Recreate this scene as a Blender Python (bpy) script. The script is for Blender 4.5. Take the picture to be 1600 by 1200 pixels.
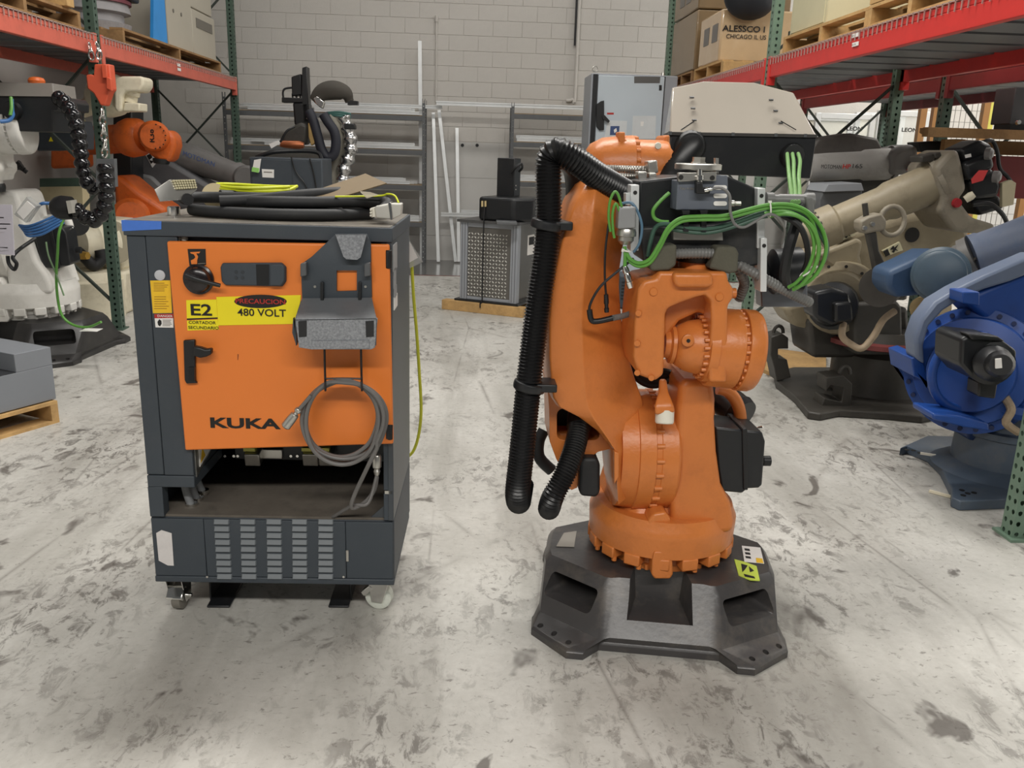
import bpy, math, random
from mathutils import Vector, Matrix
random.seed(7)
for _o in list(bpy.data.objects):
    bpy.data.objects.remove(_o, do_unlink=True)
SC = bpy.context.scene
COL = SC.collection
V = Vector
pi = math.pi

# ------------------------------------------------------------------ camera
CAM_H, CAM_PITCH, CAM_ROLL, CAM_YAW, CAM_F = 1.5837, 0.2645, 0.0310, 0.0537, 1340.45
_fw = V((math.sin(CAM_YAW)*math.cos(CAM_PITCH), math.cos(CAM_YAW)*math.cos(CAM_PITCH), -math.sin(CAM_PITCH)))
_r0 = V((math.cos(CAM_YAW), -math.sin(CAM_YAW), 0))
_u0 = _r0.cross(_fw)
_rt = _r0*math.cos(CAM_ROLL) + _u0*math.sin(CAM_ROLL)
_up = -_r0*math.sin(CAM_ROLL) + _u0*math.cos(CAM_ROLL)
CAM_O = V((0, 0, CAM_H))
cd = bpy.data.cameras.new('camera'); cam = bpy.data.objects.new('camera', cd); COL.objects.link(cam)
cd.sensor_width = 36; cd.lens = CAM_F/1600*36; cd.clip_end = 100; cd.clip_start = 0.05
M3 = Matrix((_rt, _up, -_fw)).transposed()
cam.matrix_world = Matrix.Translation(CAM_O) @ M3.to_4x4()
SC.camera = cam

# ------------------------------------------------------------------ world, lamps, exposure
SC.view_settings.view_transform = 'Standard'; SC.view_settings.look = 'None'
SC.view_settings.exposure = 0.3; SC.view_settings.gamma = 1.0; SC.view_settings.use_curve_mapping = False
w = bpy.data.worlds.new('hall'); SC.world = w; w.use_nodes = True
w.node_tree.nodes['Background'].inputs[0].default_value = (0.93, 0.97, 1.0, 1)
w.node_tree.nodes['Background'].inputs[1].default_value = 0.07
def strip_lamp(name, x, y, z, lx, ly, watts, col=(1.0, 0.965, 0.91)):
    d = bpy.data.lights.new(name, 'AREA'); d.shape = 'RECTANGLE'; d.size = lx; d.size_y = ly
    d.energy = watts; d.color = col
    o = bpy.data.objects.new(name, d); COL.objects.link(o); o.location = (x, y, z); return o
strip_lamp('hall_strip_lamp', 0.2, -2.2, 4.6, 6.0, 0.5, 330)
strip_lamp('hall_strip_lamp', 0.3, 4.6, 5.6, 4.5, 0.5, 250)
strip_lamp('hall_strip_lamp', 0.0, 9.8, 5.6, 6.5, 0.5, 85)
strip_lamp('side_bay_lamp', 7.0, 8.0, 5.5, 2.0, 10.0, 520)

# ------------------------------------------------------------------ rays through the photograph (used to survey positions)
def ray(px, py):
    return (_fw + _rt*((px-800)/CAM_F) - _up*((py-600)/CAM_F))
def PY(px, py, Y):                      # point at distance Y along the hall
    d = ray(px, py); return CAM_O + d*(Y/d.y)
def PZ(px, py, z=0.0):                  # point at height z
    d = ray(px, py); return CAM_O + d*((z-CAM_H)/d.z)
def PXP(px, py, X):                     # point on the plane x = X
    d = ray(px, py); return CAM_O + d*(X/d.x)
def PPL(px, py, p, n):
    d = ray(px, py); return CAM_O + d*((p-CAM_O).dot(n)/d.dot(n))
def MPP(Y, z=1.0):                      # metres per pixel at (Y, z)
    return (Y*math.cos(CAM_PITCH) + (CAM_H-z)*math.sin(CAM_PITCH))/CAM_F

# ------------------------------------------------------------------ materials
def lin(c):
    return tuple(((v/255)/12.92 if v/255 <= .04045 else ((v/255+.055)/1.055)**2.4) for v in c) + (1.0,)
MATS = {}
def mat(name, rgb, rough=.5, metal=0.0, dirt=0.0, dirt_rgb=(40, 36, 30), scale=6.0, bump=0.0, bscale=80.0, spec=.5, alpha=1.0, trans=0.0, emit=0.0, coat=0.0, var=.06):
    if name in MATS: return MATS[name]
    m = bpy.data.materials.new(name); m.use_nodes = True; nt = m.node_tree; N = nt.nodes; Lk = nt.links
    b = N['Principled BSDF']
    b.inputs['Roughness'].default_value = rough; b.inputs['Metallic'].default_value = metal
    b.inputs['Specular IOR Level'].default_value = spec; b.inputs['Alpha'].default_value = alpha
    b.inputs['Transmission Weight'].default_value = trans; b.inputs['Coat Weight'].default_value = coat
    col = lin(rgb)
    tc = N.new('ShaderNodeTexCoord')
    n1 = N.new('ShaderNodeTexNoise'); n1.inputs['Scale'].default_value = scale; n1.inputs['Detail'].default_value = 6; n1.inputs['Roughness'].default_value = .65
    Lk.new(tc.outputs['Object'], n1.inputs['Vector'])
    r1 = N.new('ShaderNodeValToRGB'); e = r1.color_ramp.elements
    e[0].position = .3; e[1].position = .7
    e[0].color = tuple(c*(1-var) for c in col[:3]) + (1,); e[1].color = tuple(min(1, c*(1+var)) for c in col[:3]) + (1,)
    Lk.new(n1.outputs['Fac'], r1.inputs['Fac'])
    out = r1.outputs['Color']
    if dirt > 0:
        n2 = N.new('ShaderNodeTexNoise'); n2.inputs['Scale'].default_value = scale*1.7; n2.inputs['Detail'].default_value = 9; n2.inputs['Roughness'].default_value = .72
        Lk.new(tc.outputs['Object'], n2.inputs['Vector'])
        r2 = N.new('ShaderNodeValToRGB'); r2.color_ramp.elements[0].position = .5; r2.color_ramp.elements[1].position = .74
        r2.color_ramp.elements[1].color = (dirt, dirt, dirt, 1)
        Lk.new(n2.outputs['Fac'], r2.inputs['Fac'])
        mx = N.new('ShaderNodeMixRGB'); mx.inputs[2].default_value = lin(dirt_rgb)
        Lk.new(r2.outputs['Color'], mx.inputs[0]); Lk.new(out, mx.inputs[1]); out = mx.outputs['Color']
    Lk.new(out, b.inputs['Base Color'])
    if emit > 0:
        b.inputs['Emission Color'].default_value = col; b.inputs['Emission Strength'].default_value = emit
    if bump > 0:
        n3 = N.new('ShaderNodeTexNoise'); n3.inputs['Scale'].default_value = bscale; n3.inputs['Detail'].default_value = 3
        Lk.new(tc.outputs['Object'], n3.inputs['Vector'])
        bp = N.new('ShaderNodeBump'); bp.inputs['Strength'].default_value = bump; bp.inputs['Distance'].default_value = .01
        Lk.new(n3.outputs['Fac'], bp.inputs['Height']); Lk.new(bp.outputs['Normal'], b.inputs['Normal'])
    MATS[name] = m; return m

ORANGE = mat('orange_cast_paint', (205, 121, 58), .36, dirt=.25, dirt_rgb=(120, 62, 30), scale=5, bump=.12, bscale=60, var=.05)
DOOR_ORANGE = mat('orange_door_paint', (228, 126, 52), .42, scale=3, bump=.04, bscale=220, var=.02)
DKGREY = mat('anthracite_powder_coat', (58, 65, 72), .55, dirt=.12, dirt_rgb=(96, 96, 92), scale=4, bump=.06, bscale=300)
DKGREY2 = mat('anthracite_side_coat', (62, 67, 72), .42, dirt=.2, dirt_rgb=(104, 102, 96), scale=3, bump=.05, bscale=300)
BLACK = mat('black_plastic', (24, 25, 27), .42, scale=9, var=.15)
SOFTBLACK = mat('soft_black_rubber', (30, 31, 33), .6, dirt=.2, dirt_rgb=(70, 68, 62), scale=9)
BLACKMETAL = mat('black_painted_metal', (25, 27, 30), .38, dirt=.2, dirt_rgb=(64, 62, 58), scale=6)
CASTGREY = mat('dark_grey_cast_base', (64, 62, 62), .32, dirt=.55, dirt_rgb=(112, 104, 94), scale=4, bump=.05, bscale=50, var=.12)
STEEL = mat('bare_steel', (190, 188, 182), .32, metal=.9, dirt=.2, scale=8)
ALU = mat('aluminium_profile', (222, 224, 224), .36, metal=.35, scale=6)
CHROME = mat('bright_chrome', (225, 224, 220), .15, metal=1.0)
GALV = mat('galvanised_speckle', (150, 153, 158), .45, metal=.55, scale=160, var=.35)
WHITE = mat('white_label', (232, 230, 226), .6, scale=4, var=.03)
WHITEPL = mat('white_plastic', (226, 222, 208), .45)
YELLOW = mat('yellow_label', (240, 222, 30), .5, var=.03)
YELLOWORANGE = mat('amber_label', (236, 190, 40), .5, dirt=.2, dirt_rgb=(190, 140, 40), scale=30)
INK = mat('black_ink', (22, 20, 18), .6)
GREYINK = mat('grey_print', (130, 126, 118), .6)
REDINK = mat('red_ink', (176, 44, 38), .6)
WOOD = mat('pale_pallet_wood', (186, 150, 98), .75, dirt=.5, dirt_rgb=(120, 88, 52), scale=5, bump=.3, bscale=40, var=.2)
WOODDK = mat('weathered_pallet_wood', (150, 116, 76), .8, dirt=.5, dirt_rgb=(84, 62, 40), scale=5, bump=.3, bscale=40, var=.2)
CARD = mat('brown_cardboard', (182, 152, 116), .7, scale=4, var=.06)
CARDDK = mat('dark_cardboard', (122, 104, 76), .7, dirt=.2, scale=5)
RACKRED = mat('red_beam_paint', (206, 50, 46), .4, dirt=.15, dirt_rgb=(120, 40, 36), scale=4)
RACKORANGE = mat('faded_orange_red_beam_paint', (206, 102, 84), .5, dirt=.3, dirt_rgb=(130, 62, 48), scale=4)
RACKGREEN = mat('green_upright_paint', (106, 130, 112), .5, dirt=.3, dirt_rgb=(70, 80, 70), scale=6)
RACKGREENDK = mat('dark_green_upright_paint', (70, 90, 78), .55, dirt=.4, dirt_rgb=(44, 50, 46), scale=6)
WIREMAT = mat('galvanised_wire', (196, 176, 168), .4, metal=.5)
HOSE = mat('corrugated_black_hose', (26, 26, 27), .34, scale=8, var=.1)
GREYHOSE = mat('grey_conduit', (112, 112, 110), .42, scale=12, dirt=.2)
CABLEGREY = mat('grey_cable_jacket', (104, 102, 100), .5, scale=12)
GREEN = mat('green_cable_jacket', (90, 150, 62), .42, scale=12, var=.1)
GREENDK = mat('dark_green_cable_jacket', (56, 88, 74), .5, scale=12)
BLUECABLE = mat('blue_cable_jacket', (62, 110, 168), .4, scale=12, var=.1)
YELLOWCABLE = mat('yellow_green_cable_jacket', (206, 214, 34), .45, scale=12, var=.1)
ZIP = mat('white_zip_tie', (226, 226, 218), .5)
TAPE = mat('blue_masking_tape', (70, 118, 206), .7, scale=30)
BEIGE = mat('beige_robot_paint', (150, 139, 115), .5, dirt=.6, dirt_rgb=(104, 92, 72), scale=4, var=.1)
CREAM = mat('cream_robot_paint', (224, 216, 192), .5, dirt=.4, dirt_rgb=(160, 148, 116), scale=5, var=.06)
ROBOTWHITE = mat('white_robot_paint', (222, 220, 214), .4, dirt=.3, dirt_rgb=(150, 146, 136), scale=6, var=.05)
OLDORANGE = mat('old_orange_robot_paint', (206, 98, 36), .45, dirt=.5, dirt_rgb=(110, 52, 22), scale=6, var=.12)
BLUE = mat('blue_robot_paint', (28, 70, 144), .4, dirt=.3, dirt_rgb=(22, 44, 92), scale=5, var=.1)
TEAL = mat('dusty_blue_robot_paint', (56, 80, 110), .5, dirt=.4, dirt_rgb=(46, 62, 80), scale=5, var=.1)
GREYROBOT = mat('grey_robot_paint', (114, 112, 110), .5, dirt=.4, dirt_rgb=(84, 82, 78), scale=5, var=.1)
SLATE = mat('slate_base_paint', (74, 86, 100), .45, dirt=.4, dirt_rgb=(110, 108, 104), scale=5)
DARKIRON = mat('dark_oily_iron', (62, 59, 54), .5, dirt=.4, dirt_rgb=(26, 24, 22), scale=6, var=.2)
REDRING = mat('dull_red_ring_paint', (122, 58, 56), .5, dirt=.4, dirt_rgb=(60, 34, 34), scale=6)
SHELFGREY = mat('grey_shelf_steel', (92, 94, 96), .5, dirt=.3, dirt_rgb=(60, 60, 60), scale=5)
CABGREY = mat('light_grey_cabinet_paint', (186, 196, 204), .45, scale=2, var=.02)
CABGREYDK = mat('mid_grey_cabinet_frame', (148, 152, 158), .4, scale=3)
LIDBEIGE = mat('glossy_taupe_plastic_lid', (186, 178, 166), .16, scale=2, coat=.4, var=.04)
FOAM = mat('olive_grey_foam_pad', (86, 84, 72), .85, scale=14, bump=.2, bscale=120)
FOIL = mat('crumpled_silver_foil', (205, 205, 205), .22, metal=1.0, bump=1.0, bscale=24)
GLASS = mat('case_glass', (225, 232, 230), .05, alpha=.22)
HOISTRED = mat('orange_red_hook_paint', (212, 92, 62), .5, scale=5)

# ------------------------------------------------------------------ mesh builder
def frame(axis):
    a = V(axis).normalized()
    h = V((0, 0, 1)) if abs(a.z) < .9 else V((1, 0, 0))
    u = h.cross(a).normalized(); v = a.cross(u); return a, u, v
def spline(pts, k=8):
    pts = [V(p) for p in pts]; out = []
    for i in range(len(pts)-1):
        p0 = pts[max(i-1, 0)]; p1 = pts[i]; p2 = pts[i+1]; p3 = pts[min(i+2, len(pts)-1)]
        for j in range(k):
            t = j/k
            out.append(.5*((2*p1)+(p2-p0)*t+(2*p0-5*p1+4*p2-p3)*t*t+(3*p1-p0-3*p2+p3)*t**3))
    out.append(pts[-1]); return out
def resample(path, step):
    out = [path[0]]; acc = 0.0
    for a, b in zip(path, path[1:]):
        L = (b-a).length; d = step-acc
        while d <= L:
            out.append(a.lerp(b, d/L)); d += step
        acc = (acc+L) % step if L > 0 else acc
    return out
class MB:
    def __init__(s): s.v = []; s.f = []
    def ring(s, pts):
        i = len(s.v); s.v += [V(p) for p in pts]; return list(range(i, i+len(pts)))
    def bridge(s, A, B):
        n = len(A)
        for i in range(n): s.f.append((A[i], A[(i+1) % n], B[(i+1) % n], B[i]))
    def loft(s, rings, cap=True):
        R = [s.ring(r) for r in rings]
        for a, b in zip(R, R[1:]): s.bridge(a, b)
        if cap: s.f.append(tuple(reversed(R[0]))); s.f.append(tuple(R[-1]))
        return s
    def quad(s, a, b, c, d): s.f.append(tuple(s.ring([a, b, c, d]))); return s
    def poly(s, pts): s.f.append(tuple(s.ring(pts))); return s
    def box(s, lo, hi):
        x0, y0, z0 = lo; x1, y1, z1 = hi
        return s.loft([[(x0, y0, z0), (x1, y0, z0), (x1, y1, z0), (x0, y1, z0)], [(x0, y0, z1), (x1, y0, z1), (x1, y1, z1), (x0, y1, z1)]])
    def obox(s, c, size, ax=(1, 0, 0), ay=(0, 1, 0), az=None):
        c = V(c); ax = V(ax).normalized(); ay = V(ay).normalized(); az = V(az).normalized() if az is not None else ax.cross(ay).normalized()
        X = ax*size[0]/2; Y = ay*size[1]/2; Z = az*size[2]/2
        return s.loft([[c-X-Y-Z, c+X-Y-Z, c+X+Y-Z, c-X+Y-Z], [c-X-Y+Z, c+X-Y+Z, c+X+Y+Z, c-X+Y+Z]])
    def bar(s, p0, p1, w, h, side=None):
        p0 = V(p0); p1 = V(p1); a, u, v = frame(p1-p0)
        if side is not None:
            v = a.cross(V(side)).normalized(); u = v.cross(a)
        return s.obox((p0+p1)/2, ((p1-p0).length, w, h), a, u, v)
    def prism(s, pts, off):
        off = V(off); pts = [V(p) for p in pts]
        n = V((0, 0, 0))
        for a, b in zip(pts, pts[1:]+pts[:1]): n += a.cross(b)
        if n.dot(off) < 0: pts = pts[::-1]
        return s.loft([pts, [p+off for p in pts]])
    def pp(s, poly, Y0, Y1, k=0):            # outline surveyed on the plane Y0, given thickness to Y1
        return s.prism([PY(x, y, Y0) for x, y in poly], (0, Y1-Y0, 0))
    def cyl(s, p0, p1, r0, r1=None, n=24):
        r1 = r0 if r1 is None else r1
        return s.lathe(p0, p1, [(0, r0), (1, r1)], n)
    def lathe(s, p0, p1, prof, n=28, cap=True, ph=0.0):     # prof: (fraction along p0->p1, radius)
        p0 = V(p0); p1 = V(p1); a, u, v = frame(p1-p0); L = (p1-p0)
        R = [[p0+L*t+(u*math.cos(2*pi*i/n+ph)+v*math.sin(2*pi*i/n+ph))*max(r, 1e-4) for i in range(n)] for t, r in prof]
        return s.loft(R, cap)
    def tube(s, path, r, n=8, k=6, ends=True):
        P = spline(path, k) if k else [V(p) for p in path]
        R = []; a0 = None; u = None
        for i, p in enumerate(P):
            t = (P[min(i+1, len(P)-1)]-P[max(i-1, 0)])
            if t.length < 1e-7: continue
            t.normalize()
            if u is None: _, u, _ = frame(t)
            else:
                u = u-t*u.dot(t)
                if u.length < 1e-6: _, u, _ = frame(t)
                u.normalize()
            v = t.cross(u); rr = r(i/(len(P)-1)) if callable(r) else r
            R.append([p+(u*math.cos(2*pi*j/n)+v*math.sin(2*pi*j/n))*rr for j in range(n)])
        return s.loft(R, ends)
    def hose(s, path, r, pitch=.009, depth=.14, n=18):
        P = resample(spline(path, 24), pitch/2); N = len(P)
        return s.tube(P, lambda t: r*(1-depth*(int(round(t*(N-1))) % 2)), n, 0)
    def bubble(s, path, r, pitch=.06, depth=.28, n=16):
        P = resample(spline(path, 24), pitch/8); N = len(P)
        return s.tube(P, lambda t: r*(1-depth+depth*abs(math.sin(pi*(t*(N-1))/8))), n, 0)
    def ball(s, c, r, n=20, m=12, sc=(1, 1, 1)):
        c = V(c); R = []
        for i in range(m+1):
            th = pi*i/m; z = -math.cos(th); q = max(math.sin(th), 1e-3)
            R.append([c+V((q*math.cos(2*pi*j/n)*r*sc[0], q*math.sin(2*pi*j/n)*r*sc[1], z*r*sc[2])) for j in range(n)])
        return s.loft(R)
    def bolts(s, c, axis, R, cnt, r, h, a0=0.0, a1=2*pi, n=8):
        a, u, v = frame(axis); c = V(c)
        for i in range(cnt):
            t = a0+(a1-a0)*i/(cnt if abs(a1-a0-2*pi) < 1e-6 else max(cnt-1, 1))
            p = c+(u*math.cos(t)+v*math.sin(t))*R
            s.cyl(p, p+a*h, r, n=n)
        return s
    def perf(s, o, u, v, wid, length, pitch, cols, hr):
        o = V(o); u = V(u); v = V(v); cw = wid/cols; nt = int(length/pitch)
        cs = [(-1, -1), (0, -1), (1, -1), (1, 0), (1, 1), (0, 1), (-1, 1), (-1, 0)]
        hs = [(-.6, -.9), (0, -1.25), (.6, -.9), (.95, 0), (.75, .7), (0, 1), (-.75, .7), (-.95, 0)]
        for c in range(cols):
            for i in range(nt):
                m = o+u*(cw*(c+.5))+v*(pitch*(i+.5))
                A = s.ring([m+u*(a*cw/2)+v*(b*pitch/2) for a, b in cs]); B = s.ring([m+u*(a*hr)+v*(b*hr) for a, b in hs])
                s.bridge(A, B)
        return s
    def build(s, name, m, parent=None, bevel=0.0, seg=2, smooth=38, keep_origin=False):
        me = bpy.data.meshes.new(name)
        if keep_origin: c = V((0, 0, 0))
        else:
            lo = V((min(p.x for p in s.v), min(p.y for p in s.v), min(p.z for p in s.v))); hi = V((max(p.x for p in s.v), max(p.y for p in s.v), max(p.z for p in s.v)))
            c = (lo+hi)/2; c.z = lo.z
        me.from_pydata([tuple(p-c) for p in s.v], [], s.f); me.validate(); me.update()
        for p in me.polygons: p.use_smooth = True
        me.set_sharp_from_angle(angle=math.radians(smooth))
        me.materials.append(m)
        o = bpy.data.objects.new(name, me); COL.objects.link(o); o.location = c
        if bevel > 0:
            b = o.modifiers.new('bevel', 'BEVEL'); b.width = bevel; b.segments = seg; b.limit_method = 'ANGLE'; b.angle_limit = math.radians(32); b.harden_normals = False
        if parent is not None: adopt(o, parent)
        WM[o.name] = Matrix.Translation(c)
        return o
WM = {}
def adopt(o, parent):
    o.parent = parent; o.matrix_parent_inverse = WM[parent.name].inverted()
def tag(o, label, cat, group=None, kind=None):
    o['label'] = label; o['category'] = cat
    if group: o['group'] = group
    if kind: o['kind'] = kind
    return o
def thing(name, loc, label, cat, group=None):
    o = bpy.data.objects.new(name, None); o.empty_display_size = .1; COL.objects.link(o); o.location = loc
    WM[o.name] = Matrix.Translation(V(loc)); return tag(o, label, cat, group)
def struct(o): o['kind'] = 'structure'; return o
def copy_tree(o, parent=None):
    c = o.copy(); COL.objects.link(c)
    if parent is not None: c.parent = parent; c.matrix_parent_inverse = o.matrix_parent_inverse.copy()
    for ch in list(o.children): copy_tree(ch, c)
    return c
def instance(src, name, loc, parent):     # shares mesh data, axis-aligned copy at a world location
    o = bpy.data.objects.new(name, src.data); COL.objects.link(o); o.location = loc
    for md in src.modifiers:
        b = o.modifiers.new(md.name, md.type); b.width = md.width; b.segments = md.segments; b.limit_method = md.limit_method; b.angle_limit = md.angle_limit
    WM[o.name] = Matrix.Translation(V(loc)); adopt(o, parent); return o
def boolean(o, cutters):
    for c in cutters:
        b = o.modifiers.new('cut', 'BOOLEAN'); b.operation = 'DIFFERENCE'; b.solver = 'EXACT'; b.object = c
    bpy.context.view_layer.update()
    dg = bpy.context.evaluated_depsgraph_get(); me = bpy.data.meshes.new_from_object(o.evaluated_get(dg))
    for md in list(o.modifiers): o.modifiers.remove(md)
    o.data = me
    for p in me.polygons: p.use_smooth = True
    me.set_sharp_from_angle(angle=math.radians(38))
    for c in cutters: bpy.data.objects.remove(c, do_unlink=True)
    return o
def text(name, s, pos, h, right, up, m, parent=None, width=None, bold=0.0, thick=.0008):
    cu = bpy.data.curves.new(name, 'FONT'); cu.body = s; cu.size = 1.0; cu.offset = bold; cu.align_x = 'CENTER'; cu.align_y = 'CENTER'; cu.extrude = .002; cu.resolution_u = 3
    t = bpy.data.objects.new(name, cu); COL.objects.link(t); bpy.context.view_layer.update()
    me = bpy.data.meshes.new_from_object(t.evaluated_get(bpy.context.evaluated_depsgraph_get())); bpy.data.objects.remove(t, do_unlink=True)
    xs = [v.co.x for v in me.vertices]; ys = [v.co.y for v in me.vertices]
    sy = h/(max(ys)-min(ys)); sx = (width/(max(xs)-min(xs))) if width else sy
    cx = (max(xs)+min(xs))/2; cy = (max(ys)+min(ys))/2
    r = V(right).normalized(); u = V(up).normalized(); n = r.cross(u).normalized()
    for v in me.vertices:
        x, y, z = v.co; v.co = r*((x-cx)*sx)+u*((y-cy)*sy)+n*(thick if z > 0 else 0)
    me.materials.clear(); me.materials.append(m); me.name = name
    o = bpy.data.objects.new(name, me); COL.objects.link(o); o.location = pos; WM[o.name] = Matrix.Translation(V(pos))
    if parent is not None: adopt(o, parent)
    return o

# ================================================================== THE SETTING
def floor_mat():
    m = bpy.data.materials.new('worn_stained_concrete'); m.use_nodes = True; nt = m.node_tree; N = nt.nodes; Lk = nt.links
    b = N['Principled BSDF']
    g = N.new('ShaderNodeNewGeometry')
    def mapping(sc, loc=(0, 0, 0), rz=0.0):
        mp = N.new('ShaderNodeMapping'); mp.inputs['Scale'].default_value = sc; mp.inputs['Location'].default_value = loc; mp.inputs['Rotation'].default_value = (0, 0, rz)
        Lk.new(g.outputs['Position'], mp.inputs['Vector']); return mp
    def noise(mp, scale, detail=8, rough=.65, dist=0.0):
        n = N.new('ShaderNodeTexNoise'); n.inputs['Scale'].default_value = scale; n.inputs['Detail'].default_value = detail; n.inputs['Roughness'].default_value = rough; n.inputs['Distortion'].default_value = dist
        Lk.new(mp.outputs['Vector'], n.inputs['Vector']); return n
    def ramp(src, p0, p1, c0=(0, 0, 0, 1), c1=(1, 1, 1, 1)):
        r = N.new('ShaderNodeValToRGB'); r.color_ramp.elements[0].position = p0; r.color_ramp.elements[1].position = p1
        r.color_ramp.elements[0].color = c0; r.color_ramp.elements[1].color = c1; Lk.new(src, r.inputs['Fac']); return r
    def mul(a, bb):
        x = N.new('ShaderNodeMath'); x.operation = 'MULTIPLY'; Lk.new(a, x.inputs[0])
        if isinstance(bb, float): x.inputs[1].default_value = bb
        else: Lk.new(bb, x.inputs[1])
        return x
    def mix(fac, a, col):
        x = N.new('ShaderNodeMixRGB'); Lk.new(fac, x.inputs[0]); Lk.new(a, x.inputs[1]); x.inputs[2].default_value = col; return x
    base = ramp(noise(mapping((1, .6, 1)), 1.1, 7, .6).outputs['Fac'], .3, .7, lin((172, 170, 163)), lin((214, 212, 206)))
    out = base.outputs['Color']
    fine = ramp(noise(mapping((1, 1, 1)), 34, 4, .6).outputs['Fac'], .35, .7)
    out = mix(mul(fine.outputs['Color'], .14).outputs[0], out, lin((120, 116, 108))).outputs['Color']
    # broad grey traffic film, in streaks that run down the hall
    st = ramp(noise(mapping((2.2, .35, 1), (3, 1, 0)), 1.3, 8, .6, .4).outputs['Fac'], .46, .72)
    out = mix(mul(st.outputs['Color'], .6).outputs[0], out, lin((128, 124, 116))).outputs['Color']
    # dark scuffs: clusters of specks
    cl = ramp(noise(mapping((1.0, .7, 1), (11, 4, 0)), 1.5, 5, .6, .3).outputs['Fac'], .43, .60)
    sp = ramp(noise(mapping((1.5, .85, 1), (5, 9, 0), .35), 11, 9, .74, .6).outputs['Fac'], .505, .585)
    out = mix(mul(mul(cl.outputs['Color'], sp.outputs['Color']).outputs[0], .68).outputs[0], out, lin((72, 66, 60))).outputs['Color']
    sp3 = ramp(noise(mapping((1.0, 1.6, 1), (1, 7, 0), -.3), 27, 6, .7, .5).outputs['Fac'], .59, .66)
    out = mix(mul(sp3.outputs['Color'], .6).outputs[0], out, lin((96, 90, 84))).outputs['Color']
    # oil blotches
    ob = ramp(noise(mapping((1.3, 1, 1), (2, 5, 0)), 2.7, 4, .55, .8).outputs['Fac'], .625, .68)
    out = mix(mul(ob.outputs['Color'], .75).outputs[0], out, lin((70, 62, 56))).outputs['Color']
    # hairline scratches
    for rz, loc in ((.5, (0, 3, 0)), (-.7, (6, 1, 0)), (.15, (4, 8, 0))):
        v = N.new('ShaderNodeTexVoronoi'); v.feature = 'DISTANCE_TO_EDGE'; v.inputs['Scale'].default_value = .8
        mp = mapping((1, .22, 1), loc, rz); Lk.new(mp.outputs['Vector'], v.inputs['Vector'])
        sc = ramp(v.outputs['Distance'], .0, .006, (1, 1, 1, 1), (0, 0, 0, 1))
        gate = ramp(noise(mapping((1, 1, 1), loc), 1.1, 3).outputs['Fac'], .5, .6)
        out = mix(mul(mul(sc.outputs['Color'], gate.outputs['Color']).outputs[0], .5).outputs[0], out, lin((104, 98, 92))).outputs['Color']
    Lk.new(out, b.inputs['Base Color'])
    rr = ramp(noise(mapping((1, 1, 1), (9, 9, 0)), 3, 6).outputs['Fac'], .3, .7, (.34, .34, .34, 1), (.6, .6, .6, 1)); Lk.new(rr.outputs['Color'], b.inputs['Roughness'])
    bp = N.new('ShaderNodeBump'); bp.inputs['Strength'].default_value = .12; bp.inputs['Distance'].default_value = .004
    Lk.new(fine.outputs['Color'], bp.inputs['Height']); Lk.new(bp.outputs['Normal'], b.inputs['Normal'])
    return m
CONC = floor_mat()
JOINT = mat('floor_joint_filler', (92, 88, 82), .7)
SEALED = mat('dark_sealed_floor_paint', (104, 104, 102), .18, dirt=.3, dirt_rgb=(76, 74, 72), scale=2, spec=.6)
REDLINE = mat('worn_red_floor_line', (112, 70, 64), .4, dirt=.5, dirt_rgb=(90, 78, 74), scale=6)
X0, X1, YB = -4.4, 9.6, 12.8
fl = struct(MB().box((X0, -3, -.2), (X1, YB+.2, -.012)).build('floor', JOINT))
for y0, y1 in ((-3, 8.05), (8.056, 11.12)):
    for x0, x1 in ((X0, 5.4), (5.404, X1)):
        MB().box((x0, y0, -.012), (x1, y1, 0)).build('concrete_slab', CONC, fl)
MB().box((X0, 11.2, -.012), (X1, YB+.2, 0)).build('sealed_strip', SEALED, fl)
MB().box((X0, 11.123, -.012), (X1, 11.197, 0)).build('floor_line', REDLINE, fl)

WALLPAINT = mat('painted_block_off_white', (196, 192, 186), .7, dirt=.1, dirt_rgb=(150, 146, 138), scale=2.5, bump=.25, bscale=60, var=.04)
WALLLOW = mat('smooth_painted_wall_panel', (202, 200, 196), .6, dirt=.1, dirt_rgb=(160, 158, 152), scale=1.5, var=.03)
MORTAR = mat('painted_mortar_joint', (190, 186, 180), .8)
wb = struct(MB().box((X0, YB, 0), (X1, YB+.2, 6)).build('wall_back', MORTAR))
blk = None
BH, BW = .2032, .4064
zr = 1.70
row = 0
while zr < 3.95:
    xs = X0 + (BW/2 if row % 2 else 0)
    while xs < 3.2:
        if xs > -4.0:
            if blk is None:
                blk = MB().box((xs, YB-.005, zr), (xs+BW-.005, YB, zr+BH-.005)).build('block', WALLPAINT, wb, bevel=.002, seg=1)
            else:
                instance(blk, 'block', (xs+BW/2-.0025, YB-.0025, zr), wb)
        xs += BW
    zr += BH; row += 1
for z0, z1 in ((0, .36), (.364, 1.195), (1.199, 1.694)):
    x = X0
    while x < X1:
        MB().box((x, YB-.012, z0), (min(x+1.6, X1)-.004, YB, z1)).build('panel', WALLLOW, wb); x += 1.6
MB().box((X0, YB-.012, zr), (X1, YB, 6)).build('upper_course', WALLPAINT, wb)
MB().box((3.2, YB-.012, 1.70), (X1, YB, zr-.004)).build('end_course', WALLPAINT, wb)
struct(MB().box((X0-.2, -3, 0), (X0, YB+.2, 6)).build('wall_left', mat('painted_side_wall', (186, 184, 180), .7, scale=2)))
struct(MB().box((X1, -3, 0), (X1+.2, YB+.2, 6)).build('wall_right', mat('bright_white_side_wall', (240, 240, 238), .6, scale=2, var=.02)))
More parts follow.
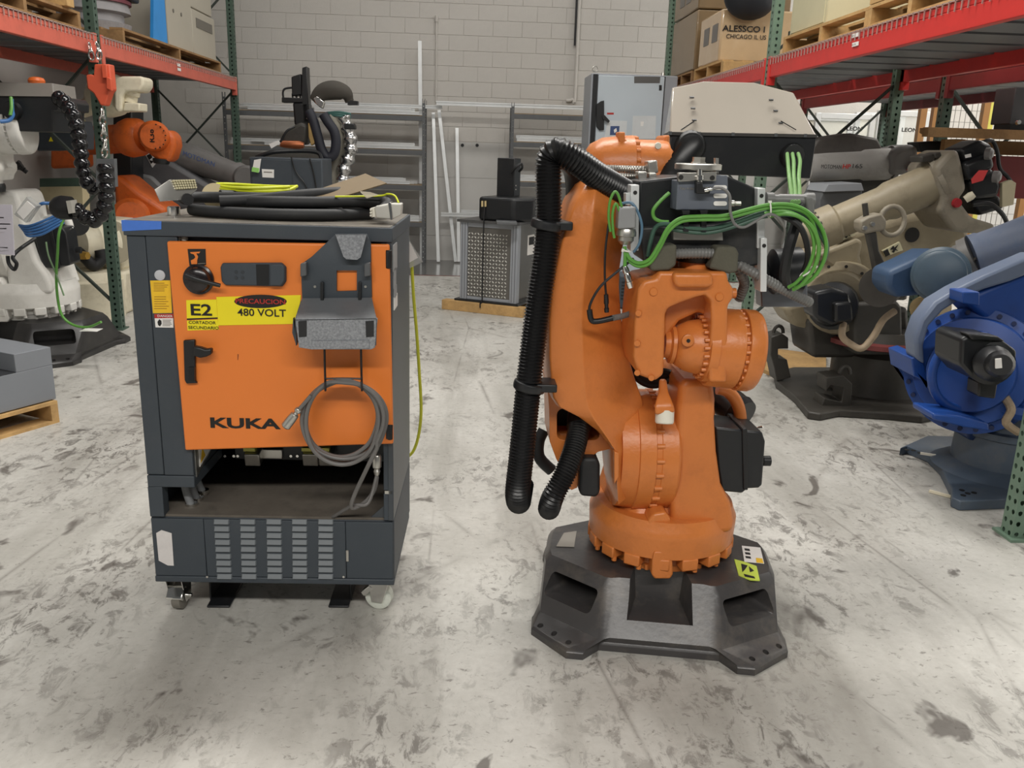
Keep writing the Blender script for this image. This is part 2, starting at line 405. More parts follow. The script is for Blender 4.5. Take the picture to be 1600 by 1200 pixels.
# thin conduits on the back wall
p0 = PY(908, -60, YB-.04); p1 = PY(905, 158, YB-.04)
o = MB().tube([(p0.x, YB-.04, p0.z), (p0.x, YB-.04, p1.z+.12), (p0.x-.03, YB-.04, p1.z+.02), (p0.x-.12, YB-.04, p1.z)], .022, 8, 4).build('wall_conduit', WALLPAINT)
tag(o, 'white painted conduit running down the back wall beside the tall light grey cabinet', 'pipe'); r_ = MB().cyl((p0.x-.035, YB-.04, PY(905, 72, YB).z), (p0.x-.035, YB-.04, p0.z), .014).build('black_cable', BLACK, o)
p0 = PY(682, 28, YB-.03); p1 = PY(682, 160, YB-.03)
tag(MB().tube([(p0.x, YB-.03, p0.z), (p0.x, YB-.03, p1.z)], .011, 8, 1).lathe((p0.x, YB-.03, p0.z-.05), (p0.x, YB-.03, p0.z+.03), [(0, .02), (1, .02)], 10).build('wall_conduit', WALLPAINT),
    'thin painted conduit with a hook end halfway along the back wall', 'pipe')
for px in (700, 720):
    pass

# ================================================================== PALLET RACKS
BRACE = mat('dark_brace_paint', (58, 66, 60), .6, scale=6)
def rack(label, x0, x1, ys, zb, zt, beam_m, green, gside, near_cols, ztop=4.6, deck=True, wires=True, endplate=None):
    """x0 = aisle face, x1 = far face"""
    sgn = 1 if x1 > x0 else -1
    root = thing('pallet_rack', ((x0+x1)/2, (ys[0]+ys[-1])/2, 0), label, 'rack')
    pw = .08
    for j, y in enumerate(ys):
        for xi, xf in ((0, x0), (1, x1)):
            xa = xf if xi == 0 else xf-sgn*pw; lo = min(xa, xa+sgn*pw); hi = max(xa, xa+sgn*pw)
            z1 = ztop
            m = MB()
            cols = near_cols[j]
            m.perf((lo, y, 0), (1, 0, 0), (0, 0, 1), pw, z1, .05, cols, .0105)            # face towards the camera
            af = lo if sgn > 0 else hi
            m.perf((af, y, 0), (0, 1, 0), (0, 0, 1), pw, z1, .05, cols, .0105)            # aisle face
            bf = hi if sgn > 0 else lo
            m.quad((bf, y, 0), (bf, y+pw, 0), (bf, y+pw, z1), (bf, y, z1)); m.quad((lo, y+pw, 0), (hi, y+pw, 0), (hi, y+pw, z1), (lo, y+pw, z1))
            m.build('post', green, root)
            MB().box((lo-.02, y-.03, 0), (hi+.02, y+pw+.03, .012)).build('foot_plate', green, root)
        xa = x0+sgn*pw; xb = x1-sgn*pw
        for z0, z1 in ((.25, 1.2), (1.25, 2.2), (2.45, 3.4)):
            MB().bar((xa, y+.03, z0), (xb, y+.03, z1), .03, .02).build('brace', BRACE, root)
            MB().bar((xa, y+.055, z1), (xb, y+.055, z0), .03, .02).build('brace', BRACE, root)
    for a, b in zip(ys, ys[1:]):
        for xf, s2 in ((x0, -sgn), (x1, sgn)):
            m = MB()
            xo = xf+s2*.004; xi = xf-s2*.045
            m.box((min(xo, xi), a+pw, zb), (max(xo, xi), b, zt-.035)); 
            m.box((min(xo, xi-s2*-.0), a+pw, zt-.035), (max(xo, xi), b, zt)) if False else None
            m.box((min(xo, xf-s2*.02), a+pw, zt-.034), (max(xo, xf-s2*.02), b, zt))
            m.build('beam', beam_m, root, bevel=.004)
            for ye in (a+pw, b-.055):
                MB().box((min(xo+s2*.006, xi), ye, zb-.06), (max(xo+s2*.006, xi), ye+.055, zt+.02)).build('beam_connector', beam_m, root, bevel=.003)
        if deck:
            n = int((b-a)/.40)
            m = MB()
            for i in range(n):
                y = a+pw+.02+i*(b-a-.12)/n
                m.box((min(x0, x1)+.03, y, zt-.05), (max(x0, x1)-.03, y+.34, zt-.012))
            m.build('deck_support', SHELFGREY, root)
        if wires:
            m = MB(); n = int((b-a)/.062)
            for i in range(n):
                y = a+pw+.03+i*(b-a-.12)/n
                m.bar((x0-sgn*.012, y, zt-.045), (x0-sgn*.012, y, zt+.012), .006, .006)
                m.bar((x0-sgn*.012, y, zt+.012), (x1, y, zt+.012), .006, .006)
            for i in range(9):
                x = x0-sgn*.012+(x1-x0)*i/8
                m.bar((x, a+pw, zt+.008), (x, b, zt+.008), .006, .006)
            o = m.build('wire_deck', WIREMAT, root); o['kind'] = 'stuff'
    return root
ZB, ZT = 2.225, 2.365
rl = rack('pallet rack with faded orange-red beams along the left wall', -2.98, -4.05, (3.15, 7.4, 11.6), ZB, ZT, RACKORANGE, RACKGREENDK, 1, (1, 1, 1))
ra = rack('pallet rack with bright red beams along the right aisle', 2.40, 3.55, (3.36, 7.3, 11.25), ZB, ZT, RACKRED, RACKGREEN, -1, (2, 1, 1))
rb = rack('second pallet rack with red beams darkened for shade, standing behind the right aisle rack', 3.90, 4.97, (3.36, 7.3, 10.5), ZB-.05, ZT-.05, mat('shaded_red_beam_paint', (112, 32, 36), .5, dirt=.2, scale=4), RACKGREENDK, -1, (1, 1, 1), ztop=3.4, wires=False)  # beam red darkened so the paint carries the shade on this rack
for i, z in enumerate((2.275, 2.315)):
    q = PXP(1336, 55+14*i, 2.388)
    lb = MB().box((2.388, q.y-.045, q.z-.012), (2.3925, q.y+.045, q.z+.012)).build('bin_label', WHITE, ra)
    text('label_print', 'H1 A', (2.3875, q.y+.015, q.z), .012, (0, -1, 0), (0, 0, 1), GREYINK, lb, width=.05)
q = PXP(280, 105, -2.968)
for dz in (.02, -.022):
    MB().box((-2.9705, q.y-.05, q.z+dz-.014), (-2.968, q.y+.05, q.z+dz+.014)).build('bin_label', WHITE, rl)

PAL = {}
def pallet_open(label, x, y, z, wx, wy, wood):
    return pallet(label, x, y, z, wy, wx, pi/2, wood)
def pallet(label, x, y, z, wx=1.0, wy=1.1, rz=0.0, wood=WOOD, group='wooden pallets', along='x'):
    """two-way pallet, deck boards run along x, stringers along y"""
    R = Matrix.Rotation(rz, 4, 'Z')
    root = thing('wooden_pallet', (0, 0, 0), label, 'pallet', group)
    h = .13
    def bx(name, lo, hi): MB().box(lo, hi).build(name, wood, root)
    for i in range(3):
        xx = -wx/2+(wx-.045)*i/2
        bx('stringer', (xx, -wy/2, .018), (xx+.045, wy/2, h-.02))
    n = 6
    for i in range(n):
        yy = -wy/2+(wy-.11)*i/(n-1)
        bx('deck_board', (-wx/2, yy, h-.019), (wx/2, yy+.11, h))
    for i in range(3):
        yy = -wy/2+(wy-.11)*i/2
        bx('bottom_board', (-wx/2, yy, 0), (wx/2, yy+.11, .018))
    root.matrix_world = Matrix.Translation((x, y, z)) @ R
    WM[root.name] = root.matrix_world.copy()
    return root

# ================================================================== CONTROL CABINET
CRZ = -0.0222; C0 = V((-1.0366, 2.658, 0)); CW, CD, CH, CZB = .80, .579, 1.350, .1526
CEX = V((math.cos(CRZ), math.sin(CRZ), 0)); CEY = V((-math.sin(CRZ), math.cos(CRZ), 0)); UZ = V((0, 0, 1))
def cw(u, v, z): return C0 + CEX*u + CEY*v + UZ*z
def cf(px, py, v=0.0):                     # (u, z) of a photo point on the plane v in front of / behind the cabinet face
    p = PPL(px, py, C0+CEY*v, CEY) - C0; return p.dot(CEX), p.z
def cbox(m, u0, u1, v0, v1, z0, z1):
    return m.loft([[cw(u0, v0, z0), cw(u1, v0, z0), cw(u1, v1, z0), cw(u0, v1, z0)], [cw(u0, v0, z1), cw(u1, v0, z1), cw(u1, v1, z1), cw(u0, v1, z1)]])
def cpoly(m, pts, v0, v1):                 # photo outline on plane v0, thickness back to v1
    return m.prism([cw(*[cf(x, y, v0)[0], v0, cf(x, y, v0)[1]]) for x, y in pts], CEY*(v1-v0))
def rrect(x0, y0, x1, y1, r, k=4):
    out = []
    for cx, cy, a in ((x1-r, y0+r, -pi/2), (x1-r, y1-r, 0), (x0+r, y1-r, pi/2), (x0+r, y0+r, pi)):
        out += [(cx+r*math.cos(a+pi/2*i/k), cy+r*math.sin(a+pi/2*i/k)) for i in range(k+1)]
    return out
cab = thing('robot_control_cabinet', cw(CW/2, CD/2, 0), 'anthracite robot control cabinet with an orange door, on castors', 'cabinet')
z_lid = cf(611, 379)[1]; z_colb = cf(280, 762)[1]; z_low = cf(420, 811)[1]
u_c = cf(268, 420)[0]
# lower housing
zt = z_low
m = MB(); cbox(m, 0, CW, .012, CD, CZB+.02, zt-.004); m.build('lower_housing', DKGREY, cab, bevel=.003)
m = MB(); cbox(m, 0, CW, 0, CD-.02, CZB, CZB+.022); m.build('bottom_frame', DKGREY, cab, bevel=.004)
ua = cf(321, 860)[0]; ub = cf(540, 860)[0]
for a, b, nm in ((0.003, ua-.0015, 'front_panel'), (ub+.0015, CW-.003, 'front_panel')):
    m = MB(); cbox(m, a, b, .001, .014, CZB+.024, zt-.006); m.build(nm, DKGREY, cab, bevel=.002)
m = MB(); cbox(m, ua, ub, .001, .014, CZB+.024, zt-.006); vent = m.build('vent_panel', DKGREY, cab, bevel=.002)
LOUV = mat('louvre_inner_grey', (104, 110, 114), .5)
for cx in (346, 387, 428, 468, 509):
    for cy in (816, 827, 837.5, 848, 859, 870, 880.5, 891, 901.5):
        kx = (cx-430)*(cy-816)/86*-.02
        (uu, zz) = cf(cx+kx+ (3.2 if cx < 360 else 1.5)*(cy-816)/86, cy-1)
        m = MB(); w2 = .0255; hh = .0075; pr = .007
        # pressed louvre: a hood that stands proud at the bottom and closes at the top
        m.loft([[cw(uu-w2, .001, zz-hh), cw(uu+w2, .001, zz-hh), cw(uu+w2, .001, zz+hh), cw(uu-w2, .001, zz+hh)],
                [cw(uu-w2+.002, -pr, zz-hh*.9), cw(uu+w2-.002, -pr, zz-hh*.9), cw(uu+w2-.003, -.0005, zz+hh*.8), cw(uu-w2+.003, -.0005, zz+hh*.8)]])
        m.build('louvre', LOUV, vent)
for px in (324, 537):
    uu, zz = cf(px, 901)
    MB().cyl(cw(uu, .002, zz), cw(uu, -.003, zz), .004, n=10).build('screw', CHROME, cab)
uu, zz = cf(543, 868); m = MB(); cbox(m, uu-.004, uu+.004, -.004, .002, zz-.02, zz+.02); m.build('latch_slot', STEEL, cab)
# dusty shelf plate on the lower housing
DUST = mat('dusty_shelf_plate', (104, 97, 88), .75, dirt=.5, dirt_rgb=(58, 54, 50), scale=7, var=.15)
m = MB(); cbox(m, .004, CW-.004, .016, CD-.03, zt-.004, zt+.004); m.build('shelf_plate', DUST, cab)
# upper body: back, side walls, left column, roof
u_l = cf(300, 730)[0]; u_r = cf(599, 760)[0]
z_tray = cf(450, 700, .02)[1]
m = MB(); cbox(m, 0, .018, .11, CD, zt, z_lid); m.build('side_wall', DKGREY2, cab, bevel=.002)
m = MB(); cbox(m, CW-.018, CW, .002, CD, zt, z_lid+.002); m.build('side_wall', DKGREY2, cab, bevel=.002)
m = MB(); cbox(m, .018, CW-.018, CD-.03, CD-.01, zt, z_lid); m.build('rear_wall', BLACKMETAL, cab)
m = MB(); cbox(m, u_l, CW-.02, .03, CD-.04, z_tray+.02, z_lid-.005); m.build('inner_enclosure', DKGREY, cab)
u_s = cf(241, 560)[0]
m = MB(); cbox(m, .002, u_s, .004, .30, z_colb+.042, z_lid); m.build('column_panel', DKGREY, cab, bevel=.003)
m = MB(); cbox(m, u_s+.002, u_l+.004, .001, .30, z_colb+.042, z_lid); m.build('column_panel', DKGREY, cab, bevel=.003)
m = MB(); cbox(m, .002, u_l+.004, .001, .30, z_colb, z_colb+.040); m.build('column_foot', DKGREY, cab, bevel=.003)
ux = cf(255, 790)[0]
m = MB(); cbox(m, .001, ux, .002, .05, zt, z_colb); m.build('corner_post', DKGREY, cab, bevel=.002)
zr1 = cf(605, 767)[1]
m = MB(); cbox(m, u_r, CW-.004, .004, .06, zr1, z_lid); m.build('hinge_post', DKGREY, cab, bevel=.002)
m = MB(); cbox(m, u_r, CW-.004, .004, .06, zt, zr1-.012); m.build('hinge_post', DKGREY, cab, bevel=.002)
m = MB(); cbox(m, u_r+.004, CW-.004, .002, .06, zr1-.012, zr1-.001); m.build('joint_washer', STEEL, cab)
uu, zz = cf(585, 806); m = MB(); m.prism([cw(cf(578, 810)[0], .02, zt+.004), cw(CW-.03, .02, zt+.004), cw(CW-.03, .02, zt+.05)], CEY*.004); m.build('gusset', DKGREY2, cab)
# connector panel under the door
z_cp0 = cf(450, 742, .10)[1]; z_cp1 = z_tray+.02
m = MB(); cbox(m, u_l+.05, CW-.05, .30, .31, z_cp0-.02, z_cp1+.02); cp = m.build('connector_panel', BLACKMETAL, cab)
for i, px in enumerate((342, 352, 366, 372, 455, 465, 540, 560, 572)):
    uu, zz = cf(px, 712, .30); MB().cyl(cw(uu, .302, zz), cw(uu, .294, zz), .005, n=10).build('panel_screw', CHROME, cp)
for px in (397, 487, 512):
    uu, zz = cf(px, 712, .27)
    m = MB(); m.obox(cw(uu, .27, zz), (.055, .06, .05), CEX, (CEY*1+UZ*.25)); k = m.build('plug', STEEL, cp, bevel=.004)
    m = MB(); m.obox(cw(uu-.01, .262, zz+.03), (.04, .03, .012), CEX, CEY); m.build('plug_clip', mat('pale_yellow_clip', (206, 200, 96), .5), k)
uu, zz = cf(424, 709, .29); m = MB(); cbox(m, uu-.04, uu+.04, .285, .30, zz-.018, zz+.018); m.build('socket', STEEL, cp, bevel=.003)
# sloping side plate with warning triangle, at the left of the bay
m = MB(); m.loft([[cw(u_l+.003, .02, z_colb+.03), cw(u_l+.007, .02, z_colb+.03), cw(u_l+.007, .02, z_tray+.02), cw(u_l+.003, .02, z_tray+.02)],
                  [cw(u_l+.003, .30, z_colb+.10), cw(u_l+.007, .30, z_colb+.10), cw(u_l+.007, .30, z_tray+.02), cw(u_l+.003, .30, z_tray+.02)]]); sp = m.build('bay_side_plate', STEEL, cab)
m = MB(); m.loft([[cw(u_l+.0075, .05, z_colb+.055), cw(u_l+.0075, .16, z_colb+.075), cw(u_l+.0075, .16, z_colb+.135), cw(u_l+.0075, .05, z_colb+.115)],
                  [cw(u_l+.009, .05, z_colb+.055), cw(u_l+.009, .16, z_colb+.075), cw(u_l+.009, .16, z_colb+.135), cw(u_l+.009, .05, z_colb+.115)]]); wl = m.build('warning_label', WHITE, sp)
m = MB(); m.prism([cw(u_l+.0095, .055, z_colb+.066), cw(u_l+.0095, .105, z_colb+.075), cw(u_l+.0095, .08, z_colb+.112)], CEX*.0008); m.build('warning_triangle', YELLOWORANGE, wl)
# cable glands hanging from the left column
for px, py, L in ((300, 795, .10), (309, 786, .085), (318, 774, .07)):
    uu, zz = cf(px, py, .09+.05*(px-300)/9); vv = .09+.05*(px-300)/9
    m = MB(); m.tube([cw(uu-.02, vv, zz+L), cw(uu-.012, vv, zz+L*.5), cw(uu, vv, zz+.01)], .013, 12); g = m.build('gland_cable', mat('grey_gland', (120, 122, 124), .5), cab)
    MB().lathe(cw(uu, vv, zz-.016), cw(uu, vv, zz+.022), [(0, .014), (.1, .019), (.35, .019), (.4, .015), (.6, .015), (.65, .02), (1, .02)], 14).build('gland_nut', CHROME, g)
# lid
m = MB(); cbox(m, -.003, CW+.003, -.004, CD+.003, z_lid, CH); lid = m.build('lid', DKGREY, cab, bevel=.003)
m = MB(); cbox(m, .004, CW-.004, .003, CD-.006, CH, CH+.0015); m.build('worn_top_sheet', mat('worn_lid_top', (112, 106, 98), .38, dirt=.55, dirt_rgb=(176, 168, 150), scale=5, var=.25), lid)
# blue tape over the left corner
ut, zt2 = cf(253, 358); zt0 = cf(195, 361)[1]
m = MB(); m.prism([cw(-.004, -.0055, zt0), cw(ut, -.0055, zt2), cw(ut+.002, -.0055, CH+.001), cw(-.004, -.0055, CH+.001)], CEY*.0012); m.build('blue_tape', TAPE, lid)
m = MB(); m.prism([cw(-.0055, -.004, zt0), cw(-.0055, .10, zt0+.01), cw(-.0055, .10, CH), cw(-.0055, -.004, CH)], CEX*.0015); m.build('blue_tape', TAPE, lid)
# glimpse of pale padding over the door
for px in (276, 287):
    uu, zz = cf(px, 373, .015); MB().ball(cw(uu, .02, zz), .011, 10, 6, (1.1, .7, .8)).build('foam_plug', WHITEPL, cab)
# ---------------- door
DV = -.022
door_px = [(260, 377), (608, 382), (614.5, 694), (289, 704)]
dpt = [cf(x, y, DV) for x, y in door_px]
m = MB(); m.prism([cw(u, DV, z) for u, z in dpt], CEY*.020); door = m.build('door', DOOR_ORANGE, cab, bevel=.006, seg=3)
def on_door(name, pts, d0, d1, mtl, par=door, bevel=0):
    m = MB(); cpoly(m, pts, DV-d0, DV-d1); return m.build(name, mtl, par, bevel=bevel)
def ctext(name, s, px, py, hpx, wpx, mtl, par, d=.003, bold=0.0):
    v = DV-d; u, z = cf(px, py, v); k = MPP(2.63, z)
    return text(name, s, cw(u, v, z), hpx*k, CEX, UZ, mtl, par, width=wpx*k, bold=bold)
# logo plate: black square with an orange bent-arm pictogram
lg = on_door('logo_plate', [(293, 389), (321, 389), (322, 414), (296, 415)], .0015, 0, INK)
on_door('logo_arm', [(297, 394), (313, 393.2), (311, 395.8), (306.5, 396), (309.5, 401), (308, 406.5), (308, 412.5), (299, 413), (298, 407), (303, 404.6), (305.2, 402), (303, 397.5), (298, 396)], .0025, .0016, DOOR_ORANGE, lg)
on_door('logo_line', [(309, 411.6), (321, 411), (321, 411.8), (309, 412.6)], .0025, .0016, GREYINK, lg)
# rotary switch
uu, zz = cf(311, 436, DV)
sw = MB().lathe(cw(uu, DV+.001, zz), cw(uu, DV-.034, zz), [(0, .046), (.25, .046), (.35, .040), (.8, .036), (1, .026)], 32).build('rotary_switch', mat('switch_black', (30, 24, 26), .22), door)
e0 = cf(293, 430, DV-.03); e1 = cf(345, 446, DV-.03); mid = cf(311, 436, DV-.03)
m = MB(); m.tube([cw(e0[0], DV-.034, e0[1]), cw(mid[0], DV-.040, mid[1]), cw(e1[0], DV-.034, e1[1])], lambda t: .011-.005*t, 12, 8); m.build('switch_lever', BLACK, sw)
# dark rectangular handle plate
hp = on_door('control_plate', [(347, 411), (440, 410.5), (447, 417), (447, 440), (441, 448), (352, 446), (346, 440), (344, 418)], .010, 0, DKGREY, bevel=.004)
on_door('black_strip', [(400, 413), (420, 413), (420, 446), (401, 446)], .0115, .010, BLACK, hp)
on_door('sliding_grip', [(421, 412.5), (441, 412.5), (445, 418), (445, 438), (440, 447), (421, 447)], .022, .010, DKGREY, hp, bevel=.004)
for i in range(2):
    for j in range(2):
        uu, zz = cf(369+10*i, 425+9*j, DV-.010); MB().cyl(cw(uu, DV-.0095, zz), cw(uu, DV-.0115, zz), .005, n=12).build('rivet', mat('dull_rivet', (50, 55, 60), .5), hp)
# yellow stickers
s1 = on_door('sticker', [(291, 469), (338, 468), (340, 498), (292, 500)], .001, 0, YELLOW)
on_door('sticker_rule', [(292, 497.6), (340, 496), (340, 498), (292, 500)], .0016, .001, INK, s1)
ctext('sticker_print', 'E2', 314.5, 484, 18, 32, INK, s1, .002, .02)
s2 = on_door('sticker', [(292, 501), (340, 499), (342, 515), (293, 516.5)], .001, 0, YELLOW)
ctext('sticker_print', 'CORTADOR', 316, 504, 4.6, 41, INK, s2, .002); ctext('sticker_print', 'SECUNDARIO', 318, 512, 4.6, 46, INK, s2, .002)
s3 = on_door('sticker', [(338, 464), (470, 461), (466, 506), (341, 508.5)], .0018, 0.0004, YELLOW)
el = [(407+41*math.cos(t), 471+10.5*math.sin(t)) for t in [2*pi*i/36 for i in range(36)]]
ov = on_door('caution_oval', el, .0024, .0018, INK, s3)
ctext('caution_print', 'PRECAUCION', 407, 471, 7.5, 76, REDINK, ov, .003, .015)
ctext('sticker_print', '480 VOLT', 409, 488.5, 11.5, 74, INK, s3, .003, .01)
# latch
lt = on_door('latch', [(286, 532), (304, 531), (305, 596), (308, 599), (291, 600), (288, 594)], .014, 0, BLACK, bevel=.004)
on_door('latch_lever', [(301, 541), (312, 543), (321, 546), (330, 545), (330, 554), (322, 558), (312, 560), (301, 556)], .040, .016, BLACK, lt, bevel=.005)
on_door('latch_lock', [(295, 574), (304, 574), (304, 595), (296, 595)], .018, .013, mat('latch_recess', (12, 12, 13), .3), lt)
# maker's name
ctext('maker_name', 'KUKA', 383.5, 661.5, 17, 107, INK, door, .001, .035)
on_door('scratch', [(371, 553), (373, 554), (372, 563), (371, 562)], .0006, 0, mat('rust_scratch', (150, 76, 34), .6))
# hinges
for y0, y1 in ((391, 420), (664, 688)):
    a = cf(603, y0, DV-.004); b = cf(612, y1, DV-.004)
    hg = MB(); hg.cyl(cw(CW-.008, DV+.006, b[1]), cw(CW-.008, DV+.006, a[1]), .010, n=14); cbox(hg, a[0], CW-.006, DV-.006, DV+.004, b[1]+.004, a[1]-.004); hg.build('hinge', BLACK, cab, bevel=.002)
# door gap gasket at the right edge
# ---------------- pendant holder on the door
V1 = DV-.012
hold = thing('pendant_holder', cw(cf(525, 460, V1)[0], V1, cf(525, 548, V1)[1]), 'anthracite and galvanised pendant holder bracket hung on the orange door', 'holder')
bk = [(524, 366), (573, 366), (579, 380), (581, 465), (472, 467), (470, 413), (487, 401)]
m = MB(); cpoly(m, bk, V1, DV-.001); plate = m.build('back_plate', DKGREY, hold, bevel=.001)
cut = MB(); cpoly(cut, [(524, 424), (556, 424), (556, 456), (524, 457)], V1-.02, DV+.008); boolean(plate, [cut.build('cut', DKGREY)])
m = MB(); cpoly(m, [(524, 366), (573, 366), (563.5, 402), (558, 406), (541, 405), (536.5, 401)], V1-.030, V1-.028)
m.prism([cw(cf(524, 366, V1)[0], V1, cf(524, 366, V1)[1]), cw(cf(573, 366, V1)[0], V1, cf(573, 366, V1)[1]), cw(cf(573, 366, V1-.03)[0], V1-.030, cf(573, 366, V1-.03)[1]), cw(cf(524, 366, V1-.03)[0], V1-.030, cf(524, 366, V1-.03)[1])], UZ*-.002)
m.build('top_tongue', GALV, hold)
for px in (474, 574):
    m = MB(); cpoly(m, [(px-5, 412), (px+4, 410), (px+5, 431), (px-5, 433)], V1-.025, V1); m.build('side_clip', mat('dark_clip_grey', (84, 86, 88), .5), hold, bevel=.003)
for px in (503, 562):
    m = MB(); cpoly(m, [(px-2.5, 441), (px+2.5, 441), (px+2.5, 470), (px-2.5, 470)], V1-.012, V1); m.build('guide_rail', BLACKMETAL, hold, bevel=.002)
    uu, zz = cf(px-11 if px < 530 else px+9, 448, V1-.002); MB().cyl(cw(uu, V1, zz), cw(uu, V1-.003, zz), .004, n=10).build('rivet', STEEL, hold)
# tray: sloped floor and upturned front lip
VT = V1-.10
def tp(px, py, v): u, z = cf(px, py, v); return cw(u, v, z)
m = MB(); m.prism([tp(472, 466, V1), tp(581, 465, V1), tp(588, 497, VT), tp(461, 499, VT)], UZ*-.004); m.build('tray_floor', mat('tray_grey', (98, 101, 104), .5, dirt=.4, dirt_rgb=(60, 62, 64), scale=12), hold)
m = MB(); m.prism([tp(461, 498, VT), tp(590, 497, VT), tp(586, 543, VT), tp(580, 546, VT), tp(486, 546, VT), tp(467, 543, VT)], CEY*.003); fr = m.build('front_plate', GALV, hold, bevel=.001)
for a, b in ((466, 479), (571, 584)):
    m = MB(); m.prism([tp(a, 502, VT-.002), tp(b, 501, VT-.002), tp(b, 526, VT-.002), tp(a+1, 527, VT-.002)], CEY*.002); m.build('felt_strip', SOFTBLACK, fr)
m = MB(); m.prism([tp(486, 533, VT-.004), tp(576, 532, VT-.004), tp(577, 544, VT-.004), tp(486, 546, VT-.004)], CEY*.003); m.build('lip', GALV, fr)
for a, s in ((461, 1), (589, -1)):
    m = MB(); m.prism([tp(a, 498, VT), tp(a+s*1, 540, VT), tp(a+s*12, 520, V1), tp(a+s*9, 470, V1)], CEX*.002*s); m.build('side_cheek', DKGREY, hold)
m = MB(); m.prism([tp(461, 520, VT), tp(463, 540, VT), tp(456.5, 520, VT+.004), tp(458, 497, VT+.004)], CEY*.02); m.build('side_tab', DKGREY, hold)
# cable hook below the holder
VH = V1-.02
m = MB()
for px in (507, 564):
    m.tube([tp(px, 520, V1), tp(px, 545, VH), tp(px+1, 590, VH), tp(px+1.5, 600, VH-.035), tp(px+1.5, 610, VH-.075), tp(px+1, 596, VH-.085)], .0035, 8)
m.tube([tp(507, 592, VH), tp(535, 591, VH), tp(565, 592, VH)], .003, 8, 2)
m.build('cable_hook', BLACKMETAL, hold)
# ---------------- labels on the left column and the side wall
def col_lab(name, pts, mtl, v=.001, t=.001):
    m = MB(); cpoly(m, pts, v-t-.0006, v-.0002); return m.build(name, mtl, cab)
uu, zz = cf(250, 430, 0); MB().lathe(cw(uu, .002, zz), cw(uu, -.004, zz), [(0, .016), (.7, .016), (1, .013)], 24).build('round_plug', mat('grey_button', (190, 192, 196), .5), cab)
yl = col_lab('manual_label', [(234.5, 438.5), (266, 438), (269, 489), (239, 489.5)], YELLOWORANGE)
def lines(par, x0, x1, y0, y1, n, mtl, v, jit=.3):
    rs = random.Random(int(x0*7+y0))
    m = MB()
    for i in range(n):
        y = y0+(y1-y0)*(i+.5)/n; xe = x1-(x1-x0)*jit*rs.random()
        cpoly(m, [(x0, y-.45), (xe, y-.45), (xe, y+.45), (x0, y+.45)], v-.0004, v)
    m.build('fine_print', mtl, par)
lines(yl, 240, 263, 441, 456, 5, mat('brown_print', (150, 108, 30), .6), -.0007); lines(yl, 241, 265, 462, 484, 6, mat('brown_print', (150, 108, 30), .6), -.0007)
dl = col_lab('danger_label', [(241, 491), (270.5, 490.5), (271, 512), (243, 511.5)], WHITE)
m = MB(); cpoly(m, [(241, 491), (270.5, 490.5), (270.6, 497), (241.6, 497.3)], -.0012, -.0008); dr = m.build('danger_band', REDINK, dl)
uu, zz = cf(258, 493.8, -.0014); text('danger_print', 'DANGER', cw(uu, -.0014, zz), .007, CEX, UZ, WHITE, dr, width=.046)
m = MB(); cpoly(m, [(246, 503), (248, 500), (249, 498.6), (250, 500), (252, 501), (252.5, 506), (250, 510), (247, 508)], -.0014, -.0008); m.build('hand_symbol', INK, dl)
lines(dl, 254, 269, 499, 510, 5, GREYINK, -.0010)
m = MB(); cpoly(m, [(244, 833), (252, 828.5), (268, 833.5), (271.5, 884), (262, 883.5), (248, 876)], -.0014, .0008); m.build('torn_paper', mat('torn_white_paper', (214, 210, 208), .8, dirt=.2, dirt_rgb=(170, 160, 160), scale=20), cab)
# right-hand side wall: white strip labels
def sidelab(name, z0, z1, v0, v1, mtl):
    m = MB(); m.prism([cw(CW+.0035, v0, z0), cw(CW+.0035, v1, z0), cw(CW+.0035, v1, z1), cw(CW+.0035, v0, z1)], CEX*-.003); return m.build(name, mtl, cab)
def sz(px, py): p = PPL(px, py, C0+CEX*(CW+.003), CEX)-C0; return p.dot(CEY), p.z
v0, za = sz(614.5, 384); v1, zb_ = sz(620.5, 418)
sidelab('side_label', zb_, za, v0, v1, mat('grey_side_label', (150, 150, 150), .6))
for (xa, ya, xb, yb) in ((615.5, 421, 619, 432), (615.5, 436, 619, 447), (616, 450, 620, 461)):
    a = sz(xa, ya); b = sz(xb, yb); sidelab('side_letter', b[1], a[1], a[0], b[0], mat('faded_letter', (150, 152, 154), .6))
a = sz(616, 465); b = sz(621, 477); sidelab('side_sticker', b[1], a[1], a[0], b[0], WHITE)
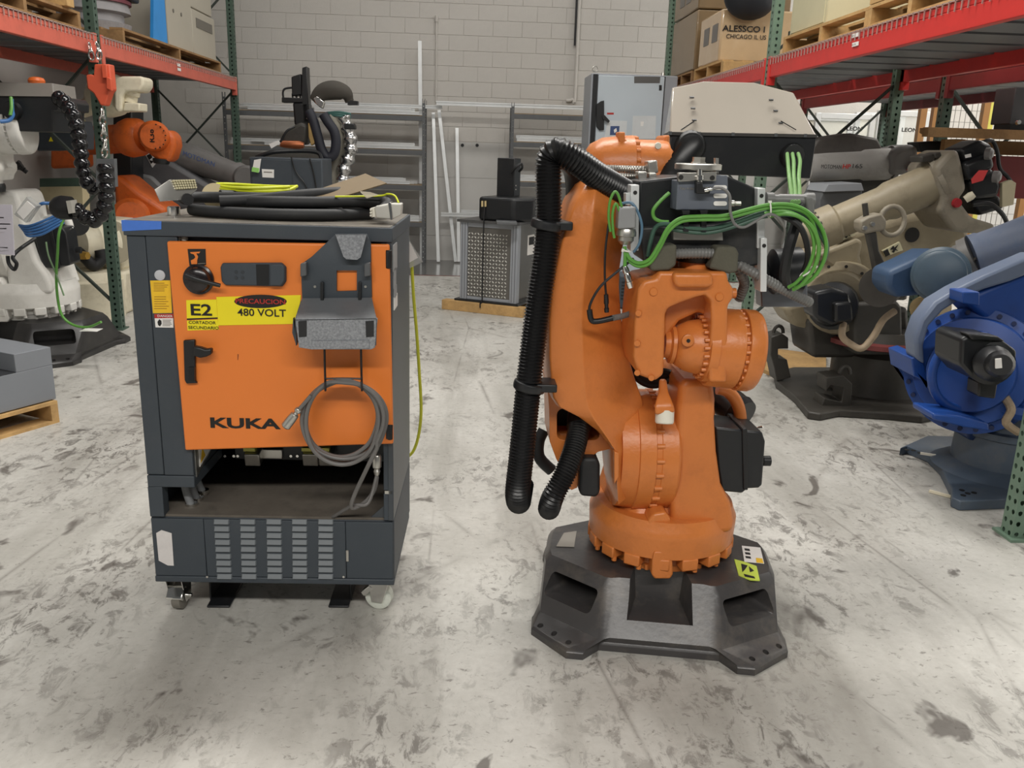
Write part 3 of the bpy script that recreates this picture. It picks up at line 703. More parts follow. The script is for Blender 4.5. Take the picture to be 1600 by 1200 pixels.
# ---------------- underside: castors and fork channels
def castor(px, py, yaw, white):
    u, v = None, None
    p = PZ(px, py, 0)
    d = V((math.cos(yaw), math.sin(yaw), 0)); n = V((-d.y, d.x, 0)); c = p+V((0, .05, .052))
    k = thing('castor', V((c.x, c.y, 0)), '', 'x'); del k['label']; del k['category']
    return c, d, n, k
for px, py, yaw, whl in ((281, 953, pi/2*.94, False), (592, 953, pi*.92, True)):
    p = PZ(px, py, 0); d = V((math.cos(yaw), math.sin(yaw), 0)); n = V((-d.y, d.x, 0)); r = .048
    c = p+V((0, .02, r+.001)); top = CZB
    body = MB(); 
    for s in (-1, 1):
        body.prism([c+n*s*.026+d*.02-UZ*.015, c+n*s*.026-d*.02-UZ*.015, V((c.x, c.y, top-.006))+n*s*.026+d*-.055, V((c.x, c.y, top-.006))+n*s*.026+d*.035], n*s*.003)
    body.obox(V((c.x, c.y, top-.004))-d*.01, (.10, .07, .008), d, n)
    b = body.build('castor', CHROME, cab, bevel=.002)
    MB().lathe(c-n*.019, c+n*.019, [(0, .02), (.02, r*.8), (.12, r), (.88, r), (.98, r*.8), (1, .02)], 28).build('wheel', mat('castor_wheel', (214, 218, 208), .5, dirt=.4, dirt_rgb=(150, 150, 140), scale=30) if whl else mat('castor_wheel_grey', (120, 116, 108), .6), b)
    m = MB(); m.obox(c+d*(.036 if whl else -.036)*1+UZ*.026+(-CEY*.0), (.05, .06, .02), (d*.7+UZ*(-.7 if whl else .7)), n); m.build('brake_pedal', CHROME, b, bevel=.004)
    if not whl:
        MB().cyl(c+n*.04, c-n*.04, .008, n=12).build('axle_bolt', CHROME, b)
for x0, x1, xt0, xt1 in ((323, 359, 322, 366), (513, 545, 508, 546)):
    a = PZ(x0, 949, .004); b = PZ(x1, 949, .004); m = MB()
    ya = a.y
    m.box((a.x, ya, .002), (b.x, ya+.46, .010)); m.box((a.x-.004 if x0 < 400 else b.x-.004, ya+.05, .002), (a.x+.004 if x0 < 400 else b.x+.004, ya+.46, CZB+.002))
    m.build('fork_channel', BLACKMETAL, cab, bevel=.003)
for px in (281, 592):
    p = PZ(px, 953, 0); c = V((p.x, p.y+.40, .048))
    MB().lathe(c-V((.018, 0, 0)), c+V((.018, 0, 0)), [(0, .02), (.05, .042), (.12, .047), (.88, .047), (1, .02)], 20).build('rear_wheel', mat('castor_wheel_grey', (120, 116, 108), .6), cab)
    MB().box((c.x-.03, c.y-.04, .05), (c.x+.03, c.y+.04, CZB+.001)).build('rear_castor_fork', STEEL, cab, bevel=.003)

# ---------------- grey cable coil hung on the hook (pendant cable)
coil = thing('coiled_cable', tp(537, 725, VH-.03), 'coiled grey cable with metal plugs hanging from the hook on the orange door', 'cable')
m = MB(); VC = VH-.045; P = []
loops = [(535, 655, 60, 60), (537, 657, 64, 62), (533, 652, 56, 58), (538, 655, 66, 58), (535, 658, 58, 64), (540, 653, 61, 55)]
rs = random.Random(3)
for i, (cx, cy, rx, ry) in enumerate(loops):
    for k in range(20 if i < 5 else 8):
        t = -pi/2+2*pi*k/20
        v = VC-.010*(i-2.5)+.004*math.sin(3*t+i)
        P.append(tp(cx+(rx+1.5*math.sin(2*t+i))*math.cos(t), cy+ry*math.sin(t)+ (4 if math.sin(t) > .5 else 0), v))
P += [tp(589, 700, VC-.02), tp(578, 722, VC-.02), tp(567, 745, VC), tp(556, 768, VC+.02), tp(549, 788, VC+.03), tp(553, 794, VC+.04), tp(572, 783, VC+.06), tp(585, 765, VC+.08), tp(589, 744, VC+.09)]
m.tube(P, .0068, 8, 3); m.build('cable_coil', CABLEGREY, coil)
a = tp(466, 641, VC-.02); b = tp(445, 668, VC-.025)
MB().tube([tp(486, 618, VC-.02), tp(474, 632, VC-.02), a], .006, 8).build('cable_end', CABLEGREY, coil)
d = (b-a); MB().lathe(a-d*.15, b, [(0, .005), (.08, .011), (.2, .011), (.24, .007), (.3, .007), (.34, .013), (.6, .015), (.94, .015), (1, .010)], 16).build('plug', STEEL, coil, bevel=.001)
p = tp(589, 742, VC+.09); MB().lathe(p, p+UZ*.07, [(0, .008), (.2, .012), (.3, .009), (.4, .015), (.9, .016), (1, .012)], 16).build('plug', STEEL, coil)
p2 = tp(551, 790, VC+.05)
MB().tube([p, p2+V((.05, 0, .01)), p2+V((0, .0, 0)), tp(520, 808, .02)], .006, 8).build('cable_end', CABLEGREY, coil)

# ================================================================== THINGS ON THE CABINET
ZTOP = CH+.002
def ct(px, py, z): return PZ(px, py, z) if z < CAM_H-.02 else None
hb = thing('cable_bundle', cw(.42, .30, ZTOP), 'thick black cables coiled flat on top of the control cabinet', 'cable')
rr = .0185
def topp(u, v, h): return cw(u, v, ZTOP+h)
paths = [
    [(.14, .16, .055), (.10, .24, .055), (.16, .30, .055), (.35, .26, .06), (.55, .22, .06), (.70, .25, .055), (.73, .33, .04), (.6, .40, .04), (.35, .40, .055), (.2, .30, .062)],
    [(.13, .22, .019), (.22, .16, .019), (.38, .12, .019), (.52, .13, .02), (.64, .19, .02), (.70, .28, .02), (.64, .38, .02), (.45, .43, .02), (.25, .42, .02)],
    [(.24, .28, .040), (.30, .20, .050), (.40, .155, .055), (.54, .17, .057), (.66, .22, .06), (.74, .24, .06), (.765, .20, .055), (.755, .16, .04)],
    [(.30, .34, .02), (.36, .22, .019), (.48, .18, .02), (.58, .24, .02), (.58, .34, .02)],
    [(.24, .16, .052), (.34, .185, .058), (.48, .20, .075), (.60, .26, .085), (.62, .34, .075)],
]
for p in paths:
    m = MB(); m.tube([topp(*q) for q in p], rr, 14, 8); m.build('black_cable', SOFTBLACK, hb)
# open heavy connector with gold pins, left end
ca = cw(.115, .20, ZTOP+.100); ax = (CEX*.93+CEY*-.25+UZ*.18).normalized(); ay = (CEX*.35+CEY*.80+UZ*-.35); ay = (ay-ax*ay.dot(ax)).normalized(); az = ax.cross(ay).normalized()
lc = thing('multi_pin_connector', cw(.115, .20, ZTOP+.04), 'open metal multi-pin connector lying on the cables at the left of the cabinet top', 'connector')
A = PY(236, 318, 2.82); 
CY_ = 2.80
sh = MB(); f_ = [PY(264, 280, CY_), PY(305, 279, CY_), PY(309, 297, CY_+.01), PY(273, 299, CY_+.01)]
b_ = [PY(240, 296, CY_-.07), PY(262, 300, CY_-.09), PY(270, 313, CY_-.085), PY(249, 316, CY_-.06)]
fr_ = [PY(264, 280, CY_), PY(305, 279, CY_+.05), PY(309, 297, CY_+.05), PY(273, 299, CY_)]
sh.loft([[PY(240, 296, CY_-.03), PY(284, 290, CY_+.02), PY(290, 312, CY_+.02), PY(249, 316, CY_-.03)], fr_])
so = sh.build('shell', STEEL, lc, bevel=.003)
pn = MB()
c00, c10, c11, c01 = fr_
nrm = (c10-c00).cross(c01-c00).normalized()
if nrm.y > 0: nrm = -nrm
for i in range(9):
    for j in range(4):
        s, t = (i+1)/10, (j+1)/5
        p = c00.lerp(c10, s).lerp(c01.lerp(c11, s), t)
        pn.cyl(p, p+nrm*.012, .0035, n=6)
pn.build('pin_block', mat('pale_gold_pins', (214, 206, 170), .35, metal=.3), lc)
m = MB(); m.prism([c00.lerp(c11, .08), c10.lerp(c01, .08), c11.lerp(c00, .08), c01.lerp(c10, .08)], nrm*.004); m.build('pin_plate', mat('connector_insert', (150, 146, 130), .5), lc)
# connector at the right end
rc = thing('boxy_connector', cw(.70, .10, ZTOP), 'pale metal hooded connector at the right edge of the cabinet top', 'connector')
Yc = 2.74; m = MB(); m.pp([(585, 323), (609, 318), (614, 343), (587, 341)], Yc, Yc+.05); m.build('hood', mat('pale_die_cast', (206, 204, 196), .4, metal=.4), rc, bevel=.004)
m = MB(); m.pp([(610, 318), (628, 318), (627, 336), (613, 343)], Yc+.002, Yc+.055); m.build('hood_end', mat('pale_die_cast', (206, 204, 196), .4, metal=.4), rc, bevel=.004)
m = MB(); m.pp([(606, 317), (611, 316), (614, 343), (610, 344)], Yc-.003, Yc+.055); m.build('clamp_band', CHROME, rc, bevel=.001)
m = MB(); m.pp([(578, 326), (585, 324), (587, 339), (580, 340)], Yc+.006, Yc+.04)
for i in range(3): m.pp([(577.5, 327+4.4*i), (581, 326+4.4*i), (581.5, 329+4.4*i), (578, 330+4.4*i)], Yc-.002, Yc+.006)
m.build('terminal_face', WHITEPL, rc, bevel=.001)
# chrome cap
p = PZ(272, 336, ZTOP); MB().lathe(p, p+UZ*.028, [(0, .02), (.9, .02), (1, .017)], 22).build('metal_cap', CHROME)
o = bpy.data.objects['metal_cap']; tag(o, 'small round bright metal cap on the front left of the cabinet top', 'cap')
# yellow cable loop
m = MB(); P = []
for i in range(3):
    for k in range(14):
        t = 2*pi*k/14; P.append(topp(.27+.135*math.cos(t)+.01*i, .42+(.085+.006*i)*math.sin(t), .070+.010*i+.003*math.sin(2*t+i)))
m.tube(P, .0055, 8, 4); tag(m.build('yellow_cable', YELLOWCABLE), 'bright yellow cable coiled on top of the black cables on the cabinet', 'cable')
# beige card disc and folded cardboard
o = MB().lathe(topp(.165, .36, .055), topp(.165, .345, .059), [(0, .042), (1, .042)], 30).build('paper_disc', mat('cream_paper', (220, 204, 164), .7)); tag(o, 'round cream paper disc tucked behind the open connector on the cabinet', 'disc')
Yk = 2.83
m = MB(); m.prism([PY(445, 313, Yk), PY(505, 293, Yk+.12), PY(571, 271, Yk+.16), PY(604, 286, Yk+.06), PY(545, 304, Yk+.02), PY(480, 317, Yk-.02)], (0, .002, -.003))
tag(m.build('cardboard_sheet', CARDDK), 'creased brown cardboard sheet tilted over the black cables on the cabinet', 'cardboard')
# green-yellow earth wire arching over to the right connector
m = MB(); m.tube([topp(.60, .18, .076), PY(592, 306, 2.84), PY(606, 303, 2.82), PY(617, 306, 2.80), PY(623, 317, 2.775)], .003, 8); tag(m.build('earth_wire', YELLOWCABLE), 'thin yellow-green wire arching into the right connector on the cabinet', 'wire')
m = MB(); q = PY(568, 308, 2.80)
m.prism([PY(563, 300, 2.80), PY(578, 301, 2.81), PY(590, 305, 2.8), PY(573, 310, 2.79)], (0, .003, .002)); tag(m.build('plastic_wrapper', mat('clear_wrapper', (170, 160, 140), .2, alpha=.6)), 'small crumpled clear wrapper beside the cardboard on the cabinet', 'wrapper')
# document sleeve behind the cabinet and the green-yellow cable hanging down from it
Yd = 3.26
ds = thing('document_sleeve', PY(645, 420, Yd), 'clear plastic sleeve with white papers hanging off the back of the cabinet', 'sleeve')
m = MB(); m.prism([PY(638, 364, Yd), PY(641, 378, Yd), PY(661, 409, Yd), PY(636, 421, Yd), PY(622, 421, Yd), PY(622, 364, Yd)], (0, .002, 0)); m.build('sleeve', mat('clear_sleeve', (196, 198, 196), .12, alpha=.45), ds)
m = MB(); m.prism([PY(637, 372, Yd-.002), PY(653, 403, Yd-.002), PY(637, 412, Yd-.002), PY(622, 412, Yd-.002), PY(622, 372, Yd-.002)], (0, .0015, 0)); m.build('paper', WHITE, ds)
m = MB(); m.tube([PY(643, 405, 3.3), PY(646, 460, 3.3), PY(651, 520, 3.3), PY(655, 580, 3.3), PY(658, 640, 3.3), PY(654, 680, 3.3), PY(645, 706, 3.3), PY(630, 718, 3.3)], .0062, 8)
tag(m.build('hanging_cable', mat('dull_yellow_cable_jacket', (196, 200, 60), .5, scale=12)), 'yellow-green cable hanging down behind the right side of the cabinet', 'cable')

# ================================================================== MAIN ROBOT
BC = V((.70, 2.83, 0)); BR = -.16
BEX = V((math.cos(BR), math.sin(BR), 0)); BEY = V((-math.sin(BR), math.cos(BR), 0))
def bw(x, y, z): return BC+BEX*x+BEY*y+UZ*z
def corner4(pts):
    fl = pts; fr = [(-x, y) for x, y in pts][::-1]; br = [(-x, -y) for x, y in pts]; bl = [(x, -y) for x, y in pts][::-1]
    return fl+fr+br+bl
O1 = corner4([(-.405, -.19), (-.43, -.24), (-.425, -.315), (-.30, -.44), (-.245, -.44), (-.195, -.375)])
O2 = corner4([(-.405, -.14), (-.410, -.19), (-.402, -.245), (-.200, -.386), (-.18, -.386), (-.16, -.374)])
O3 = corner4([(-.404, -.05), (-.403, -.09), (-.396, -.13), (-.195, -.272), (-.175, -.275), (-.15, -.266)])
O4 = corner4([(-.386, -.05), (-.384, -.08), (-.376, -.118), (-.186, -.252), (-.168, -.256), (-.14, -.248)])
def bolt_set(par, c, axis, R, cnt, r, h, mtl):
    a, u, v = frame(axis); first = None
    for i in range(cnt):
        t = 2*pi*i/cnt+.1; p = V(c)+(u*math.cos(t)+v*math.sin(t))*R
        if first is None: first = MB().cyl(p, p+a*h, r, n=8).build('bolt', mtl, par); o0 = V(first.location)-p
        else: instance(first, 'bolt', p+o0, par)
def make_robot(name, label, paint, base_m, extra):
    R = thing(name, BC, label, 'robot arm')
    B = {}
    # ---- cast base
    m = MB(); m.loft([[bw(x, y, 0) for x, y in O1], [bw(x, y, .022) for x, y in O1], [bw(x*.985, y*.985, .030) for x, y in O1], [bw(x, y, .050) for x, y in O2], [bw(x, y, .182) for x, y in O3], [bw(x, y, .205) for x, y in O4]])
    base = m.build('base_casting', base_m, R)
    cuts = []
    c = MB(); c.loft([[bw(x, y, z) for x, y, z in ((-.105, -.325, .085), (.105, -.325, .085), (.075, -.17, .10), (-.075, -.17, .10))], [bw(x, y, z) for x, y, z in ((-.135, -.42, .21), (.135, -.42, .21), (.085, -.15, .21), (-.085, -.15, .21))]])
    cuts.append(c.build('cut', base_m))
    for sx in (-1, 1):
        for sy in (-1, 1):
            dx, dy = .577*sx, .816*sy; n = V((dx, dy, 0)); t = V((-dy, dx, 0))
            ctr = V((.300*sx, .245*sy, 0))
            c = MB(); o = bw(ctr.x, ctr.y, .132)
            nn = BEX*n.x+BEY*n.y; tt = BEX*t.x+BEY*t.y
            pts = [o+nn*.14+tt*a+UZ*b for a, b in rrect(-.102, -.036, .098, .036, .016, 3)]
            c.prism(pts, nn*-.28); cuts.append(c.build('cut', base_m))
        for i in range(3):
            for sy in (-1, 1):
                fx = (.395-.05*i)*sx; fy = (.31+.045*i)*sy
                c = MB(); c.cyl(bw(fx, fy, -.02), bw(fx, fy, .2), .0105, n=14)
                cuts.append(c.build('cut', base_m))
    boolean(base, cuts)
    b = base.modifiers.new('bevel', 'BEVEL'); b.width = .007; b.segments = 2; b.limit_method = 'ANGLE'; b.angle_limit = math.radians(28)
    # ---- slewing ring and turret
    RC = V((.712, 2.86, 0))
    def rz(z): return RC+UZ*z
    m = MB(); m.lathe(rz(.20), rz(.40), [(0, .20), (.14, .20), (.16, .212), (.28, .212), (.30, .238), (.36, .258), (.70, .262), (.78, .262), (.85, .255), (1, .245)], 64); ring = m.build('slewing_ring', paint, R)
    t = MB()
    for i in range(16):
        a = 2*pi*(i+.5)/16; d = V((math.cos(a), math.sin(a), 0)); n = V((-d.y, d.x, 0))
        MB().obox(rz(.252)+d*.236, (.05, .058, .042), d, n).build('ring_lug', paint, ring, bevel=.005)
    
    bolt_set(ring, rz(.222), (0, 0, -1), .205, 20, .009, .018, paint); bolt_set(ring, rz(.235), (0, 0, -1), .248, 16, .009, .014, paint)
    fl = PY(1035, 885, 2.60)
    m = MB(); m.pp([(1022, 862), (1047, 862), (1051, 878), (1052, 898), (1047, 905), (1023, 905), (1018, 898), (1019, 878)], 2.605, 2.66); m.build('stop_lug', paint, ring, bevel=.006, seg=3)
    # turret body
    m = MB(); m.loft([[RC+V((x, y, .37)) for x, y in ((-.22, -.10), (-.14, -.19), (.14, -.19), (.235, -.10), (.24, .12), (.15, .22), (-.15, .22), (-.23, .12))],
                      [RC+V((x, y, .47)) for x, y in ((-.17, -.02), (-.10, -.10), (.12, -.10), (.2, -.04), (.2, .16), (.14, .22), (-.12, .22), (-.2, .14))],
                      [RC+V((x, y, .74)) for x, y in ((-.02, .04), (.0, .02), (.14, .02), (.17, .04), (.17, .17), (.14, .20), (.0, .20), (-.02, .17))]]); m.build('turret', paint, R, bevel=.012)
    m = MB(); m.pp([(1016, 838), (1012, 815), (1022, 803), (1040, 800), (1049, 812), (1049, 838)], 2.63, 2.74); m.build('turret_boss', paint, R, bevel=.01, seg=3)
    # shoulder shield on the right
    sh = [(1062, 599), (1072, 594), (1104, 594), (1116, 600), (1119, 625), (1118, 656), (1121, 707), (1128, 758), (1143, 786), (1149, 815), (1147, 833), (1108, 838), (1047, 838), (1050, 791), (1056, 735), (1058, 690), (1059, 640)]
    m = MB(); m.pp(sh, 2.655, 2.98); m.build('shoulder_shield', paint, R, bevel=.026, seg=4)
    arc = [PY(1121+36*math.sin(t), 655-48*math.cos(t), 2.86) for t in [pi*i/9 for i in range(7)]]
    m = MB(); m.tube(arc, .022, 12, 4); m.build('shield_rib', paint, R)
    q = PY(1146, 634, 2.97); m = MB(); m.lathe(q+V((-.05, .05, .03)), q+V((.02, -.06, -.02)), [(0, .062), (.75, .062), (.8, .066), (1, .06)], 28); m.build('slewing_motor', BLACKMETAL, R)
    # gear hub on the shoulder axis
    ZC = PY(1000, 703, 2.82).z; XL = PY(958, 703, 2.80).x; XR = PY(1055, 703, 2.72).x
    ax0 = V((XL, 2.83, ZC)); ax1 = V((XR, 2.83, ZC))
    def fx(px): return (PY(px, 703, 2.63).x-XL)/(XR-XL)
    m = MB(); m.lathe(ax0, ax1, [(0, .15), (.02, .198), (.30, .205), (.31, .212), (.58, .212), (.595, .205), (.68, .205), (.69, .208), (.96, .208), (1, .20)], 56); hub = m.build('shoulder_gear', paint, R)
    bolt_set(hub, ax0.lerp(ax1, .585), (1, 0, 0), .206, 26, .0085, .026, paint)
    # link arm: lofted casting with a ridge facing the aisle
    def sec(py, l, mm, r, yf=2.62, yb=2.96, dl=.05, dr=.11):
        a = PY(l, py, yf+dl); b_ = PY(mm, py, yf); c_ = PY(r, py, yf+dr); z = b_.z
        a2 = PY(l+6, py, yf+dl-.028)
        return [V((a.x, a.y, z)), V((a2.x, a2.y, z)), V((b_.x, b_.y, z)), V((c_.x, c_.y, z)), V((c_.x, c_.y+.04, z)), V((c_.x-.03, yb, z)), V((a.x+.02, yb, z)), V((a.x, yb-.05, z))]
    S = [sec(284, 918, 934, 968, 2.68, 2.92, .03, .06), sec(292, 907, 931, 976, 2.65, 2.94), sec(320, 893, 928, 984), sec(356, 880, 925, 979), sec(390, 870, 919, 973), sec(424, 862, 915, 968), sec(457, 856, 911, 967), sec(504, 853, 909, 970), sec(560, 853, 911, 979), sec(600, 856, 914, 990), sec(625, 859, 917, 998), sec(640, 868, 921, 1003), sec(656, 900, 930, 1005), sec(680, 932, 946, 1004), sec(707, 955, 963, 1000), sec(757, 957, 964, 996), sec(790, 960, 966, 990)]
    m = MB(); m.loft(S); arm = m.build('link_arm', paint, R, bevel=.008, seg=3, smooth=50)
    m = MB(); m.pp([(960, 706), (967, 708), (967, 745), (960, 757)], 2.605, 2.64); m.build('arm_stop', paint, arm, bevel=.003)
    for py in (434, 487):
        q = PY(861-(py-434)*.1, py, 2.70); MB().cyl(q+V((.02, 0, 0)), q-V((.022, 0, 0)), .011, n=12).build('arm_stud', paint, arm)
    # clevis behind the arm, with the window the hose comes out of
    cl = [(855, 600), (858, 640), (859, 690), (869, 717), (884, 745), (886, 760), (893, 766), (902, 762), (905, 740), (912, 722), (935, 706), (960, 700), (960, 600)]
    m = MB(); m.pp(cl, 2.74, 2.95); clv = m.build('clevis', paint, R)
    c = MB(); c.pp(rrect(872, 644, 940, 694, 10, 3), 2.70, 3.0); boolean(clv, [c.build('cut', paint)])
    b = clv.modifiers.new('bevel', 'BEVEL'); b.width = .01; b.segments = 3; b.limit_method = 'ANGLE'; b.angle_limit = math.radians(30)
    m = MB(); m.pp([(906, 724), (912, 716), (932, 716), (938, 724), (938, 770), (932, 778), (908, 776), (905, 768)], 2.70, 2.86); m.build('buffer_block', SOFTBLACK, R, bevel=.016, seg=3)
    m = MB(); m.pp([(934, 668), (946, 668), (946, 694), (934, 694)], 2.80, 2.9); m.build('window_block', SOFTBLACK, R)
    m = MB(); m.tube([PY(850, 672, 2.97), PY(842, 690, 2.96), PY(843, 715, 2.95), PY(862, 735, 2.95)], .022, 10); m.build('rear_conduit', SOFTBLACK, R)
    m = MB(); m.pp([(868, 638), (944, 638), (944, 700), (868, 698)], 2.90, 2.93); m.build('window_dark_fill', BLACK, R)  # black sheet added to stand in for the dark interior behind the window
    # bumper paddle with white cap
    m = MB(); m.loft([[PY(x, y, yy) for x, y, yy in ((1030, 592, 2.66), (1041, 592, 2.66), (1041, 592, 2.69), (1030, 592, 2.69))], [PY(x, y, yy) for x, y, yy in ((1029, 612, 2.62), (1044, 612, 2.62), (1044, 612, 2.66), (1029, 612, 2.66))],
                      [PY(x, y, yy) for x, y, yy in ((1023, 634, 2.585), (1052, 632, 2.585), (1052, 632, 2.645), (1023, 634, 2.645))], [PY(x, y, yy) for x, y, yy in ((1023, 648, 2.58), (1055, 644, 2.58), (1055, 644, 2.64), (1023, 648, 2.64))]]); bp = m.build('bumper_arm', paint, R, bevel=.008, seg=3)
    q = PY(1039, 640, 2.61); q2 = PY(1038, 662, 2.60); MB().lathe(q, q2, [(0, .030), (.9, .030), (1, .026)], 24).build('white_cap', WHITEPL, bp, bevel=.002)
    # shoulder motor
    m = MB(); m.pp([(1118, 668), (1160, 672), (1164, 678), (1166, 766), (1160, 771), (1128, 768), (1122, 730)], 2.70, 2.86); mo = m.build('shoulder_motor', BLACKMETAL, R, bevel=.006)
    m = MB(); m.pp([(1164, 673), (1191, 675), (1196, 690), (1191, 758), (1186, 763), (1166, 764)], 2.70, 2.85); me_ = m.build('motor_end_bell', BLACKMETAL, mo, bevel=.006)
    m = MB(); m.pp([(1160, 670), (1168, 670), (1169, 766), (1162, 766)], 2.692, 2.87); m.build('motor_flange', BLACK, mo, bevel=.003)
    q = PY(1192, 720, 2.76); MB().cyl(q, q+V((.025, 0, 0)), .018, n=16).build('motor_knob', BLACK, me_)
    m = MB(); m.prism([PY(1121, 659, 2.80), PY(1157, 660, 2.80), PY(1161, 676, 2.715), PY(1124, 672, 2.715)], UZ*.002); lab = m.build('motor_label', WHITE, mo)
    m = MB(); m.prism([PY(1145, 668, 2.76)+UZ*.003, PY(1158, 669, 2.76)+UZ*.003, PY(1160, 675, 2.722)+UZ*.003, PY(1146, 674, 2.722)+UZ*.003], UZ*.001); m.build('yellow_field', YELLOW, lab)
    MB().tube([PY(1178, 672, 2.78), PY(1186, 668, 2.78), PY(1192, 667, 2.77)], .004, 8).build('connector_clip', CHROME, mo)
    # ---- elbow and forearm
    zc = PY(985, 262, 3.0).z; e0 = V((PY(914, 262, 3.0).x, 3.02, zc)); e1 = V((PY(1042, 262, 3.0).x, 3.02, zc))
    m = MB(); m.lathe(e0, e1, [(0, .05), (.06, .075), (.2, .096), (.45, .105), (.57, .107), (.58, .10), (.62, .10), (.63, .094), (.97, .094), (1, .09)], 48); eb = m.build('elbow_gear', paint, R)
    bolt_set(eb, e0.lerp(e1, .575), (1, 0, 0), .098, 18, .008, .014, paint)
    m = MB(); m.pp([(966, 206), (977, 206), (977, 218), (987, 222), (987, 232), (967, 226)], 2.96, 3.02); m.build('lifting_lug', paint, eb, bevel=.005)
    q = PY(1028, 228, 2.935); MB().lathe(q, q+V((0, -.006, 0)), [(0, .012), (1, .010)], 16).build('oil_plug', WHITEPL, eb)
    f0 = PY(1000, 262, 3.0); f1 = PY(1078, 520, 2.80)
    m = MB(); m.tube([V((e1.x-.06, 3.06, zc+.02)), V((e1.x, 2.98, zc-.08)), PY(1070, 440, 2.88), V((f1.x, 2.74, f1.z))], lambda t: .095-.03*t, 20); m.build('forearm', paint, R)
    m = MB(); m.pp([(1030, 245), (1040, 212), (1047, 210), (1047, 300), (1030, 300)], 3.0, 3.16); m.build('forearm_housing', paint, R, bevel=.012)
    # ---- wrist
    fk = [(1030, 425), (1136, 425), (1139, 440), (1147, 452), (1146, 466), (1138, 478), (1137, 560), (1136, 598), (1108, 598), (1108, 560), (1112, 505), (1111, 470), (1102, 461), (1085, 466), (1062, 474), (1044, 482), (1040, 492), (1039, 540), (1037, 586), (1024, 596), (997, 586), (990, 558), (992, 505), (998, 452), (1006, 439), (1026, 435)]
    m = MB(); m.pp(fk, 2.50, 2.735); fork = m.build('wrist_fork', paint, R, bevel=.012, seg=3)
    def fbolt(c0, c1, r0, r1=None, n=12): MB().cyl(c0, c1, r0, r1, n).build('bolt', paint, fork)
    for px, py in ((999, 489), (997, 536), (997, 582), (1019, 590)):
        q = PY(px, py, 2.497); fbolt(q+V((0, .004, 0)), q-V((.004, .007, 0)), .009)
    for px, py in ((1021, 456), (1124, 464)):
        q = PY(px, py, 2.499); fbolt(q, q-V((0, .004, 0)), .013, .011, 16)
    q = PY(1143, 458, 2.6); fbolt(q-V((.01, 0, 0)), q+V((.012, 0, 0)), .016, None, 14)
    m = MB(); m.pp([(1036, 455), (1112, 455), (1112, 498), (1092, 488), (1062, 502), (1048, 520), (1036, 530)], 2.585, 2.73); m.build('fork_saddle', paint, fork, bevel=.012, seg=3)
    m = MB(); m.pp([(1052, 427), (1114, 427), (1116, 447), (1104, 450), (1062, 450), (1054, 446)], 2.475, 2.52); m.build('fork_bridge', paint, fork, bevel=.012, seg=3)
    zw = PY(1070, 538, 2.62).z; wx = lambda px: PY(px, 538, 2.62).x
    d0 = V((wx(1104), 2.62, zw-.006)); d1 = V((wx(1181), 2.62, zw-.018))
    m = MB(); m.lathe(d0, d1, [(0, .118), (.05, .124), (.42, .126), (.56, .126), (.57, .116), (.63, .116), (.64, .130), (.88, .130), (.96, .124), (1, .112)], 56); dr = m.build('wrist_drum', paint, R, bevel=.002)
    bolt_set(dr, d0.lerp(d1, .565), (1, 0, 0), .121, 26, .006, .014, paint)
    b0 = V((wx(1034), 2.60, zw+.004)); b1 = V((wx(1108), 2.60, zw-.004))
    m = MB(); m.lathe(b0, b1, [(0, .04), (.10, .045), (.13, .058), (.20, .060), (.22, .050), (.26, .062), (.45, .078), (.62, .084), (.76, .088), (.80, .092), (.82, .108), (1, .110)], 44); bl = m.build('wrist_ball', paint, R)
    bolt_set(bl, b0.lerp(b1, .70), (1, 0, 0), .095, 24, .0062, .016, paint)
    q = PY(1075, 532, 2.517); MB().lathe(q+V((0, .006, 0)), q-V((0, .004, 0)), [(0, .019), (.8, .019), (1, .015)], 22).build('ball_plug', paint, bl)
    MB().lathe(q-V((0, .004, 0)), q-V((0, .006, 0)), [(0, .006), (1, .006)], 12).build('ball_plug_hex', BLACK, bl)
    m = MB()
    for i in range(5): m.tube([PY(985+3*i, 556+2*i, 2.80+.01*i), PY(995+4*i, 590-3*i, 2.82), PY(1025+5*i, 602-5*i, 2.82), PY(1066, 580+5*i, 2.80+.01*i)], .012, 8)
    m.build('inner_cables', BLACK, R)
    nk = PY(1086, 426, 2.62); zt_ = PY(1086, 402, 2.62).z
    m = MB(); m.lathe(V((nk.x, 2.62, nk.z-.005)), V((nk.x, 2.62, zt_)), [(0, .062), (.3, .058), (.35, .054), (1, .052)], 36); m.build('tool_neck', paint, R)
    m = MB(); m.lathe(V((nk.x, 2.62, zt_-.012)), V((nk.x, 2.62, zt_+.03)), [(0, .06), (.25, .064), (.5, .064), (1, .06)], 36); m.build('tool_flange', BLACK, R)
    return R
robot = make_robot('orange_robot_arm', 'orange six-axis robot arm on a dark cast base, right of the control cabinet', ORANGE, CASTGREY, True)
# labels on the base
def base_label(name, poly, z, mtl, par):
    m = MB(); m.prism([PZ(x, y, z) for x, y in poly], UZ*.0012); return m.build(name, mtl, par)
l1 = base_label('base_label', [(881, 833), (901, 830), (897, 855), (869, 854)], .207, mat('grey_plate_label', (140, 136, 128), .5), robot)
l2 = base_label('base_label', [(1159, 853), (1188, 856), (1194, 881), (1163, 878)], .207, WHITE, robot)
base_label('label_field', [(1181, 872), (1191, 873), (1193, 880), (1182, 879)], .2085, YELLOWORANGE, l2)
for i in range(3): base_label('label_print', [(1163+.8*i, 857+6*i), (1171+.8*i, 858+6*i), (1172+.8*i, 861+6*i), (1164+.8*i, 860+6*i)], .2085, INK, l2)
m = MB(); m.prism([PZ(x, y, .204) for x, y in ((1147, 875), (1162, 879), (1182, 886), (1187, 908), (1172, 907), (1154, 900))], UZ*.004); l3 = m.build('torn_green_tag', mat('lime_tag', (200, 220, 84), .6), robot)
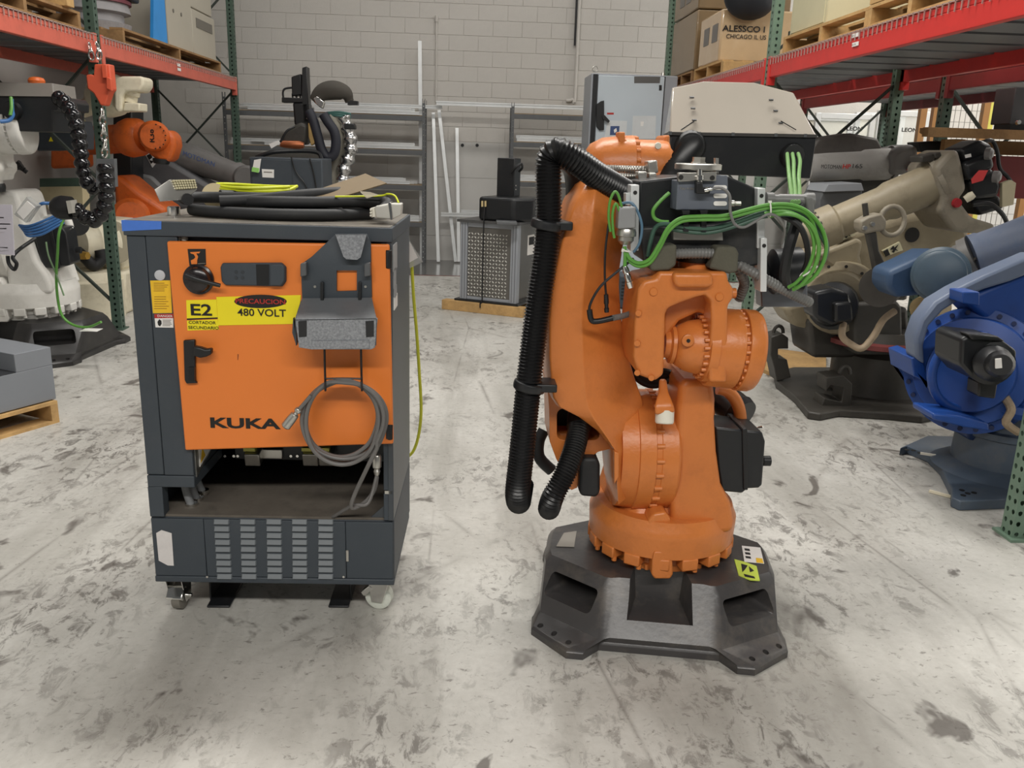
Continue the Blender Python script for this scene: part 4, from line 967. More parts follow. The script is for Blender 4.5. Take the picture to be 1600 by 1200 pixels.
for q in (((1158, 881), (1168, 884), (1164, 890), (1160, 894)), ((1170, 885), (1178, 892), (1172, 894)), ((1162, 897), (1178, 901), (1180, 904), (1164, 901))):
    base_label('tag_print', q, .2085, INK, l3)

# ---------------- hoses of the robot (dress pack)
dp = thing('corrugated_hose_pack', PY(856, 600, 2.7), 'long black corrugated hose looping over the left side of the orange robot', 'hose')
m = MB(); m.hose([PY(1006, 316, 2.78), PY(975, 300, 2.72), PY(935, 276, 2.66), PY(900, 251, 2.63), PY(872, 236, 2.63), PY(858, 250, 2.64), PY(857, 290, 2.64), PY(857, 345, 2.64), PY(852, 400, 2.63), PY(842, 470, 2.62), PY(833, 540, 2.61), PY(827, 590, 2.60), PY(821, 650, 2.60), PY(815, 710, 2.60), PY(809, 764, 2.61), PY(810, 783, 2.655), PY(812, 778, 2.74), PY(816, 756, 2.82)], .0415, .0105, .15, 20)
m.build('corrugated_tube', HOSE, dp, smooth=25)
m = MB(); m.tube([PY(870, 245, 2.78), PY(892, 262, 2.84), PY(898, 300, 2.9), PY(892, 345, 2.98)], .03, 14); m.build('rear_tube', BLACK, dp)
def clampset(cx, cy, Y, w):
    p = PY(cx, cy, Y); q = MB(); q.lathe(p+V((0, 0, -.014))+V((-.002, 0, 0)), p+V((.003, 0, .014)), [(0, .05), (.5, .052), (1, .05)], 28)
    q.box((p.x+.02, p.y-.035, p.z-.012), (p.x+.02+w, p.y+.06, p.z+.014)); return q.build('hose_clamp', BLACKMETAL, dp, bevel=.004)
clampset(855, 352, 2.64, .055); clampset(827, 603, 2.60, .065)
hs2 = thing('short_corrugated_hose', PY(872, 790, 2.62), 'shorter black corrugated hose coming out of the shoulder window of the orange robot', 'hose')
m = MB(); m.hose([PY(906, 648, 2.80), PY(904, 672, 2.74), PY(896, 706, 2.68), PY(882, 742, 2.63), PY(864, 776, 2.61), PY(858, 794, 2.645), PY(860, 790, 2.72), PY(866, 770, 2.80)], .0375, .0095, .15, 20); m.build('corrugated_tube', HOSE, hs2, smooth=25)
m = MB(); m.lathe(PY(907, 646, 2.80), PY(904, 668, 2.755), [(0, .044), (1, .041)], 22); m.build('hose_collar', BLACK, hs2)

# ---------------- box with lid carried on the forearm
bx = thing('tool_control_box', PY(1160, 278, 3.4), 'black metal box with a glossy taupe faceted lid on top of the orange robot', 'box')
YB1, YB2 = 3.22, 3.56
fp = [(1047, 210), (1276, 214), (1266, 279), (1049, 270)]
m = MB(); m.prism([PY(x, y, YB1) for x, y in fp], (.055, YB2-YB1, 0)); body = m.build('box_body', BLACKMETAL, bx, bevel=.004)
a = PY(1046, 210, YB1); b = PY(1278, 213, YB1); zl = (a.z+b.z)/2
def P_(px, py, Y): return PY(px, py, Y)
z_top = P_(1140, 125.5, 3.40).z
ring0 = [V((a.x, YB1+.0, zl)), V((a.x+.07, YB1-.004, zl)), V((b.x-.07, YB1-.004, zl)), V((b.x, YB1, zl)), V((b.x+.055, YB2, zl)), V((b.x-.02, YB2, zl)), V((a.x+.12, YB2, zl)), V((a.x+.055, YB2, zl))]
tl = P_(1050, 137, 3.36); t1 = P_(1100, 126, 3.34); t2 = P_(1178, 128, 3.34); tr = P_(1240, 145, 3.36)
ring1 = [V((tl.x, 3.36, tl.z)), V((t1.x, 3.34, t1.z)), V((t2.x, 3.34, t2.z)), V((tr.x, 3.36, tr.z)), V((tr.x+.03, 3.48, tr.z)), V((t2.x+.03, 3.5, t2.z)), V((t1.x+.03, 3.5, t1.z)), V((tl.x+.03, 3.48, tl.z))]
m = MB(); m.loft([ring0, ring1]); lidb = m.build('faceted_lid', LIDBEIGE, bx, bevel=.006, seg=2, smooth=20)
for px, py in ((1081, 152), (1083, 169), (1085, 187.5), (1205, 156), (1212, 173), (1220, 192)):
    t = (210-py)/84; q = PY(px, py, YB1+(3.345-YB1)*t-.012)
    MB().obox(q, (.016, .006, .004), (1, 0, 0), (0, 1, .9)).build('lid_clip', BLACK, lidb)
for x0, x1 in ((1064, 1085), (1244, 1220)):
    MB().tube([PY(x0, 203, YB1-.004), PY(x1, 189, YB1+.018)], .002, 6, 1).build('lid_cord', BLACK, lidb)
m = MB(); m.prism([PY(x, y, YB1-.008) for x, y in ((1045, 206), (1277, 210), (1277, 215), (1045, 211))], (.057, YB2-YB1+.012, 0)); m.build('lid_rim', mat('rim_grey', (66, 64, 62), .4), bx)
for px in (1047, 1092, 1145, 1212, 1258):
    q = PY(px, 208+(px-1045)*.018, YB1-.01); MB().obox(q, (.012, .006, .012)).build('rim_clip', CHROME, bx)
for cx, cy, r in ((1078, 229, .058), (1237, 243, .046)):
    q = PY(cx, cy, YB1); MB().lathe(q, q-V((0, .022, 0)), [(0, r), (.4, r), (1, r*.84)], 32).build('grommet', mat('grommet_black', (32, 33, 34), .5), bx)
m = MB(); m.pp([(1062, 270), (1092, 270), (1092, 330), (1062, 330)], 3.04, 3.3); m.build('box_bracket', BLACKMETAL, bx)
hs3 = thing('short_box_hose', PY(1045, 290, 2.95), 'short black corrugated hose bending out of the black box on the robot', 'hose')
m = MB(); m.hose([PY(1080, 230, YB1-.01), PY(1080, 231, 3.14), PY(1074, 240, 3.05), PY(1060, 260, 2.95), PY(1048, 284, 2.88), PY(1042, 300, 2.84)], .043, .0105, .15, 20); m.build('corrugated_tube', HOSE, hs3, smooth=25)

# ---------------- gripper tool on the wrist
tool = thing('gripper_tool', PY(1090, 405, 2.68), 'black gripper tool with aluminium bars and a grey valve block on the orange robot wrist', 'gripper')
m = MB(); m.pp([(999, 283), (1060, 276), (1140, 276), (1186, 296), (1187, 346), (1130, 359), (996, 359)], 2.60, 2.84); m.build('tool_body', BLACKMETAL, tool, bevel=.006)
m = MB(); m.pp([(998, 355), (1189, 345), (1192, 412), (1172, 418), (1150, 410), (1124, 399), (1050, 399), (1006, 410)], 2.58, 2.76); m.build('tool_lower_body', mat('dark_tool_grey', (44, 45, 46), .45, dirt=.3, dirt_rgb=(90, 86, 78), scale=8), tool, bevel=.008)
m = MB(); m.pp([(1052, 361), (1129, 361), (1130, 376), (1052, 375)], 2.555, 2.585); m.build('front_plate', mat('brushed_plate', (160, 158, 152), .4, metal=.5), tool, bevel=.002)
for px0, px1, y0, y1, Y in ((986, 999, 289, 392, 2.57), (1184, 1196, 294, 388, 2.57), (1189, 1199, 372, 456, 2.55)):
    m = MB(); m.pp([(px0, y0), (px1, y0), (px1-1, y1), (px0-1, y1)], Y, Y+.06); br = m.build('aluminium_bar', ALU, tool, bevel=.002)
    q = PY((px0+px1)/2, y0+12, Y-.001); MB().cyl(q+V((0, .003, 0)), q-V((0, .0008, 0)), .006, n=12).build('bar_hole', INK, br)
m = MB(); m.pp([(978, 302), (990, 302), (990, 320), (978, 320)], 2.58, 2.62); m.build('bar_step', ALU, tool)
VALVE = mat('slate_valve_grey', (96, 102, 112), .42, scale=5)
m = MB(); m.pp([(1059, 282), (1086, 281), (1086, 276), (1137, 274), (1139, 328), (1056, 328)], 2.52, 2.60); vb = m.build('valve_block', VALVE, tool, bevel=.003)
for cy in (293, 306, 318):
    m = MB(); m.pp(rrect(1115, cy-3.5, 1136, cy+3.5, 3.2, 3), 2.517, 2.521); m.build('white_tag', WHITE, vb)
uu = PY(1075, 295, 2.519); text('valve_print', 'Typ 4.2bar', uu, .008, (1, 0, 0), (0, 0, 1), GREYINK, vb, width=.05)
m = MB(); m.pp([(1060, 270), (1120, 268), (1119, 283), (1090, 283), (1089, 278), (1086, 283), (1060, 284)], 2.505, 2.525); pl = m.build('steel_bracket', STEEL, tool, bevel=.002)
for px, py in ((1064, 277), (1113, 278)):
    q = PY(px, py, 2.504); MB().cyl(q+V((0, .003, 0)), q-V((0, .001, 0)), .007, n=14).build('bracket_hole', INK, pl)
q = PY(1091, 259, 2.56); MB().lathe(V((q.x, 2.56, PY(1091, 266, 2.56).z)), V((q.x, 2.56, PY(1091, 255.5, 2.56).z)), [(0, .064), (.15, .068), (.85, .068), (1, .064)], 36).build('steel_disc', STEEL, tool)
MB().lathe(V((q.x, 2.56, PY(1091, 257, 2.56).z)), V((q.x, 2.56, PY(1091, 245.5, 2.56).z)), [(0, .024), (.3, .022), (.35, .019), (1, .019)], 6).build('hex_nut', STEEL, tool)
m = MB(); m.pp([(1118, 247), (1123, 247), (1123, 271), (1118, 271)], 2.53, 2.55); m.build('stop_pin', STEEL, tool)
m = MB(); m.lathe(PY(1093, 264, 2.5), PY(1093, 292, 2.5), [(0, .008), (.35, .008), (.4, .013), (.6, .013), (.65, .008), (1, .008)], 12); fit = m.build('push_fitting', CHROME, tool)
m = MB(); m.pp([(1088, 284), (1098, 284), (1099, 293), (1110, 294), (1110, 303), (1088, 303)], 2.485, 2.51); m.build('elbow_fitting', BLACK, fit, bevel=.004)
q = PY(1100, 297.5, 2.49); MB().lathe(q, PY(1112, 295, 2.49), [(0, .007), (.5, .008), (.55, .006), (1, .006)], 12).build('hose_ferrule', CHROME, fit)
q = PY(1139, 318, 2.56); MB().lathe(q, q+V((.035, 0, 0)), [(0, .010), (.4, .010), (.5, .007), (1, .007)], 14).build('side_fitting', STEEL, tool)
for cx in (1072, 1100):
    m = MB(); m.pp([(cx-4, 331), (cx+4, 331), (cx+4, 362), (cx-4, 362)], 2.515, 2.53); m.pp([(cx-6, 329), (cx+6, 329), (cx+5, 335), (cx-5, 335)], 2.50, 2.53); m.build('cable_clip', BLACK, tool)
# olive foam pads and the conduit saddle between them
for poly in ([(1030, 385), (1058, 382), (1057, 415), (1046, 423), (1018, 424), (1014, 412)], [(1121, 385), (1150, 386), (1155, 396), (1153, 425), (1140, 428), (1108, 420)]):
    m = MB(); m.pp(poly, 2.515, 2.60); m.build('foam_pad', FOAM, tool, bevel=.008, seg=3)
hz = thing('grey_conduit', PY(1240, 470, 2.66), 'ribbed grey conduit leaving the robot wrist towards the right', 'conduit')
m = MB(); m.hose([PY(1050, 397, 2.545), PY(1075, 396, 2.54), PY(1105, 396, 2.54), PY(1124, 398, 2.545)], .016, .010, .13, 14); m.build('saddle_conduit', GREYHOSE, hz, smooth=25)
m = MB(); m.hose([PY(1146, 410, 2.60), PY(1166, 420, 2.58), PY(1195, 436, 2.58), PY(1230, 455, 2.6), PY(1266, 473, 2.64)], .0165, .011, .14, 14); m.build('outgoing_conduit', GREYHOSE, hz, smooth=25)
m = MB(); m.hose([PY(1148, 412, 2.62), PY(1158, 428, 2.62), PY(1163, 445, 2.66), PY(1154, 468, 2.70)], .0165, .011, .14, 14); m.build('short_conduit', GREYHOSE, hz, smooth=25)
# left junction box with plugs
jb = thing('sensor_plug', PY(978, 395, 2.55), 'grey square plug with a metal gland on the left side of the gripper', 'plug')
m = MB(); m.pp([(967, 324), (994, 323), (994, 357), (965, 358)], 2.53, 2.58); m.build('plug_body', mat('zinc_grey', (146, 147, 148), .45, metal=.3), jb, bevel=.005)
m = MB(); m.lathe(PY(979, 357, 2.555), PY(977, 382, 2.555), [(0, .026), (.2, .030), (.45, .030), (.5, .024), (.75, .024), (1, .014)], 20); m.build('gland', STEEL, jb)
# thin black sensor lead on the arm
sl = thing('sensor_lead', PY(920, 490, 2.58), 'thin black sensor lead with an angled plug hanging in front of the orange link arm', 'cable')
m = MB(); m.tube([PY(990, 404, 2.55), PY(965, 424, 2.54), PY(938, 448, 2.54), PY(922, 476, 2.55), PY(922, 492, 2.56)], .0042, 8); m.build('lead', SOFTBLACK, sl)
m = MB(); m.tube([PY(921, 484, 2.56), PY(924, 500, 2.56), PY(934, 502, 2.56), PY(957, 497, 2.56)], .009, 10, 4); m.build('angled_plug', BLACK, sl)
m = MB(); m.hose([PY(957, 497, 2.56), PY(976, 493, 2.60), PY(1000, 484, 2.64)], .0095, .008, .12, 12); m.build('ribbed_tail', GREYHOSE, sl, smooth=25)
m = MB(); m.tube([PY(951, 350, 2.58), PY(946, 390, 2.57), PY(945, 430, 2.57), PY(947, 462, 2.57)], .0035, 8); m.lathe(PY(947, 460, 2.57), PY(948, 488, 2.57), [(0, .007), (.5, .008), (.55, .006), (.75, .006), (.78, .008), (1, .007)], 12); m.build('straight_plug', BLACK, sl)
# left connectors behind the arm top, and metal conduits
mc = thing('braided_conduit', PY(960, 270, 2.85), 'silver braided conduits with a clamp joining the black hose above the robot elbow', 'conduit')
m = MB(); m.hose([PY(935, 263, 2.82), PY(965, 264, 2.82), PY(1000, 265, 2.80), PY(1020, 266, 2.80)], .0125, .008, .12, 12); m.build('braided_tube', mat('silver_braid', (150, 148, 142), .35, metal=.7), mc, smooth=25)
m = MB(); m.hose([PY(950, 274, 2.80), PY(975, 275, 2.80), PY(1002, 275, 2.80)], .010, .008, .12, 12); m.build('braided_tube', mat('silver_braid', (150, 148, 142), .35, metal=.7), mc, smooth=25)
m = MB(); m.pp([(1012, 252), (1027, 250), (1029, 270), (1014, 272)], 2.74, 2.80); m.pp([(996, 268), (1011, 268), (1012, 283), (997, 284)], 2.72, 2.77); m.pp([(1014, 270), (1026, 270), (1026, 280), (1014, 281)], 2.72, 2.76); m.build('clamp', STEEL, mc, bevel=.004)

# ---------------- green cables
def gcable(label, pts, r, mtl=GREEN, name='green_cable', k=6):
    m = MB(); m.tube([PY(*p) for p in pts], r, 8, k); return tag(m.build(name, mtl), label, 'cable')
def offs(pts, dx, dy, dY): return [(x+dx, y+dy, Y+dY) for x, y, Y in pts]
main = [(978, 392, 2.545), (984, 404, 2.53), (998, 411, 2.52), (1015, 405, 2.51), (1030, 382, 2.505), (1044, 356, 2.50), (1064, 341, 2.495), (1095, 338, 2.49), (1130, 337, 2.49), (1165, 328, 2.49), (1200, 320, 2.49), (1235, 320, 2.49), (1262, 331, 2.49), (1283, 355, 2.49), (1291, 385, 2.49), (1284, 415, 2.50), (1266, 438, 2.51), (1242, 450, 2.53)]
gcable('topmost bright green cable of the bundle strapped across the gripper', main, .0058)
gcable('second bright green cable of the bundle strapped across the gripper', offs(main[:-2], 1, 5, .004)[:13]+[(1274, 362, 2.5), (1280, 390, 2.5), (1272, 420, 2.51), (1254, 440, 2.52)], .0058)
lp = [(1195, 334, 2.50), (1222, 330, 2.48), (1248, 338, 2.475), (1266, 358, 2.475), (1272, 386, 2.48), (1264, 416, 2.49), (1246, 440, 2.5), (1232, 449, 2.52)]
gcable('innermost bright green cable in the loop right of the gripper', lp, .0056)
gcable('bright green cable lying in front in the loop right of the gripper', offs(lp, 7, 4, -.008), .0056)
dk = [(1012, 400, 2.56), (1016, 380, 2.55), (1024, 356, 2.545), (1040, 350, 2.53), (1075, 356, 2.52), (1110, 357, 2.52), (1150, 347, 2.52), (1195, 332, 2.51), (1240, 330, 2.51), (1270, 344, 2.51), (1290, 375, 2.52), (1290, 400, 2.53), (1275, 430, 2.54)]
gcable('dark green cable behind the bright green bundle across the gripper', dk, .0065, GREENDK, 'dark_green_cable')
gcable('second dark green cable low in the bundle across the gripper', offs(dk[3:11], 0, 6, .006), .0065, GREENDK, 'dark_green_cable')
gcable('short cut green cable end standing up in front of the black gripper body', [(1046, 301, 2.55), (1032, 314, 2.55), (1021, 328, 2.55), (1022, 340, 2.55), (1032, 346, 2.545), (1045, 347, 2.54)], .0055)
for dx, w_ in ((0, 'left'), (9, 'middle'), (19, 'right')):
    gcable('%s of the pale green cables dropping out of the black box' % {'left': 'leftmost', 'middle': 'central', 'right': 'rightmost'}[w_],
           [(1230+dx*.9, 240, 3.19), (1231+dx, 252, 3.12), (1233+dx*.8, 275, 3.0), (1236+dx*.7, 300, 2.75), (1238+dx*.5, 316, 2.55)], .0068, mat('pale_green_cable_jacket', (116, 158, 94), .45), 'pale_green_cable')
gcable('thin green wire loop above the grey square plug', [(972, 326, 2.54), (966, 305, 2.54), (960, 300, 2.54), (953, 315, 2.54), (951, 340, 2.54), (954, 362, 2.54)], .004)
gcable('second green wire beside the grey square plug', [(968, 330, 2.535), (962, 318, 2.535), (957, 335, 2.535), (958, 360, 2.535), (960, 372, 2.535)], .004)
gcable('blue hose curving around the grey square plug', [(972, 318, 2.56), (986, 317, 2.55), (997, 332, 2.545), (1003, 355, 2.545), (999, 380, 2.55), (990, 394, 2.555)], .0042, mat('dusty_blue_hose', (84, 116, 140), .45), 'blue_hose')
gcable('green cable with a metal plug dropping below the grey square plug', [(976, 385, 2.545), (977, 400, 2.54), (976, 418, 2.54)], .0055)
m = MB(); m.lathe(PY(976, 416, 2.54), PY(986, 449, 2.54), [(0, .007), (.15, .010), (.3, .010), (.33, .007), (.45, .010), (.7, .010), (.72, .013), (1, .012)], 14); o = m.build('metal_plug', CHROME, bpy.data.objects['green_cable.006'] if 'green_cable.006' in bpy.data.objects else None)
gcable('grey thin cable swinging from the valve block to the right bar', [(1112, 295, 2.49), (1128, 294, 2.485), (1140, 306, 2.48), (1141, 330, 2.475), (1148, 350, 2.475), (1162, 355, 2.475), (1180, 346, 2.475), (1200, 335, 2.475), (1216, 340, 2.48), (1226, 358, 2.49), (1222, 380, 2.52)], .0042, GREYHOSE, 'grey_cable')
gcable('thick black cable bowing down inside the green loop', [(1222, 336, 2.55), (1248, 352, 2.53), (1260, 378, 2.53), (1262, 405, 2.55), (1255, 425, 2.58)], .009, SOFTBLACK, 'black_cable')
gcable('thick black tube standing inside the green loop', [(1246, 345, 2.58), (1238, 370, 2.57), (1230, 400, 2.57), (1226, 430, 2.58), (1230, 452, 2.6)], .017, BLACK, 'black_tube')
ms = thing('motor_plug', PY(1240, 318, 2.58), 'grey cylindrical motor plug at the right end of the gripper', 'plug')
m = MB(); m.lathe(PY(1196, 312, 2.58), PY(1270, 314, 2.58), [(0, .022), (.15, .022), (.16, .016), (.25, .016), (.28, .018), (.8, .019), (.85, .024), (1, .024)], 20); m.build('plug_body', GREYHOSE, ms)
m = MB(); m.pp([(1258, 306), (1272, 308), (1274, 334), (1262, 336)], 2.555, 2.60); m.build('plug_angle', GREYHOSE, ms, bevel=.006)
m = MB(); m.lathe(PY(1240, 322, 2.56), PY(1246, 346, 2.56), [(0, .030), (.5, .030), (.6, .022), (1, .02)], 16); m.build('plug_nut', BLACK, ms)
mo2 = thing('wrist_motor', PY(1225, 470, 2.68), 'black motor housing below the green cable loop at the right of the gripper', 'motor')
m = MB(); m.lathe(PY(1202, 425, 2.70), PY(1256, 422, 2.70), [(0, .05), (.1, .072), (.85, .075), (1, .05)], 28); m.build('motor_body', BLACKMETAL, mo2)
m = MB(); m.pp([(1188, 432), (1262, 430), (1262, 480), (1190, 480)], 2.72, 2.78); m.build('motor_mount', mat('grey_foil_panel', (110, 114, 120), .3, metal=.5), mo2, bevel=.004)
m = MB(); m.pp([(1183, 380), (1190, 380), (1204, 420), (1204, 450), (1190, 452), (1183, 430)], 2.66, 2.74); m.build('motor_arm', BLACKMETAL, mo2, bevel=.004)
# zip ties
def ziptie(label, cx, cy, Y, rx, ang):
    d = V((math.cos(ang), 0, math.sin(ang))); n = V((-d.z, 0, d.x)); p = PY(cx, cy, Y); pts = []
    for i in range(17):
        t = 2*pi*i/16; pts.append(p+n*rx*math.cos(t)+V((0, 1, 0))*.014*math.sin(t))
    m = MB(); m.tube(pts, .0026, 6, 1); m.obox(p+n*rx+V((0, -.004, 0)), (.009, .008, .008), d, (0, 1, 0)); tag(m.build('zip_tie', ZIP), label, 'zip tie', 'white zip ties on the green cables')
ziptie('white zip tie on the green bundle beside the right aluminium bar', 1202, 328, 2.495, .022, .1)
ziptie('white zip tie low on the green cable loop', 1262, 424, 2.50, .026, -.9)
ziptie('white zip tie below the grey square plug', 979, 392, 2.545, .012, 1.4)

# ================================================================== LEFT SIDE
ZWR = PY(1070, 538, 2.62).z-.012
def clone_robot(src, name, label, paint, loc, rz, sc, shift):
    r = copy_tree(src); r.name = name; tag(r, label, 'robot arm')
    r.location = loc; r.rotation_euler = (0, 0, rz); r.scale = (sc, sc, sc)
    def rec(o):
        for ch in o.children:
            if ch.type == 'MESH' and len(ch.material_slots) and ch.material_slots[0].material == ORANGE:
                ch.material_slots[0].link = 'OBJECT'; ch.material_slots[0].material = paint
            base = ch.name.split('.')[0]
            if base in shift:
                ch.location = V(ch.location)+V(shift[base])
                if base in ('wrist_fork', 'wrist_drum', 'wrist_ball', 'tool_neck', 'tool_flange'):
                    ch.location.z = 2*(ZWR+.20)-ch.location.z; ch.scale.z = -1
            rec(ch)
    rec(r); return r
sh_ = {k: (.0, .0, .20) for k in ('wrist_fork', 'wrist_drum', 'wrist_ball', 'tool_neck', 'tool_flange')}
sh_['forearm'] = (0, .1, .05); sh_['inner_cables'] = (0, .1, .15)
def drop(root, names):
    for ch in list(root.children):
        if ch.name.split('.')[0] in names:
            for g in list(ch.children): bpy.data.objects.remove(g, do_unlink=True)
            bpy.data.objects.remove(ch, do_unlink=True)
wr = clone_robot(robot, 'white_robot_arm', 'white six-axis robot arm on a black cast base, under the left rack', ROBOTWHITE, (-3.37, 6.62, 0), .06, 1.36, sh_)
drop(wr, ('base_label', 'torn_green_tag', 'elbow_gear', 'forearm_housing', 'forearm'))
for ch in wr.children:
    if ch.name.split('.')[0] == 'base_casting': ch.material_slots[0].link = 'OBJECT'; ch.material_slots[0].material = mat('black_cast_base', (44, 43, 43), .4, dirt=.3, dirt_rgb=(80, 76, 72), scale=5)
YW = 6.0
k = PZ(143, 519, .27); MB().box((k.x-.06, k.y-.05, .285), (k.x+.06, k.y+.05, .287)).build('base_label', WHITE).name = 'base_label'
o = bpy.data.objects['base_label.002'] if 'base_label.002' in bpy.data.objects else None
for o in list(bpy.data.objects):
    if o.name.startswith('base_label') and o.parent is None:
        WM[wr.name] = Matrix.Translation(V(wr.location)) @ Matrix.Rotation(.06, 4, 'Z') @ Matrix.Scale(1.36, 4); adopt(o, wr)
# black box over the white robot
lb = thing('robot_top_box', PY(40, 205, 6.3), 'black metal box with a flat grey lid above the white robot', 'box')
m = MB(); m.pp([(-30, 150), (84, 150), (90, 158), (90, 172), (82, 172), (82, 206), (-30, 204)], 6.2, 6.7); b_ = m.build('box_body', BLACKMETAL, lb, bevel=.008)
m = MB(); m.prism([PY(-30, 128, 6.3), PY(82, 130, 6.3), PY(84, 151, 6.19), PY(-30, 150, 6.19)], (0, .35, 0)); m.build('box_lid', mat('dull_box_lid', (112, 108, 102), .5), lb, bevel=.006)
q = PY(57, 125, 6.35); MB().lathe(q-UZ*.03, q+UZ*.02, [(0, .05), (.5, .055), (.85, .045), (1, .02)], 18).build('orange_knob', OLDORANGE, lb)
q = PY(20, 173, 6.2); MB().lathe(q, q-V((0, .03, 0)), [(0, .065), (1, .055)], 22).build('cable_port', BLACK, lb)
m = MB(); m.tube([PY(18, 155, 6.15), PY(19, 172, 6.12), PY(20, 180, 6.1), PY(14, 188, 6.08), PY(0, 190, 6.05)], .013, 8); tag(m.build('blue_cable', BLUECABLE), 'light blue cable bending out of the black box above the white robot', 'cable')
m = MB(); m.tube([PY(17, 152, 6.13), PY(18, 168, 6.10), PY(16, 180, 6.08)], .011, 8); tag(m.build('green_wire', GREEN), 'short green wire at the port of the black box above the white robot', 'wire')
# bubble hose
bh = thing('bubble_hose', PY(150, 345, 6.1), 'black bubble-segmented hose hanging in a loop beside the white robot', 'hose')
m = MB(); m.bubble([PY(88, 151, 6.2), PY(102, 161, 6.15), PY(114, 180, 6.1), PY(122, 205, 6.1), PY(126, 235, 6.1), PY(129, 262, 6.1), PY(136, 284, 6.1), PY(150, 296, 6.15)], .052, .062, .28, 16); m.build('bubble_tube', mat('shiny_black_hose', (22, 22, 24), .18), bh, smooth=70)
m = MB(); m.bubble([PY(164, 256, 5.95), PY(166, 280, 5.95), PY(166, 305, 5.95), PY(161, 328, 5.95), PY(150, 343, 5.95), PY(137, 342, 5.95), PY(124, 331, 5.95), PY(110, 324, 5.95)], .054, .062, .28, 16); m.build('bubble_tube', mat('shiny_black_hose', (22, 22, 24), .18), bh, smooth=70)
m = MB(); m.lathe(PY(112, 325, 5.95), PY(82, 324, 5.95), [(0, .075), (.5, .08), (.8, .07), (1, .05)], 20); m.build('hose_end_cuff', BLACK, bh)
m = MB(); m.pp([(103, 314), (110, 313), (114, 333), (107, 334)], 5.86, 5.95); m.build('cuff_band', mat('grey_band', (170, 168, 160), .5), bh)
m = MB(); m.pp([(150, 248), (178, 248), (180, 292), (150, 292)], 6.05, 6.1); m.build('hose_plate', SHELFGREY, bh)
# blue cable bundle
for i in range(5):
    m = MB(); dy = 5.0*i
    m.tube([PY(30+2*i, 352+dy*.5, 6.15), PY(45, 353+dy*.8, 6.11), PY(66, 346+dy, 6.09), PY(88, 336+dy*.9, 6.11), PY(100, 328+dy, 6.15)], .0085, 8)
    tag(m.build('blue_cable', BLUECABLE), ['topmost', 'second', 'middle', 'fourth', 'lowest'][i]+' blue cable in the bundle tied on the white robot', 'cable', 'blue cables on the white robot')
m = MB(); m.tube([PY(56, 325, 6.2), PY(66, 318, 6.17), PY(80, 318, 6.2)], .012, 8); tag(m.build('blue_cable', BLUECABLE), 'short blue cable looping above the blue bundle on the white robot', 'cable')
gw = MB(); gw.tube([PY(100, 340, 6.15), PY(92, 365, 6.1), PY(90, 395, 6.07), PY(88, 430, 6.07), PY(90, 465, 6.07), PY(97, 493, 6.07), PY(115, 508, 6.05), PY(138, 511, 6), PY(158, 503, 5.95)], .009, 8)
tag(gw.build('green_cable', GREEN), 'long green cable trailing down the white robot to its base', 'cable')
gw = MB(); gw.tube([PY(72, 378, 6.11), PY(76, 400, 6.09), PY(86, 424, 6.07), PY(92, 440, 6.06), PY(100, 462, 6.05)], .006, 8); tag(gw.build('green_wire', mat('grey_green_wire', (120, 150, 110), .5)), 'thin grey-green wire crossing the long green cable on the white robot', 'wire')
tb = thing('clear_case', PY(38, 345, 6.13), 'clear plastic case with a white card tied to the white robot', 'case')
m = MB(); m.pp([(41, 308), (58, 322), (40, 348), (22, 335)], 6.07, 6.13); m.build('case_shell', mat('clear_case_plastic', (190, 192, 190), .12, alpha=.5), tb)
m = MB(); m.pp([(42, 314), (54, 324), (37, 343), (26, 332)], 6.06, 6.07); m.build('white_card', WHITE, tb)
sg = MB(); sg.pp([(-14, 319), (18, 320), (22, 399), (-14, 396)], 5.95, 5.96); so_ = tag(sg.build('paper_sign', mat('lilac_grey_paper', (196, 192, 202), .6)), 'grey printed paper sheet hanging at the left edge before the white robot', 'sign')
for yy, x1 in ((339, 6), (349, 16), (356, 10), (362, 7), (386, 12), (391, 14)):
    MB().pp([(-8, yy), (x1, yy+.3), (x1, yy+2), (-8, yy+1.7)], 5.95, 5.95).build('sign_print', GREYINK, so_)
m = MB(); m.tube([PY(12, 400, 6.05), PY(14, 412, 6.05), PY(22, 421, 6.05), PY(26, 412, 6.05), PY(20, 402, 6.05), PY(30, 390, 6.15), PY(56, 372, 6.25)], .013, 8); tag(m.build('black_cable', BLACK), 'black cable looping below the paper sheet on the white robot', 'cable')
# dark controller with warning triangle
dc = thing('dark_controller', PY(88, 235, 7.7), 'dark grey controller housing with a yellow warning triangle behind the white robot', 'controller')
m = MB(); m.pp([(58, 188), (112, 188), (116, 204), (116, 234), (58, 236)], 7.6, 8.0); m.build('housing', DKGREY, dc, bevel=.01)
MB().pp([(76, 221), (79, 214), (82.5, 221)], 7.592, 7.6).build('warning_triangle', YELLOW, dc); MB().pp([(85, 189), (101, 190), (101, 195), (85, 194)], 7.59, 7.6).build('white_sticker', WHITE, dc)
m = MB(); m.pp([(62, 176), (100, 173), (112, 190), (60, 190)], 7.65, 7.95); m.build('lid_box', mat('khaki_box', (120, 112, 84), .6), dc)
